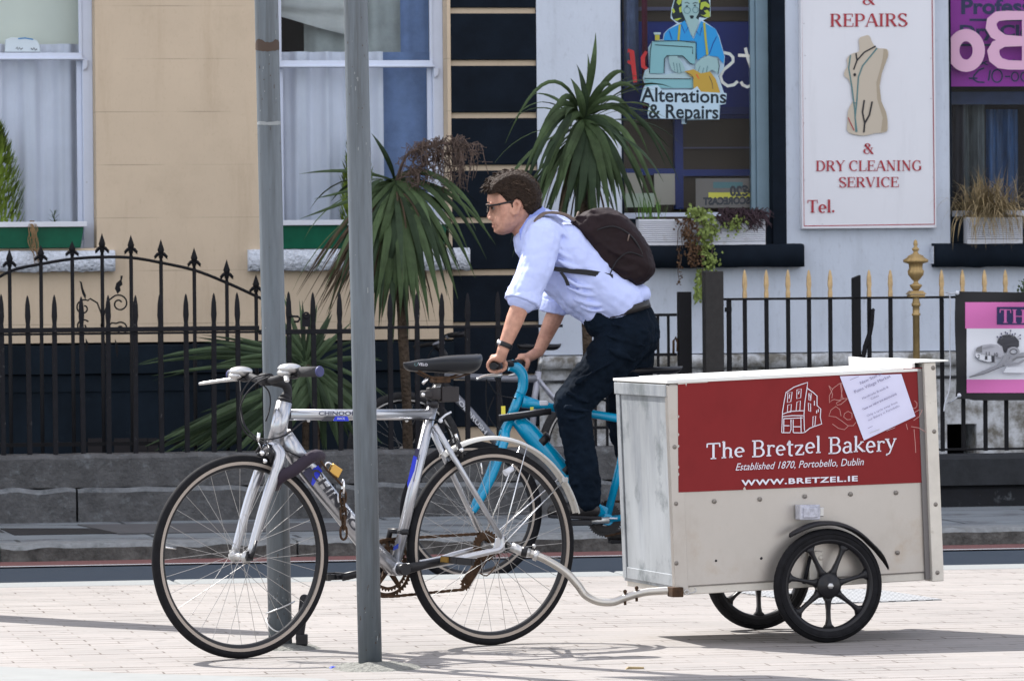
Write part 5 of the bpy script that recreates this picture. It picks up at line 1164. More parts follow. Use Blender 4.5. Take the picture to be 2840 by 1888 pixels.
conifer(CH, 992, 612, 255, 58, 'dwarf conifer mostly hidden behind the second steel pole', 3)
# small sprig and dry tendrils in left box
f = Sub(g1[0], (g1[0].P(150, 612, .05).x, .05, g1[3])); t = thing('seedling', f, 'thin green seedling in the left green window box', 'plant'); mb = MB()
for i in range(14): blade(mb, (0, 0, .02*(i//5)), i*2.4, R(40+10*(i//5)), .05, .007, .5, 4)
mb.tube([(0,0,-.02),(0,0,.05)], .003, 5); mb.build('leaves', M['leaf'], t)
f = Sub(g1[0], (g1[0].P(88, 625, -.04).x, -.04, 0)); t = thing('dry_tendrils', f, 'dry brown tendrils hanging over the left green window box', 'dead plant'); mb = MB(); r = random.Random(2)
for i in range(14):
    x = f.P(88+r.uniform(-8,8), 620, 0).x; q = [Vector((x, .03, f.P(88, 612, 0).z)), Vector((x+r.uniform(-.02,.02), -.02, f.P(88, 640, 0).z)), f.P(90+r.uniform(-14,18), 670+r.uniform(0,20), -.02), f.P(92+r.uniform(-14,22), r.uniform(690,740), -.05)]; mb.tube(smooth_pts(q, 3), .0022, 4)
mb.build('stems', mat('dry_stem', (.22,.14,.07), .9), t)
# ivy, heather and grass in the white boxes
def leafcard(mb, p, s, r):
    a = Vector((r.uniform(-1,1), -r.uniform(.3,1), r.uniform(-.6,.6))).normalized(); u = a.orthogonal().normalized(); v = a.cross(u); th = r.uniform(0, 6.28); u, v = u*math.cos(th)+v*math.sin(th), v*math.cos(th)-u*math.sin(th)
    pts = [(0,-.9),(.5,-.6),(1,0),(.45,.15),(.5,.75),(0,.55),(-.5,.75),(-.45,.15),(-1,0),(-.5,-.6)]; mb.add([p+(u*x+v*y)*s for x, y in pts], [tuple(range(10))])
f = Sub(SH, (SH.P(1950, 607, -.10).x, -.10, SH.P(1950, 607, -.1).z)); t = thing('ivy', f, 'pale variegated ivy with brown strands trailing over the white window box', 'ivy'); r = random.Random(5)
path = [(1915,590),(1935,590),(1960,605),(1975,640),(1955,650),(1960,700),(1975,720),(1960,760),(1945,775),(1948,800),(1940,830)]
mb = MB(); stems = MB()
for i in range(640):
    k = r.random()*(len(path)-1); j = int(k); a_, b_ = path[j], path[j+1]; u = k-j; x = a_[0]+(b_[0]-a_[0])*u+r.gauss(0, 12 if j < 3 else 13); y = a_[1]+(b_[1]-a_[1])*u+r.gauss(0, 8)
    if y > 690 and x < 1925: x += 20
    leafcard(mb, f.P(x, y, r.uniform(-.03,.02)), r.uniform(.008,.017), r)
for i in range(90): leafcard(mb, f.P(r.gauss(2040, 14), r.gauss(625, 13), r.uniform(-.03,.01)), r.uniform(.007,.013), r)
mb.build('leaves', M['ivy'], t); mb = MB()
for i in range(330):
    y = r.uniform(605, 740); x = 1905+ (y-605)*.18+r.gauss(0, 14); leafcard(mb, f.P(x, y, r.uniform(-.03,.02)), r.uniform(.006,.013), r)
for i in range(40): leafcard(mb, f.P(r.gauss(1884, 4)+ (3 if i % 2 else 0), r.uniform(690, 790), 0), r.uniform(.005,.011), r)
mb.build('dead_leaves', M['ivy_b'], t)
for (xx, y1) in ((1884,790),(1892,700),(1920,740),(1950,800),(1970,740),(1930,760),(1982,660)):
    q = [f.P(1930+r.uniform(-20,30), 600, .02), f.P(xx+r.uniform(-6,6), 630, -.01)]+[f.P(xx+r.uniform(-6,6), y, -.0) for y in range(660, y1, 30)]; stems.tube(smooth_pts(q, 3), .0025, 4)
stems.build('stems', M['stalk'], t)
f = Sub(SH, (SH.P(2060, 607, -.06).x, -.06, SH.P(2060, 607, -.06).z)); t = thing('heather', f, 'dark withered heather sprawling at the right end of the ivy window box', 'plant'); mb = MB()
for i in range(420):
    x0_ = r.uniform(1990, 2115); p = f.P(x0_, r.uniform(585, 612), r.uniform(-.02,.05)); q = [p, p+Vector((r.uniform(-.04,.05), r.uniform(-.04,.01), r.uniform(-.01,.03))), p+Vector((r.uniform(-.05,.07), r.uniform(-.05,0), r.uniform(-.08,.0)))]; mb.tube(q, .0024, 4); 
mb.build('stems', M['heather'], t)
f = Sub(SH, (SH.P(1815, 607, -.04).x, -.04, SH.P(1815, 607, -.04).z)); t = thing('grass_tuft', f, 'fresh green blades at the left end of the white ivy window box', 'grass tuft'); mb = MB()
for i in range(26): blade(mb, (r.gauss(0,.04), r.uniform(-.02,.02), -.01), r.uniform(0, 6.28), R(r.uniform(72, 88)), r.uniform(.09,.17), .008, .12, 5)
mb.build('leaves', M['grass_green'], t)
f = Sub(SH, (SH.P(2745, 600, -.05).x, -.05, SH.P(2745, 600, -.05).z)); t = thing('feather_grass', f, 'dry straw coloured feather grass spilling over the right hand window box', 'grass'); mb = MB()
for i in range(560):
    az = r.uniform(0, 6.28); L = r.uniform(.18,.36); blade(mb, (r.gauss(.0,.07), r.uniform(-.02,.04), -.01), az, R(r.uniform(50, 88)), L, .0045, r.uniform(1.5, 3.2), 8)
for i in range(90): blade(mb, (r.gauss(.03,.1), -.03, .0), R(r.uniform(200,340)), R(r.uniform(0,50)), r.uniform(.2,.34), .0045, 3, 8)
mb.build('leaves', M['grass_dry'], t)
f = Sub(RL, (RL.P(2836, 800, .1).x, .1, RL.P(2836, 830, .1).z)); t = thing('shrub', Sub(RL, (RL.P(2838, 800, .1).x, .1, 0)), 'small green sprig rising behind the railing at the right edge of the photo', 'shrub'); f = Sub(RL, (RL.P(2838, 800, .1).x, .1, 0)); mb = MB(); c = f.P(2834, 800, 0)
for i in range(60): leafcard(mb, c+Vector((r.gauss(0.01,.02), r.gauss(0,.02), r.gauss(0,.025))), .009, r)
mb.tube([(c.x+.02,.0,0), (c.x+.02,0,c.z*.6), c], .004, 5); mb.build('leaves', M['leaf'], t)

# ------------------------------------------------------------ the two galvanised poles
def pole(base_px, top_px, r, label, stains):
    b = ground_pt(*base_px, 0.0); f = Frame(b, 0); t = thing('steel_pole', f, label, 'pole', 'galvanised poles in the pavement')
    top = f.P(top_px[0], top_px[1], 0); d = top-Vector((0,0,0)); d = d/d.z
    mb = mb_s = MB(); mb.tube([d*(-.03), d*1.0, d*2.6, d*3.3], r, 40)
    mb = MB(); mb.tube([d*3.3, d*3.33], [r*1.04, r*.9], 24); mb.build('cap', M['black_plastic'], t)
    for (py, h, m) in stains:
        z = f.P((base_px[0]+top_px[0])/2, py, 0).z; mb = MB(); n = 18; L = []
        for i in range(n+1):
            a = -PI+.25+(PI-.4)*i/n; rr_ = r+.0012; c = d*z; hh = h*(.5+.5*math.sin(i/n*PI))*(1+.35*noise.noise(Vector((i*.7, z, 2))))
            L.append([c+Vector((rr_*math.cos(a), rr_*math.sin(a), hh*.8+.3*h*math.sin(i*.5))), c+Vector((rr_*math.cos(a), rr_*math.sin(a), -hh*.5))])
        vs_ = [p for q in L for p in q]; mb.add(vs_, [(2*i, 2*i+1, 2*i+3, 2*i+2) for i in range(n)], True); mb.build('tape_residue', M[m], t)
    rr2 = random.Random(int(base_px[0])); fl = mb_s
    for i in range(70):
        z = rr2.choice((rr2.uniform(.02, 2.3), rr2.gauss(1.9, .12), rr2.gauss(.12, .08))); a = rr2.uniform(-PI+.2, -.2); w_, h_ = rr2.uniform(.0006, .0017), rr2.uniform(.0008, .004)*rr2.choice((1, 1, 2.4)); c = d*max(z, .01); R_ = r+.0009
        fl.mi = 1 if rr2.random() < .55 else 2
        fl.add([c+Vector((R_*math.cos(a+u*w_/r), R_*math.sin(a+u*w_/r), v*h_)) for u, v in ((-1,-1),(1,-.8),(.8,1),(-.7,.9))], [(0,1,2,3)])
    fl.build('shaft', [M['galv'], M['pole_fleck'], M['pole_rust']], t)
    return t, f, d
pl1 = pole((778, 1797), (738.5, 0), .0405, 'galvanised steel pole behind the silver bicycle front wheel', [(132, .030, 'pole_rust'), (344, .010, 'pole_fleck')])
pl2 = pole((1027, 1851), (986, 0), .0385, 'galvanised steel pole nearest the camera, standing in front of the silver bicycle', [])
def mound(f, rr_, label, seed):
    mb = MB(); n, k = 40, 9; vs_ = [(0,0,.018)]
    for j in range(1, k+1):
        for i in range(n):
            a = 2*PI*i/n; q = rr_*j/k*(1+.22*noise.noise(Vector((math.cos(a)*1.5, math.sin(a)*1.5, seed)))); h = .02*(1-(j/k)**2)+.006*noise.noise(Vector((q*math.cos(a)*22, q*math.sin(a)*22, seed)))*(1-(j/k)**4)
            vs_.append((q*math.cos(a), q*math.sin(a), max(h, .0) if j < k else -.002))
    fs = [(0, 1+i, 1+(i+1) % n) for i in range(n)]+[(1+(j-1)*n+i, 1+j*n+i, 1+j*n+(i+1) % n, 1+(j-1)*n+(i+1) % n) for j in range(1, k) for i in range(n)]
    mb.add(vs_, fs, False); o = mb.build('mortar_collar', mat('mortar', (.17,.17,.155), .95, var=.3, vscale=40, bump=.15, bscale=60)); o.matrix_world = f.M @ Matrix.Translation((.02, 0, 0)); tag(o, label, 'mortar')
mound(pl1[1], .13, 'rough mortar collar around the foot of the pole behind the bicycle wheel', 1); mound(pl2[1], .17, 'rough mortar collar around the foot of the nearest steel pole', 6)
# broken old lock and wire at foot of pole 1
f = Sub(pl1[1], (.055, -.03, 0)); t = thing('broken_lock', f, 'black broken lock with steel wire left at the foot of the rear pole', 'lock'); mb = MB()
mb.capsule((.012,0,.035), (.03,0,.17), .014, .017); mb.build('cover', M['black_matt'], t); mb = MB(); mb.box(.0,.04,-.02,.02,.012,.05); mb.build('lock_body', M['black_plastic'], t, bevel=.005)
mb = MB(); c = Vector((-.055, .03, .09)); mb.tube([c+Vector((.047*math.cos(a), .047*math.sin(a), .02*math.sin(a*1.0)+.01*math.cos(2*a))) for a in [i*PI/12 for i in range(24)]], .003, 6, closed=True); mb.tube([c+Vector((.049*math.cos(a), .049*math.sin(a), .05+.02*math.cos(a))) for a in [i*PI/12 for i in range(24)]], .003, 6, closed=True); mb.build('wire', M['alu'], t)
p = ground_pt(925, 1853); f = Frame(p, .3); mb = MB(); mb.prism([(-.014,0),(.014,0),(.012,.006),(-.006,.008)], -.01, .01); o = mb.build('litter', M['blue_litter']); o.matrix_world = f.M; tag(o, 'scrap of bright blue plastic by the foot of the nearest pole', 'litter')
p = ground_pt(1760, 1854); f = Frame(p, .1); mb = MB(); mb.prism([(-.03,0),(.028,0),(.03,.006),(-.02,.008)], -.01, .01); o = mb.build('litter', M['grass_dry']); o.matrix_world = f.M; tag(o, 'scrap of pale paper on the paving left of the trailer shadow', 'litter')

for (pl, yw, lab) in ((pl1, .15, 'white rectangular sign plate high on the pole behind the bicycle wheel'),):  # plate added above the view to throw a shadow at lower right
    f_ = Sub(pl[1], tuple(pl[2]*2.62)); sg_ = thing('street_sign', f_, lab, 'sign'); mb = MB(); mb.box(-.27, .27, -.052, -.046, -.33, .33); mb.build('plate', M['sign_white'], sg_, bevel=.004); mb = MB(); mb.box(-.06, .06, -.045, .05, -.2, -.17); mb.box(-.06, .06, -.045, .05, .17, .2); mb.build('bracket', M['galv'], sg_)
fi = Frame((-2.62, 20.40, 0), R(-40)); ip = thing('information_pillar', fi, 'tall grey information pillar on the paving outside the left edge of the photo', 'pillar')  # unseen block, added to cast the shadow band on the left paving
mb = MB(); mb.box(-.48, .48, -.09, .09, 0, 2.4); mb.build('body', M['window_grey'], ip, bevel=.03); mb = MB(); mb.box(-.42, .42, -.096, -.091, .6, 2.25); mb.build('panel', M['sign_white'], ip)
# ============================================================ BICYCLES
def wheel(parent, c, Rw, tyre_r=.016, rim='alu_rim', tyre='rubber', spokes=32, seed=0, hub_w=.05, rim_depth=.02, yaw=0.0, name='wheel', valve=True, band=True):
    """c centre in parent's frame; wheel turns about local y, steered by yaw"""
    w = bpy.data.objects.new(name, None); COL.objects.link(w); w.parent = parent; w.matrix_local = Matrix.Translation(c) @ Matrix.Rotation(yaw, 4, 'Z')
    mb = MB(); Rt = Rw-tyre_r; n = 14
    prof = [(Rt+tyre_r*math.cos(2*PI*k/n)*1.0, tyre_r*1.0*math.sin(2*PI*k/n)) for k in range(n)]
    mb.revolve((0,0,0), prof, 96, 'Y'); 
    # tread blocks: fine ridges
    mb.build('tyre', M[tyre], w)
    ro = Rt-tyre_r*.55; hw = tyre_r*.72
    mb = MB(); mb.mi = 0
    mb.revolve((0,0,0), [(ro+.004, -hw), (ro+.004, hw), (ro-rim_depth, hw*.55), (ro-rim_depth-.003, 0), (ro-rim_depth, -hw*.55)], 96, 'Y', smooth=False)
    mb.build('rim', M['black_plastic'], w)
    if band:
        mb = MB()
        for sg in (-1, 1):
            y0 = sg*(hw+.0006)
            mb.revolve((0,0,0), [(ro+.0025, y0), (ro+.0025, y0+sg*.0012), (ro-.010, y0+sg*.0008), (ro-.010, y0-sg*.0035)], 96, 'Y', smooth=False)
        mb.build('brake_track', M[rim], w)
    mb = MB(); h = hub_w
    mb.revolve((0,0,0), [(.0001,-h-.018),(.007,-h-.018),(.007,-h),(.021,-h),(.021,-h+.004),(.011,-h+.008),(.010,h-.008),(.021,h-.004),(.021,h),(.007,h),(.007,h+.018),(.0001,h+.018)], 20, 'Y', closed=False); mb.build('hub', M['alu'], w)
    mb = MB(); r = random.Random(seed)
    for k in range(spokes):
        a = 2*PI*k/spokes; sg = -1 if k % 2 else 1; off = R(62) if (k//2) % 2 else -R(62)
        a0 = a+off; p0 = Vector((.019*math.cos(a0), sg*(h-.002), .019*math.sin(a0))); p1 = Vector(((ro-rim_depth)*math.cos(a), 0, (ro-rim_depth)*math.sin(a)))
        mb.tube([p0, p1], .0009, 5, cap=False)
    mb.build('spokes', M['spoke'], w)
    if valve:
        mb = MB(); a = seed*1.3+.4; mb.tube([Vector(((ro-rim_depth)*math.cos(a),0,(ro-rim_depth)*math.sin(a))), Vector(((ro-rim_depth-.045)*math.cos(a),0,(ro-rim_depth-.045)*math.sin(a)))], .003, 6); mb.build('valve', M['chrome'], w)
    return w
def tubepart(name, pts, r, m, parent, n=14, k=0, **kw):
    mb = MB(); mb.tube(smooth_pts(pts, k) if k else pts, r, n, **kw); return mb.build(name, M[m], parent)
def chainring(mb, c, Ro, teeth, y, th=.003, inner=.7, spider=5):
    pts = []
    for i in range(teeth*2): a = 2*PI*i/(teeth*2); rr_ = Ro+(.004 if i % 2 else -.004); pts.append((rr_, a))
    n = len(pts); vs_ = []
    for (ro_, a) in pts:
        for (q, yy) in ((ro_, y), (ro_, y+th), (Ro*inner+.0, y+th), (Ro*inner, y)): vs_.append(c+Vector((q*math.cos(a), yy, q*math.sin(a))))
    mb.add(vs_, [(4*i+k, 4*i+(k+1) % 4, 4*((i+1) % n)+(k+1) % 4, 4*((i+1) % n)+k) for i in range(n) for k in range(4)])
    for s in range(spider):
        a = 2*PI*s/spider+.3; mb.tube([c+Vector((.012*math.cos(a), y+.001, .012*math.sin(a))), c+Vector((Ro*inner*1.03*math.cos(a), y+.001, Ro*inner*1.03*math.sin(a)))], [.010,.006], 6, flat=.4)
def chain(pts, parent, m='rust', step=.0127):
    mb = MB(); P = [Vector(p) for p in pts]; d = 0; i = 0
    for a, b in zip(P[:-1], P[1:]):
        L = (b-a).length; t = (b-a).normalized(); n = max(1, int(L/step)); up = t.cross(Vector((0,1,0)))
        for k in range(n):
            q = a+t*(k+.5)*L/n; w_ = .0042 if k % 2 else .0028; h = .0042 if k % 2 else .0052; l = L/n*.52
            mb.hexa([q-t*l-up*h+Vector((0,-w_,0)), q+t*l-up*h+Vector((0,-w_,0)), q+t*l-up*h+Vector((0,w_,0)), q-t*l-up*h+Vector((0,w_,0)), q-t*l+up*h+Vector((0,-w_,0)), q+t*l+up*h+Vector((0,-w_,0)), q+t*l+up*h+Vector((0,w_,0)), q-t*l+up*h+Vector((0,w_,0))])
    return mb.build('chain', M[m], parent)
def saddle(parent, fr, nose, tail, top, low, m='saddle', wd=.085, y0=0.0):
    """nose/tail px of the side outline; top/low px y of its rear"""
    n_ = fr.P(*nose, y0); t_ = fr.P(*tail, y0); zt = fr.P(tail[0], top, y0).z; zb = fr.P(tail[0], low, y0).z; L = t_.x-n_.x; loops = []
    N = 18
    for i in range(N+1):
        u = .5-.5*math.cos(PI*i/N); x = n_.x+L*u; e = math.sqrt(max(0, 1-(1-u/.10)**2)) if u < .10 else (math.sqrt(max(0, 1-((u-.80)/.2)**2)) if u > .80 else 1)
        hw = (.021+(wd-.021)*(1/(1+math.exp(-(u-.55)*10))))*max(e, .08); zc_ = n_.z+.012+(zt-n_.z-.012)*math.sin(min(1, u/.85)*PI/2)**1.1; ht = (.030+((zt-zb)*.80-.030)*min(1, u/.72))*max(e, .15); loop = []
        for k in range(16):
            a = 2*PI*k/16; ca, sa = math.cos(a), math.sin(a); q = (.35 if sa < 0 else .5)
            loop.append((x, y0+hw*abs(ca)**.7*(1 if ca > 0 else -1)*(1 if sa > 0 else .93), zc_-ht*.5+ht*.5*(abs(sa)**.8)*(1 if sa > 0 else -1)+(-.006*(1-abs(ca)) if sa > 0 and u > .3 else 0)))
        loops.append(loop)
    mb = MB(); mb.loft(loops); return mb.build('saddle', M[m], parent, sub=1)

rp = ground_pt(1364, 1788, 0); fp = ground_pt(670, 1815, 0); dv = rp-fp
WB = Vector((dv.x, dv.y)).length; yawB = math.atan2(dv.y, dv.x)
print('silver bike wheelbase', round(WB, 3), 'yaw', round(math.degrees(yawB), 1), rp, fp)
yawB = R(33.0)
Bk = Frame(rp, yawB)
bike = thing('bicycle', Bk, 'silver road style bicycle locked to the poles, with black saddle and rear mudguard', 'bicycle')
RW = .340
cr = Vector((0, 0, RW)); cf = Bk.P(668, 1530, 0); print('front hub', cf); cf = Vector((cf.x, 0, RW)) ; 
rear = wheel(bike, cr, RW, .0155, seed=1, hub_w=.05); front = wheel(bike, Vector((cf.x, 0, RW)), RW, .0155, seed=2, hub_w=.04, tyre='rubber', yaw=R(0.5))
def b(px, py, y=0.0): return Bk.P(px, py, y)
HT, HBt = b(788, 1115), b(764, 1232); STt, BB = b(1200, 1122), b(1084, 1577)
BB = b(1094, 1576)
tubepart('head_tube', [HT, HBt], [.027,.030], 'alu_paint', bike, 20)
tubepart('top_tube', [b(800, 1150), b(1192, 1149)], .0185, 'alu_paint', bike, 18)
tubepart('down_tube', [b(785, 1205), b(822, 1262), b(1010, 1500), BB], [.031,.033,.032,.027], 'alu_paint', bike, 20)
tubepart('seat_tube', [STt, BB], .0185, 'alu_paint', bike, 18)
mb = MB(); mb.tube([BB+Vector((0,-.038,0)), BB+Vector((0,.038,0))], .024, 18); mb.build('bottom_bracket', M['alu_paint'], bike, bevel=.003)
mb = MB(); mb.tube([STt-Vector((0,0,.01)), STt+Vector((0,0,.015))], .021, 16); mb.build('seat_clamp', M['black_plastic'], bike)
sp_top = b(1213, 1062); tubepart('seat_post', [STt, sp_top], .0135, 'alu', bike, 14)
DN = Vector((0, -.062, RW)); DF = Vector((0, .062, RW))
def stay(name, a, b_, r0, r1): return tubepart(name, [a, a.lerp(b_, .5), b_], [r0, (r0+r1)/2, r1], 'alu_paint', bike, 12)
st_top = b(1198, 1178); stay('seat_stay', st_top+Vector((.0,-.018,0)), DN+Vector((.003,0,.03)), .0105, .0085); stay('seat_stay', st_top+Vector((0,.018,0)), DF+Vector((.003,0,.03)), .0105, .0085)
for sg, D_ in ((-1, DN), (1, DF)):
    tubepart('chain_stay', [BB+Vector((.03,sg*.03,0)), Vector((BB.x+.2,sg*.045,BB.z+.02)), Vector((-.12,sg*.052,RW-.028)), Vector((-.05,sg*.06,RW-.016)), D_+Vector((0,0,-.004)), D_+Vector((.006,0,.035))], [.013,.012,.0105,.0105,.010,.009], 'alu_paint', bike, 12, 4)
    mb = MB(); mb.prism([(D_.x-.02,D_.z+.03),(D_.x+.012,D_.z+.04),(D_.x+.016,D_.z-.012),(D_.x-.008,D_.z-.022),(D_.x-.03,D_.z-.01)], D_.y-.003, D_.y+.003); mb.build('dropout', M['alu_paint'], bike, bevel=.001)
# fork
cw = b(757, 1240); fk = MB()
for sg in (-1, 1):
    fk.tube(smooth_pts([cw+Vector((0,0,.005)), cw+Vector((-.004,sg*.03,-.004)), cw+Vector((-.006,sg*.052,-.045)), cw.lerp(Vector((cf.x,0,RW)), .5)+Vector((0,sg*.055,0)), Vector((cf.x+.004,sg*.052,RW+.005))], 5), [.021]*6+[.0205,.0205,.0205,.020,.020,.0195,.019,.018,.0175,.0165,.016,.015,.0145,.0135,.013], 14)
fk.build('fork', M['alu_paint'], bike)
for sg in (-1, 1):
    mb = MB(); c = Vector((cf.x, sg*.056, RW)); mb.prism([(c.x-.012,c.z-.012),(c.x+.012,c.z-.012),(c.x+.014,c.z+.02),(c.x-.01,c.z+.02)], c.y-.004, c.y+.004); mb.tube([c+Vector((0,-.008*1,0)), c+Vector((0,.008,0))], .012, 12)
    if sg < 0: mb.tube([c+Vector((0,-.012,0)), c+Vector((.008,-.018,.02)), c+Vector((.018,-.016,.055))], [.009,.006,.004], 8)
    mb.build('quick_release', M['black_plastic'] if sg < 0 else M['alu'], bike)
# stem and handlebar
stq = b(797, 1112); clampP = b(738, 1052)
tubepart('stem', [HT, b(797,1098), b(797,1078), b(785,1064), b(760,1057), clampP], [.013,.0135,.017,.017,.016,.017], 'black_matt', bike, 14, 4)
mb = MB(); mb.tube([HT, HT+Vector((.004,0,.012))], .023, 18); mb.tube([HT+Vector((0,0,.012)), b(795,1096)], .017, 14); mb.build('headset', M['black_matt'], bike)
mb = MB(); mb.tube([clampP+Vector((0,-.024,0)), clampP+Vector((0,.024,0))], .021, 14); mb.build('bar_clamp', M['black_matt'], bike)
def solve_y(fr, px, x_local):   # y offset where the pixel column meets a given local x
    lo, hi = -1.0, 1.0
    for _ in range(50):
        m_ = (lo+hi)/2
        if fr.P(px, 1035, m_).x < x_local: lo = m_   # x grows as y grows?
        else: hi = m_
    return (lo+hi)/2
bx = clampP.x
bn = .305
Yn, Yf = -.272, .285
bar_n = Vector((bx+.045, Yn, b(884, 1030, Yn).z)); bar_f = Vector((bx+.03, Yf, b(596, 1040, Yf).z))
bar = [bar_n, Vector((bx+.02, -.17, (bar_n.z+clampP.z)/2+.012)), Vector((bx, -.06, clampP.z)), clampP, Vector((bx, .06, clampP.z)), Vector((bx+.015, .17, (bar_f.z+clampP.z)/2+.008)), bar_f]
tubepart('handlebar', bar, .0125, 'black_matt', bike, 12, 5)
gn = bar_n.lerp(bar[1], .85); gf = bar_f.lerp(bar[5], .85)
tubepart('grip', [bar_n, gn], .0172, 'grip', bike, 14); tubepart('grip', [bar_f, gf], .0165, 'grip', bike, 14)
dn = (bar_n-gn).normalized(); df = (bar_f-gf).normalized()
mb = MB(); mb.tube([bar_n-dn*.004, bar_n+dn*.006], .0182, 16); mb.build('bar_plug', M['grip_end'], bike, bevel=.003); mb = MB(); mb.tube([bar_f-df*.004, bar_f+df*.006], .0185, 16); mb.build('bar_plug', M['grip_end'], bike, bevel=.003)
def shifter(c, lever_tip, sgn):
    mb = MB(); rot = Matrix.Rotation(.2*sgn, 3, 'Z')
    mb.ball(c+Vector((-.024,0,.012)), (.042,.036,.017), 16, 10); mb.ball(c+Vector((-.045,.0,-.002)), (.024,.026,.012), 12, 8); mb.build('shift_pod', M['alu'], bike)
    mb = MB(); mb.tube([c+Vector((0,-.012,0)), c+Vector((0,.012,0))], .019, 12); mb.ball(c+Vector((-.01,0,-.014)), (.02,.018,.010)); mb.build('shifter_clamp', M['black_plastic'], bike)
    mb = MB(); mb.tube(smooth_pts([c+Vector((-.035,0,-.012)), c.lerp(lever_tip, .45)+Vector((-.02,0,-.006)), lever_tip], 4), [.009,.008,.007,.007,.006,.006,.006,.0055,.005], 8, flat=1.6); mb.build('brake_lever', M['alu'], bike)
cn = gn+Vector((-.0,.03,.0)); cf_ = gf+Vector((0,-.03,0))
shifter(cn, cn+Vector((-.085,-.085,-.028)), 1); shifter(cf_, b(553, 1064, .27), -1)
# cables
for q in ([(664,1038,.2),(667,1075,.16),(668,1130,.1),(675,1175,.05),(705,1208,.02),(745,1218,-.03),(795,1204,-.04),(838,1170,-.02),(850,1166,-.018)],
          [(748,1044,-.12),(712,1062,-.08),(678,1100,-.05),(664,1150,-.03),(678,1195,-.02),(712,1222,-.02),(752,1240,-.02)],
          [(738,1038,-.1),(700,1050,-.05),(672,1090,.0),(668,1130,.04),(680,1180,.05),(712,1215,.02),(760,1238,-.035),(800,1252,-.04),(860,1282,-.04)],
          [(728,1066,.0),(745,1085,.02),(750,1115,.02),(745,1145,.0),(737,1168,.0)]):
    tubepart('cable', [b(*p) for p in q], .0026, 'black_matt', bike, 6, 6)
tubepart('cable', [b(985, 1163, .0), b(1100, 1164, -.0), b(1200, 1163,-.02), b(1240, 1180,-.02), b(1262, 1215,-.02), b(1267, 1238,-.02)], .0022, 'black_matt', bike, 6, 4)
mb = MB()
for px in (856, 1128): mb.ball(b(px, 1166), .006)
mb.build('cable_stop', M['alu'], bike)
# brakes
def cantilever(c, up, name='brake'):
    mb = MB()
    for sg in (-1, 1):
        mb.tube([c+Vector((0,sg*.03,-.02)), c+Vector((-.012,sg*.045,.012)), c+Vector((-.008,sg*.022,.035))], [.009,.008,.006], 8); mb.ball(c+Vector((-.010,sg*.035,-.0)), .011)
        mb.box(c.x-.03, c.x+.03, c.y+sg*.012-.004, c.y+sg*.012+.004, c.z-.012, c.z-.002)
    mb.tube([c+Vector((-.008,.022,.035)), c+Vector((-.008,0,.05)), c+Vector((-.008,-.022,.035))], .0025, 6); return mb.build(name, M['black_plastic'], bike)
cantilever(b(741, 1262), 1); cantilever(b(1265, 1250), 1)
for q_, rr_ in ((b(727, 1256, -.05), .009), (b(735, 1278, -.05), .008), (b(1280, 1247, -.05), .008)):
    mb = MB(); mb.ball(q_, rr_); mb.build('brake_bolt', M['chrome'], bike)
mb = MB(); mb.tube([b(718,1200,-.02), b(716,1224,-.02)], .006, 8); mb.tube([b(716,1224,-.02), b(725,1246,-.02)], .002, 6); mb.build('brake_noodle', M['chrome'], bike)
mb = MB(); mb.tube([b(1264,1203,-.02), b(1270,1222,-.02)], .005, 8); mb.build('brake_noodle', M['chrome'], bike)
mb = MB(); mb.tube([b(1215,1168,-.02), b(1236,1150,-.03), b(1251,1142,-.03)], .0035, 6); mb.ball(b(1222,1166,-.02), .008); mb.build('zip_tie', M['white_plastic'], bike)
# rear mudguard
Rm = .3665; mb = MB(); prof = [(Rm,-.021),(Rm+.010,-.012),(Rm+.013,0),(Rm+.010,.012),(Rm,.021),(Rm-.002,.019),(Rm+.007,.011),(Rm+.010,0),(Rm+.007,-.011),(Rm-.002,-.019)]
mb.revolve((0,0,RW), prof, 40, 'Y', a0=R(16), a1=R(122)); mb.build('mudguard', mat('silver_mudguard', (.56,.55,.52), .35, metal=.4, coat=.3, dirt=((.30,.24,.13), 14, .56, .72)), bike)
a_ = R(37); pm = Vector((Rm*math.cos(a_), 0, RW+Rm*math.sin(a_)))
for sg in (-1, 1):
    tubepart('mudguard_stay', [pm+Vector((0,sg*.020,0)), DN*1.0 if sg < 0 else DF], .0022, 'chrome', bike, 6)
a_ = R(68); pm2 = Vector((Rm*math.cos(a_), 0, RW+Rm*math.sin(a_)))
for sg in (-1, 1): tubepart('mudguard_stay', [pm2+Vector((0,sg*.020,0)), pm2.lerp(DN if sg < 0 else DF, .97)], .0022, 'chrome', bike, 6)
mb = MB(); mb.box(pm.x-.01, pm.x+.012, -.026, -.018, pm.z-.008, pm.z+.008); mb.build('stay_bracket', M['alu'], bike, bevel=.002)
mb = MB(); q = b(1408, 1308, -.025); mb.tube([q+Vector((-.012,0,-.004)), q+Vector((.02,0,.012))], [.012,.010], 8); mb.build('spoke_reflector', M['white_plastic'], bike)
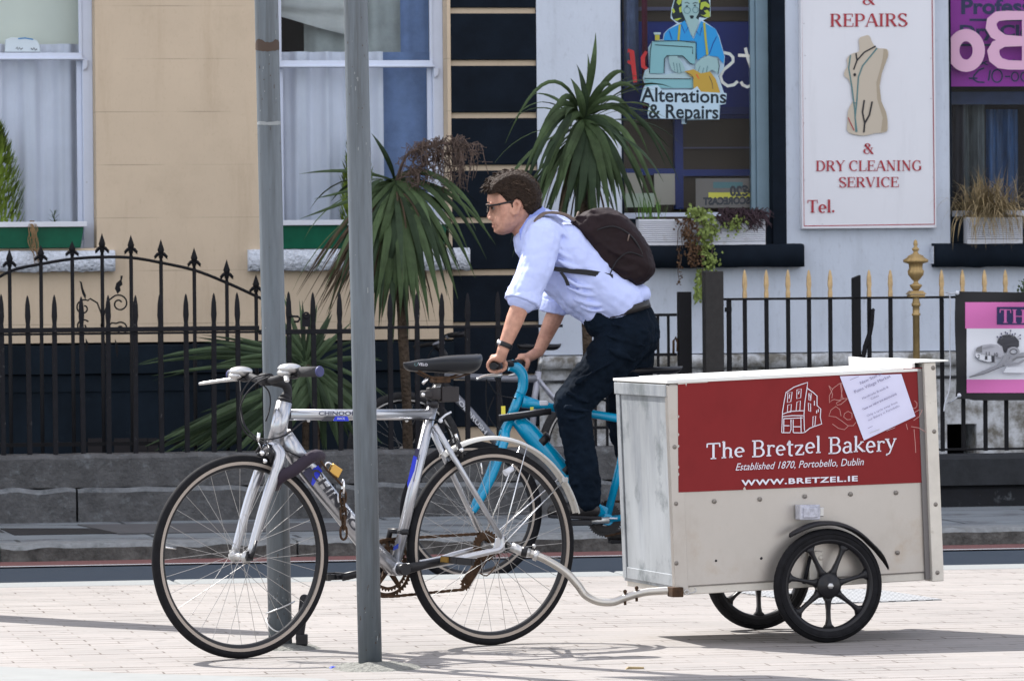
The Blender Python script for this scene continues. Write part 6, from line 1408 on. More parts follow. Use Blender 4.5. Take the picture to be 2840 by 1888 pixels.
# drivetrain
mb = MB(); chainring(mb, BB, .098, 46, .045, inner=.86); chainring(mb, BB, .076, 38, .037, inner=.84); mb.build('chainrings', M['rust'], bike)
cs = Vector((0, .035, RW)); mb = MB()
for k, (rr_, yy) in enumerate(((.052,.030),(.046,.035),(.040,.040),(.034,.045),(.028,.050))): chainring(mb, Vector((0,0,RW)), rr_, 26-3*k, yy, .002, .45, 0)
mb.build('cassette', M['rust'], bike)
pd1 = b(1325, 1566, .045); pd2 = b(1291, 1618, .045)
mb = MB(); 
for c in (pd1, pd2): chainring(mb, Vector((c.x,0,c.z)), .021, 11, .042, .003, .35, 3)
mb.tube([pd1, pd2], [.018,.020], 8, flat=.3); mb.tube([Vector((.004,.058,RW-.01)), Vector((.002,.062,RW-.04)), pd1], [.010,.012,.014], 8, flat=.5); mb.tube(smooth_pts([Vector((-.02,.06,pd1.z-.02)), Vector((.03,.075,pd1.z-.04)), Vector((.07,.07,pd1.z)), Vector((.075,.062,RW-.045)), Vector((.06,.06,RW-.02))], 4), .0026, 6)
mb.build('rear_derailleur', M['rust'], bike)
yc = .043; a0 = Vector((BB.x, yc, BB.z+.098)); a1 = Vector((0, yc, RW+.042)); a2 = Vector((pd2.x-.012, yc, pd2.z-.019)); a3 = Vector((BB.x+.02, yc, BB.z-.097))
arcp = [Vector((BB.x+.098*math.cos(t), yc, BB.z+.098*math.sin(t))) for t in [PI/2+PI*i/12+.05 for i in range(12)]]
chain([a2, a3]+arcp[::-1]+[a0, a1], bike); chain([Vector((.03,yc,RW+.03)), Vector((.042,yc,RW-.01)), pd1+Vector((.02,0,0)), pd1+Vector((-.0,0,-.02)), pd2+Vector((.02,0,0.01)), a2], bike)
mb = MB(); q = b(1118,1472,.0); mb.tube([q+Vector((0,0,-.012)), q+Vector((0,0,.006))], .021, 14); mb.tube([q+Vector((0,.0,0)), q+Vector((-.02,.05,.0)), q+Vector((-.03,.055,-.05))], [.009,.012,.010], 8); mb.build('front_derailleur', M['black_plastic'], bike)
# cranks and pedals
cn_ = BB+Vector((0,-.062,0)); pn = b(1262, 1548, -.075)
dvn = (pn-cn_); dvn.y = 0; dvn = dvn.normalized()*.17; pn = cn_+dvn+Vector((0,-.008,0)); pfar = BB+Vector((0,.065,0))-dvn
def crank(a, e, name='crank'):
    mb = MB(); mb.tube([a, a.lerp(e, .5), e], [.019,.0135,.013], 12, flat=.55, up=(0,0,1)); mb.tube([a+Vector((0,-.012,0)), a+Vector((0,.02,0))], .020, 16); return mb.build(name, M['black_plastic'], bike)
crank(cn_, pn); crank(pfar.lerp(pfar, 1)*0+BB+Vector((0,.065,0)), pfar)
def pedal(c, sg, tiltz=.1):
    mb = MB(); r_ = Matrix.Rotation(tiltz, 3, 'Y'); y0, y1 = (c.y, c.y+sg*.095)
    def B(x0, x1, ya, yb, z0, z1): p = [Vector((x, y, z)) for z in (z0, z1) for x, y in ((x0,ya),(x1,ya),(x1,yb),(x0,yb))]; mb.hexa([Vector((c.x,0,c.z))+r_ @ q for q in p])
    B(-.042,-.030,y0+sg*.01,y1,-.012,.012); B(.030,.042,y0+sg*.01,y1,-.012,.012); B(-.030,.030,y1-sg*.012,y1,-.012,.012); B(-.030,.030,y0+sg*.012,y0+sg*.022,-.010,.010); B(-.012,.012,y0,y1-sg*.012,-.008,.008)
    o = mb.build('pedal', M['black_plastic'], bike, bevel=.002)
    m2 = MB(); q = Vector((c.x,0,c.z))+r_ @ Vector((-.046,0,0)); m2.box(q.x-.002, q.x+.003, min(y0,y1)+.03, max(y0,y1)-.02, q.z-.009, q.z+.009); m2.build('reflector', M['brass'], o)
pedal(pn+Vector((0,-.012,0)), -1, .12); pedal(pfar+Vector((0,.012,0)), 1, .0)
# saddle
s_ = saddle(bike, Bk, (1119, 1015), (1328, 1005), 978, 1052, wd=.078)
a = Art(Bk, -.046); 
a.text('white_letter', 'VELO', [(1160,1005),(1186,1008),(1186,1015),(1160,1013)], 'sans', .01); a.line('torso_tape', [(1151,1006),(1150,1012),(1154,1015),(1158,1011),(1157,1005)], 1.5)
a.build('saddle_lettering', s_)
mb = MB(); 
for sg in (-1, 1): mb.tube(smooth_pts([b(1150,1024)+Vector((0,sg*.012,0)), b(1195,1048)+Vector((0,sg*.022,0)), b(1255,1046)+Vector((0,sg*.022,0)), b(1300,1030)+Vector((0,sg*.03,0))], 4), .0035, 6)
mb.build('saddle_rail', M['rust'], bike)
mb = MB(); c = b(1220,1050); mb.box(c.x-.028, c.x+.03, -.024, .024, c.z-.014, c.z+.008); mb.build('saddle_clamp', M['rust'], bike, bevel=.004)
mb = MB(); c = b(1203,1092); mb.tube([c+Vector((0,0,-.02)), c+Vector((0,0,.022))], .026, 14); mb.box(c.x+.02, c.x+.09, -.022, .018, c.z-.028, c.z+.024); mb.box(c.x-.045, c.x-.015, -.02, .02, c.z-.012, c.z+.012); mb.build('light_bracket', mat('bracket_dark', (.025,.022,.024), .5), bike, bevel=.004)
mb = MB(); q = b(1181,1055,-.01); mb.tube([q+Vector((-.012,0,-.01)), q+Vector((.014,0,.012))], .006, 8); mb.ball(b(1174,1094,-.03), .007); mb.build('bracket_lever', M['chrome'], bike)
# decals laid on the tubes
a = Art(Bk, -.0195)
a.text('dark_decal', 'CHINOOK', [(884,1140),(990,1140),(990,1151),(884,1151)], 'sans', .012)
a.poly('photo_dark', [(888,1167),(906,1154),(930,1154),(922,1167)]); a.poly('blue_decal', [(924,1167),(930,1154),(964,1154),(968,1167)]); a.text('white_letter', 'RACE', [(936,1157),(956,1157),(956,1163),(936,1163)], 'sans')
a.build('top_tube_decal', bike)
a = Art(Bk, -.0200)
a.poly('dark_decal', [(1153,1243),(1164,1244),(1159,1275),(1147,1268)]); a.poly('blue_decal', [(1147,1262),(1157,1268),(1149,1306),(1131,1352),(1129,1340)]); a.line('photo_dark', [(1164,1260),(1147,1335)], 1.6); a.poly('deep_blue', [(1092,1514),(1106,1506),(1104,1520),(1090,1526)])
a.build('seat_tube_decal', bike)
a = Art(Bk, -.034)
def along(u, v, p0=(860,1300), p1=(1010,1500)):
    dx, dy = p1[0]-p0[0], p1[1]-p0[1]; L = math.hypot(dx, dy); return (p0[0]+dx*u-dy/L*v*-1*-1, p0[1]+dy*u+dx/L*v)
a.poly('blue_decal', [along(.02,-24), along(.10,-24), along(.17,22), along(.02,22)]); a.poly('dark_decal', [along(-.02,-4), along(.05,-4), along(.14,23), along(-.02,23)])
a.text('photo_dark', 'CHINOOK', [along(.03,-18), along(1.02,-18), along(1.02,6), along(.03,6)], 'sans', .02)
a.build('down_tube_decal', bike)
# tyre tread marks on the near side of front wheel: label patches
a = Art(Bk, -.0)
# ---- lock: cloth sleeved chain, hanging links, padlock
lk0 = b(840, 1300, -.06); Fl = Sub(Bk, (lk0.x, -.05, lk0.z)); lock = thing('chain_lock', Fl, 'cloth sleeved chain lock wrapped round the down tube with rusty links hanging', 'lock')
def l(px, py, y=0.0): return Fl.P(px, py, y)
mb = MB(); mb.tube(smooth_pts([l(766,1346,.14), l(764,1338,.02), l(785,1318,-.02), l(812,1305,-.03), l(838,1285,-.03), l(862,1268,-.02), l(878,1262,.02), l(888,1268,.08), l(880,1290,.14), l(840,1330,.16)], 5), [.019]*5+[.020]*30+[.016]*11, 12); mb.build('sleeve', M['lockcloth'], lock)
mb = MB()
def link(c, rx, rz, r, turn):
    mb2 = MB(); pts = []
    for k in range(16):
        t = 2*PI*k/16; x, z = rx*math.cos(t), rz*math.sin(t)*1.0+(rz*.25 if math.sin(t) > .2 else (-rz*.25 if math.sin(t) < -.2 else 0))
        pts.append(c+Vector((x*math.cos(turn), x*math.sin(turn), z)))
    mb2.tube(pts, r, 8, closed=True); return mb2
for k, (px, py, tn) in enumerate(((951,1350,1.3),(951,1377,.1),(951,1400,1.4),(952,1424,.2),(953,1448,1.35),(953,1476,.0))):
    link(l(px, py, -.01), .0125, .019, .0042, tn).build('chain_link', M['chrome' if k == 0 else 'rust'], lock)
mb = MB(); mb.tube(smooth_pts([l(890,1278,-.02), l(905,1300,-.03), l(930,1325,-.02), l(948,1345,-.01)], 4), .004, 8); mb.build('shackle_chain', M['rust'], lock)
Fp = Sub(Bk, tuple(b(929, 1305, -.07))); pk = thing('padlock', Fp, 'brass padlock with chrome shackle on the chain lock by the down tube', 'padlock')
mb = MB(); r_ = Matrix.Rotation(.55, 3, 'Y'); mb.hexa([r_ @ Vector(p) for p in ((-.021,-.009,-.017),(.021,-.009,-.017),(.021,.009,-.017),(-.021,.009,-.017),(-.021,-.009,.017),(.021,-.009,.017),(.021,.009,.017),(-.021,.009,.017))]); mb.build('body', M['brass'], pk, bevel=.003)
mb = MB(); mb.tube([r_ @ Vector(p) for p in smooth_pts([(-.02,0,.011),(-.036,0,.011),(-.044,0,.0),(-.036,0,-.011),(-.02,0,-.011)], 4)], .0035, 8); mb.build('shackle', M['chrome'], pk)

# ============================================================ BAKERY TRAILER
wp = ground_pt(2297, 1781, 0); wf = ground_pt(2106, 1743, 0); print('trailer axle vec', wf-wp)
TY = R(16.0); Tr = Frame(wp, TY); RT = .196
tr = thing('bike_trailer', Tr, 'boxy aluminium bicycle trailer with maroon bakery panel and black spoked wheels', 'bicycle trailer')
def t(px, py, y=0.0): return Tr.P(px, py, y)
def mag_wheel(c, yv, name='wheel'):
    w = bpy.data.objects.new(name, None); COL.objects.link(w); w.parent = tr; w.matrix_local = Matrix.Translation(c)
    mb = MB(); a_, b_ = .026, .022; n = 16
    mb.revolve((0,0,0), [(RT-.024+.024*math.cos(2*PI*k/n), .023*math.sin(2*PI*k/n)) for k in range(n)], 72, 'Y'); mb.revolve((0,0,0), [(RT-.02,-.0235),(RT-.014,-.0225),(RT-.018,-.021)], 72, 'Y'); mb.build('tyre', M['rubber'], w)
    mb = MB(); mb.revolve((0,0,0), [(RT-.042,-.017),(RT-.036,-.019),(RT-.036,.019),(RT-.042,.017),(RT-.050,.012),(RT-.052,0),(RT-.050,-.012)], 72, 'Y')
    for k in range(7):
        a = 2*PI*k/7-PI/2+.02; d = Vector((math.cos(a),0,math.sin(a))); s = Vector((-math.sin(a),0,math.cos(a)))
        L = []
        for (r_, hw, th) in ((.034,.020,.013),(.055,.0095,.011),(.085,.0065,.010),(.115,.0065,.010),(.133,.010,.011),(.148,.024,.012)):
            L.append([d*r_-s*hw+Vector((0,-th*.5,0)), d*r_-s*hw*.5+Vector((0,-th,0)), d*r_+s*hw*.5+Vector((0,-th,0)), d*r_+s*hw+Vector((0,-th*.5,0)), d*r_+s*hw+Vector((0,th,0)), d*r_-s*hw+Vector((0,th,0))])
        mb.loft(L)
    mb.revolve((0,0,0), [(.0001,-.028),(.026,-.028),(.032,-.022),(.042,-.020),(.044,-.012),(.044,.014),(.0001,.014)], 32, 'Y', closed=False); mb.build('rim', M['black_plastic'], w)
    mb = MB(); mb.revolve((0,0,0), [(.0001,-.034),(.010,-.034),(.0115,-.029),(.0115,-.027)], 6, 'Y', closed=False); mb.build('axle_nut', M['alu'], w); return w
hubp = t(2300, 1624, 0)
mag_wheel(Vector((0, 0, RT)), 0); AX = .745
xf = Tr.P(2106, 1700, AX).x
mag_wheel(Vector((0, AX, RT)), 0)
# box, tilted slightly up at the back about the axle
YN, YFr = .062, .062+.61; TT = R(1.9)
Bx_M = Matrix.Translation((0, 0, RT)) @ Matrix.Rotation(-TT, 4, 'Y')
class BoxFr(Frame):
    def __init__(s): s.M = Tr.M @ Bx_M; s.I = s.M.inverted(); s.I3 = s.I.to_3x3(); s.c = s.I @ CO
BF = BoxFr()
def bp(px, py, y=YN): return BF.P(px, py, y)
bxe = bpy.data.objects.new('cargo_box', None); COL.objects.link(bxe); bxe.parent = tr; bxe.matrix_local = Bx_M
TL, TR_, BL, BR = bp(1872, 1066), bp(2572, 1026), bp(1866, 1647), bp(2600, 1611)
print('box corners', TL, TR_, BL, BR)
X0 = (TL.x+BL.x)/2; X1 = bp(2560, 1300).x; Z0 = (BL.z+BR.z)/2; Z1 = bp(2200, 1047).z
mb = MB(); mb.box(X0, X1, YN, YFr, Z0+.028, Z1); mb.build('shell', M['sheet'], bxe, bevel=.004)
mb = MB(); mb.box(X0+.004, X1+.02, YN+.006, YFr-.006, Z0, Z0+.0275); mb.build('floor_rail', M['sheet_edge'], bxe, bevel=.003)
mb = MB(); mb.box(X0-.004, X0-.0005, YN+.012, YFr-.006, Z0+.02, Z1-.03); mb.build('end_panel', M['sheet_end'], bxe, bevel=.001)
mb = MB(); mb.box(X0-.012, X0-.0045, YN+.012, YFr, Z1-.045, Z1-.004); mb.box(X0-.010, X0-.0045, YFr-.05, YFr-.01, Z0+.03, Z1-.046); mb.box(X0-.008, X0-.0045, YN+.03, YFr-.052, Z0+.03, Z0+.07)
mb.build('end_trim', M['sheet_end'], bxe, bevel=.002)
mb = MB(); mb.box(X0-.010, X0+.036, YN-.004, YN-.0005, Z0+.01, Z1-.006); mb.box(X0-.010, X0-.006, YN-.0005, YN+.03, Z0+.01, Z1-.006); mb.build('corner_trim', M['sheet'], bxe, bevel=.0015)
mb = MB(); mb.box(X0-.012, X1+.005, YN-.010, YFr+.008, Z1+.001, Z1+.010); mb.box(X0+.05, X1-.03, YN+.10, YFr-.10, Z1+.0105, Z1+.016); mb.box(X0-.012, X1-.06, YN-.009, YN+.012, Z1+.0102, Z1+.0125); mb.build('lid', M['sheet_top'], bxe, bevel=.003)
# rear flange
XF0, XF1 = bp(2563, 1300, YN-.02).x, bp(2612, 1300, YN-.02).x
mb = MB(); mb.box(XF0+.012, XF0+.055, YN-.028, YFr+.03, Z0-.004, Z1+.030); mb.build('rear_frame', M['sheet_edge'], bxe, bevel=.003)
mb = MB(); mb.box(XF0-.006, XF0+.0115, YN-.010, YFr+.01, Z0+.004, Z1+.010); mb.build('seal_strip', mat('grey_seal', (.16,.15,.15), .6), bxe)
mb = MB(); mb.box(XF0-.012, XF0+.100, YN-.034, YFr+.04, Z1+.031, Z1+.036); mb.hexa([(XF0-.022,YN,Z1+.011),(XF0-.012,YN,Z1+.011),(XF0-.012,YFr+.04,Z1+.011),(XF0-.022,YFr+.04,Z1+.011),(XF0-.022,YN,Z1+.0305),(XF0-.012,YN,Z1+.0305),(XF0-.012,YFr+.04,Z1+.045),(XF0-.022,YFr+.04,Z1+.045)]); mb.build('rear_lip', M['sheet_top'], bxe)
M['rivet'] = mat('rivet_grey', (.22,.20,.18), .5, metal=.4)
def rivets(lst, y, m='sheet_edge'):
    for px, py in lst:
        c = BF.P(px, py, y); mb = MB(); mb.revolve(c, [(.0001,-.003),(.0025,-.003),(.003,-.0015),(.007,-.0015),(.008,-.0002),(.008,.0)], 12, 'Y', closed=False); mb.build('rivet', M['rivet'], bxe)
rivets([(1871,1239),(1875,1396),(1876,1561),(1982,1390),(2108,1384),(2233,1376),(2360,1370),(2486,1366),(2490,1532)], YN-.004); rivets([(2588,1020),(2591,1196),(2595,1398),(2600,1587)], YN-.028)
for px, py in ((1986,1554),(2112,1547),(2111,1548)): 
    c = BF.P(px, py, YN-.0005); mb = MB(); mb.revolve(c, [(.0001,-.001),(.004,-.001),(.0045,.0)], 10, 'Y', closed=False); mb.build('rivet', M['black_plastic'], bxe)
# maroon panel
pp = [bp(1880,1060,YN-.006), bp(2564,1018,YN-.006), bp(2573,1337,YN-.006), bp(1882,1365,YN-.006)]
mb = MB(); mb.prism([(p.x, p.z) for p in pp][::-1], YN-.006, YN-.001); pnl = mb.build('sign_panel', M['red_panel'], bxe, bevel=.0015)
a = Art(BF, YN-.0075)
def Q(l_): return [(2100+x/4.126, 1020+y/4.126) for x, y in l_]
a.text('white_letter', 'The', [(1958,1229),(2066,1223),(2066,1266),(1958,1272)], 'quirky'); a.text('white_letter', 'Bretzel', [(2084,1221),(2278,1212),(2278,1257),(2084,1266)], 'quirky'); a.text('white_letter', 'Bakery', [(2296,1212),(2487,1203),(2487,1248),(2296,1257)], 'quirky')
a.text('white_letter', 'Established 1870, Portobello, Dublin', [(2046,1284),(2398,1269),(2394,1289),(2040,1304)], 'sans', .0)
a.text('white_letter', 'WWW.BRETZEL.IE', [(2056,1331),(2379,1319),(2379,1333),(2056,1346)], 'sans', .03, 1.12)
W_ = 2.3
for l_ in ([(280,740),(285,640),(290,500),(310,380),(330,280),(420,220),(500,190),(578,165),(570,230),(545,400),(535,540),(540,700),(548,735),(510,742),(415,740)], [(280,740),(375,740),(388,700),(385,590)], [(412,590),(412,740)], [(570,230),(640,280),(685,320),(685,430),(728,470),(722,560),(738,640),(650,670),(600,690),(545,735)],
    [(285,530),(380,495),(535,488)], [(290,555),(400,545),(525,545)], [(300,580),(520,570)], [(305,580),(303,740)], [(500,560),(503,740)], [(388,590),(388,620)], [(415,672),(500,672)], [(305,660),(370,660)], [(655,375),(655,430)], [(680,485),(680,520)], [(700,470),(698,505)], [(372,300),(365,350)], [(480,262),(472,300)], [(600,300),(615,360)]):
    a.line('white_letter', Q(l_), W_)
for q in ([(350,285),(400,275),(385,385),(345,395)], [(455,250),(505,238),(498,340),(452,352)], [(350,425),(392,415),(385,505),(345,510)], [(455,390),(495,375),(488,485),(445,490)], [(590,290),(620,290),(612,375),(592,365)], [(585,400),(612,410),(612,500),(590,490)], [(640,555),(670,550),(660,660),(635,665)]):
    a.line('white_letter', Q(q), 1.9, True)
for l_ in ([(820,205),(860,240),(940,180),(975,170)], [(960,170),(972,250),(960,350)], [(820,200),(862,300),(855,345)], [(870,230),(825,320),(828,400),(850,372),(880,360),(930,370),(1000,350),(1035,350)], [(950,180),(975,340),(995,355)], [(1035,350),(960,415),(915,425),(905,400),(960,370)], [(960,550),(945,475),(900,440),(845,480),(820,550),(900,560),(960,600),(1040,660),(1100,660),(1130,620)], [(1085,575),(1085,520),(1040,495),(1000,520),(990,560),(1030,592),(1075,588)], [(860,640),(930,690),(1000,705),(1045,660)], [(1800,375),(1828,400),(1828,440),(1805,462),(1780,460)], [(1800,510),(1850,480),(1890,475),(1855,555),(1790,600)], [(1760,670),(1850,685),(1935,735)], [(1705,640),(1722,705)], [(1795,700),(1808,850),(1815,970)]):
    a.line('scratch', Q(l_), 1.6)
a.poly('sheet', [(2066,1349),(2061,1354),(2064,1360),(2070,1358),(2067,1353)]); a.poly('sheet', [(1880,1061),(1965,1057),(1962,1060),(1905,1063),(1903,1071),(1901,1064),(1880,1066)])
for y_ in (1150, 1200, 1232, 1290, 1310): a.poly('sheet', [(1881,y_),(1884,y_+3),(1883,y_+8),(1881,y_+9)])
a.build('lettering', pnl)
# notice in a plastic sleeve
def notice():
    fo = Frame((0,0,0), 0); n0 = bp(2440, 1130, YN-.012)
    class NF(Frame):
        def __init__(s): s.M = BF.M @ Matrix.Translation(n0); s.I = s.M.inverted(); s.I3 = s.I.to_3x3(); s.c = s.I @ CO
    nf = NF(); e = bpy.data.objects.new('notice', None); COL.objects.link(e); e.matrix_world = nf.M; tag(e, 'white printed notice taped askew over the maroon bakery panel', 'notice')
    mb = MB(); c4 = [(2329,1043),(2500,1037),(2539,1154),(2396,1221)]; nx, ny = 10, 10; vs_ = []
    for j in range(ny+1):
        for i in range(nx+1):
            u, v = i/nx, j/ny; x = (c4[0][0]*(1-u)+c4[1][0]*u)*(1-v)+(c4[3][0]*(1-u)+c4[2][0]*u)*v; y = (c4[0][1]*(1-u)+c4[1][1]*u)*(1-v)+(c4[3][1]*(1-u)+c4[2][1]*u)*v
            vs_.append(nf.P(x, y, .002+.0035*noise.noise(Vector((u*3, v*3, 1)))))
    mb.add(vs_, [(j*(nx+1)+i, (j+1)*(nx+1)+i, (j+1)*(nx+1)+i+1, j*(nx+1)+i+1) for j in range(ny) for i in range(nx)], True); mb.build('sheet', M['paper'], e)
    a = Art(nf, -.0035)
    def ln(txt, x0, y0, x1, y1, h, bold=0, font='sans'):
        dx, dy = x1-x0, y1-y0; L = math.hypot(dx, dy); nx_, ny_ = dy/L*h, -dx/L*h
        a.text('ink', txt, [(x0+nx_, y0+ny_), (x1+nx_, y1+ny_), (x1, y1), (x0, y0)], font, bold)
    z = lambda x, y: (2100+x/4.126, 1020+y/4.126)
    for txt, p0, p1, h, bd in (('New Stall at', (1185,190), (1430,75), 8, .0), ('Point Village Market', (1120,290), (1530,105), 8, .0), ('Handmade Breads &', (1208,360), (1505,225), 6, 0), ('Cakes', (1305,365), (1395,325), 6, 0), ('Taste our NEW SOURDOUGHS', (1208,485), (1600,305), 5.2, .02), ('Only a cycle away from', (1260,560), (1608,400), 6, 0), ('our Bakery in Portobello', (1275,608), (1632,440), 6, 0)):
        ln(txt, *z(*p0), *z(*p1), h, bd)
    a.line('ink', [z(1062,138), z(1165,95)], 1.2); a.line('ink', [z(1268,690), z(1320,665)], 1.2); a.line('photo_light', [z(1290,745), z(1400,700)], 2); a.line('photo_light', [z(1480,720), z(1580,680)], 1)
    a.build('printing', e); return e
notice()
# mudguards, lamp, strut
def guard(yc_, name='mudguard'):
    mb = MB(); Rg = RT+.016; n = 26; L = []
    for i in range(n+1):
        a = R(128)-(R(128)-R(14))*i/n; rr_ = Rg+(.012*(1-i/n)**2)+(.02*max(0, i/n-.75)/.25)**1.0*.9; w_ = .030*(min(1, (i+.6)/3) if i < 3 else (1 if i < n-3 else (n-i+.6)/3.6))
        cx_, cz_ = rr_*math.cos(a), rr_*math.sin(a); L.append([(cx_,yc_-w_,cz_-.010),(cx_,yc_-w_*.7,cz_+.001),(cx_,yc_,cz_+.006),(cx_,yc_+w_*.7,cz_+.001),(cx_,yc_+w_,cz_-.010),(cx_,yc_+w_*.7,cz_-.003),(cx_,yc_,cz_+.002),(cx_,yc_-w_*.7,cz_-.003)])
    L = [[(x, y, z+RT) for x, y, z in q] for q in L]; mb.loft(L); return mb.build(name, M['black_plastic'], tr)
guard(.0); guard(AX)
c = t(2254, 1420, -.0); mb = MB(); c = Vector((c.x, .028, c.z)); mb.box(c.x-.045, c.x+.028, .0, .055, c.z-.026, c.z+.026); mb.box(c.x-.035, c.x+.018, -.008, -.0005, c.z-.018, c.z+.018); mb.build('side_lamp', M['lamp_clear'], tr, bevel=.009)
mb = MB(); mb.box(c.x+.0285, c.x+.044, .008, .060, c.z-.016, c.z+.016); mb.build('lamp_bracket', M['alu'], tr, bevel=.003)
mb = MB(); a0 = t(2245,1535,.05); mb.box(a0.x-.004, a0.x+.045, .040, .056, t(2245,1612,.05).z, t(2245,1528,.05).z); mb.revolve((t(2276,1546,.04).x,.036,t(2276,1546,.04).z), [(.0001,-.001),(.008,-.001),(.009,.004)], 10, 'Y', closed=False); mb.build('axle_bracket', M['sheet_edge'], tr, bevel=.003)
tubepart('axle', [(0,.02,RT),(0,AX-.02,RT)], .010, 'rust', tr, 10)
for px0, px1 in ((2228, 2262), (2262, 2228)):
    pass
tubepart('axle_stay', [t(2248,1540,.045), t(2230,1618,.045)], .007, 'iron', tr, 8)
# tow arm
hp = Bk.M @ b(1418, 1514, -.085)
def tw(px, py, y): return Tr.M.inverted() @ (Bk.M @ Bk.P(px, py, y)) if False else Tr.P(px, py, y)
h_loc = Tr.I @ hp; end_y = .10; arm = []
for (px, py) in ((1418,1514),(1444,1527),(1470,1533),(1514,1551),(1567,1584),(1602,1621),(1624,1650),(1659,1667),(1699,1669),(1733,1657),(1765,1647),(1800,1640),(1866,1636)):
    u = (px-1418)/(1866-1418); y = h_loc.y*(1-u)+end_y*u; arm.append(Tr.P(px, py, y))
M['chrome_worn'] = mat('worn_steel_tube', (.46,.44,.41), .3, metal=.85, var=.06, vscale=8, dirt=((.24,.18,.12), 9, .58, .75))
tubepart('tow_arm', arm[2:], .0135, 'chrome_worn', tr, 12, 6)
tubepart('hitch_sleeve', arm[:3], .0155, 'alu', tr, 12); mb = MB(); mb.tube([arm[1].lerp(arm[2], .1), arm[1].lerp(arm[2], .7)], .0185, 12); mb.build('hitch_collar', M['black_plastic'], tr)
mb = MB(); mb.tube([arm[2].lerp(arm[3], .25)-Vector((0,.0,.0)), arm[2].lerp(arm[3], .5)], .0185, 12); mb.ball(arm[2]+Vector((.015,0,.024)), .007); mb.build('hitch_clamp', M['alu'], tr)
mb = MB()
for k in (9, 10): mb.tube([arm[k]+Vector((0,-.003,-.024)), arm[k]+Vector((0,-.003,.022))], .005, 8); mb.ball(arm[k]+Vector((0,-.003,.022)), .007)
mb.build('arm_bolts', M['rust'], tr)
mb = MB(); q = bp(1886,1640,YN-.01); M4 = Tr.I @ BF.M; q = M4 @ q; mb.box(q.x-.03, q.x+.01, q.y-.01, q.y+.05, q.z-.018, q.z+.016); mb.build('arm_socket', M['rust'], tr, bevel=.003)
mb = MB(); q = M4 @ bp(1905,1641,YN-.02); mb.torus(q, .008, .0022, 14, 6); mb.tube(smooth_pts([q+Vector((.01,0,-.004)), q+Vector((.025,0,-.001)), q+Vector((.034,0,.006)), q+Vector((.028,0,.012))], 4), .002, 6); mb.build('safety_pin', M['alu'], tr)

# ============================================================ BLUE BICYCLE (ridden) and the parked one
gp_ = ground_pt(1308, 1617, -.1); Cf = Frame(gp_, YAW); print('cyclist depth', gp_)
blue = thing('bicycle', Cf, 'bright teal blue bicycle being ridden along the road by the man', 'bicycle')
def c_(px, py, y=0.0): return Cf.P(px, py, y)
hubz = c_(1308, 1419).z; RB = hubz; print('blue wheel r', RB)
wheel(blue, Vector((0, 0, RB)), RB, .021, seed=4, spokes=28, tyre='rubber', yaw=R(-4)); wheel(blue, Vector((1.04, 0, RB)), RB, .021, seed=5, spokes=28)
cw = c_(1400, 1203); hd_t = c_(1443, 1092); hd_b = c_(1412, 1170)
tubepart('head_tube', [hd_t, hd_b], .022, 'teal', blue, 16)
fk = MB()
for sg in (-1, 1): fk.tube(smooth_pts([hd_b, cw+Vector((0,sg*.02,.01)), cw+Vector((-.01,sg*.045,-.035)), c_(1361,1318)+Vector((0,sg*.052,0)), c_(1326,1388)+Vector((0,sg*.05,0)), Vector((.003,sg*.048,RB))], 4), [.021,.021,.021,.021,.021,.021,.0205,.020,.020,.019,.019,.018,.018,.017,.016,.016,.015,.014,.013,.012,.011], 12)
fk.build('fork', M['teal'], blue)
BBb = c_(1682, 1440)
tubepart('down_tube', [c_(1430, 1160), c_(1466, 1196), c_(1572, 1318), BBb+Vector((-.02,0,.02))], [.030,.042,.041,.026], 'teal', blue, 18)
tubepart('top_tube', [c_(1448, 1112), c_(1500, 1124), c_(1705, 1158), c_(1745, 1166)], [.030,.020,.019,.018], 'teal', blue, 14)
st_t = c_(1762, 1035); tubepart('seat_tube', [BBb, c_(1750, 1165)], .018, 'teal', blue, 14); tubepart('seat_post', [c_(1750,1165), c_(1775, 1045)], .013, 'alu', blue, 10)
for sg in (-1, 1):
    tubepart('chain_stay', [BBb+Vector((0,sg*.03,0)), Vector((1.04, sg*.06, RB))], [.013,.010], 'teal', blue, 10); tubepart('seat_stay', [c_(1748,1180)+Vector((0,sg*.02,0)), Vector((1.04, sg*.06, RB))], [.009,.008], 'teal', blue, 10)
tubepart('stem', [hd_t, c_(1450,1075), c_(1450,1043), c_(1436,1022), c_(1415,1012)], [.022,.024,.026,.028,.027], 'teal', blue, 14, 4)
HN = c_(1368, 1015, -.27); HF = c_(1458, 1012, .27)
mid = c_(1415, 1010, 0); 
tubepart('handlebar', [HN, HN.lerp(mid, .5)+Vector((.0,0,.012)), mid+Vector((0,-.04,0)), mid+Vector((0,.04,0)), HF.lerp(mid, .5)+Vector((0,0,.012)), HF], .012, 'black_matt', blue, 10, 5)
gdir = (mid-HN).normalized(); tubepart('grip', [HN, HN+gdir*.12], .0165, 'black_plastic', blue, 14); gdir2 = (mid-HF).normalized(); tubepart('grip', [HF, HF+gdir2*.12], .0165, 'black_plastic', blue, 14)
tubepart('brake_lever', [c_(1392,1040,-.18), c_(1345,1043,-.19), c_(1322,1052,-.22)], [.010,.007,.005], 'alu', blue, 8, 3); tubepart('brake_lever', [c_(1440,1035,.18), c_(1410,1042,.19)], [.008,.005], 'alu', blue, 8)
for q in ([(1350,1050,-.18),(1348,1095,-.1),(1352,1145,-.05),(1372,1180,-.02),(1400,1192,0)], [(1356,1060,-.15),(1375,1090,-.06),(1400,1100,-.02),(1432,1104,-.02)], [(1372,1045,-.1),(1388,1090,-.05),(1396,1140,-.04),(1402,1160,-.03)]): tubepart('cable', [c_(*p) for p in q], .003, 'black_matt', blue, 6, 5)
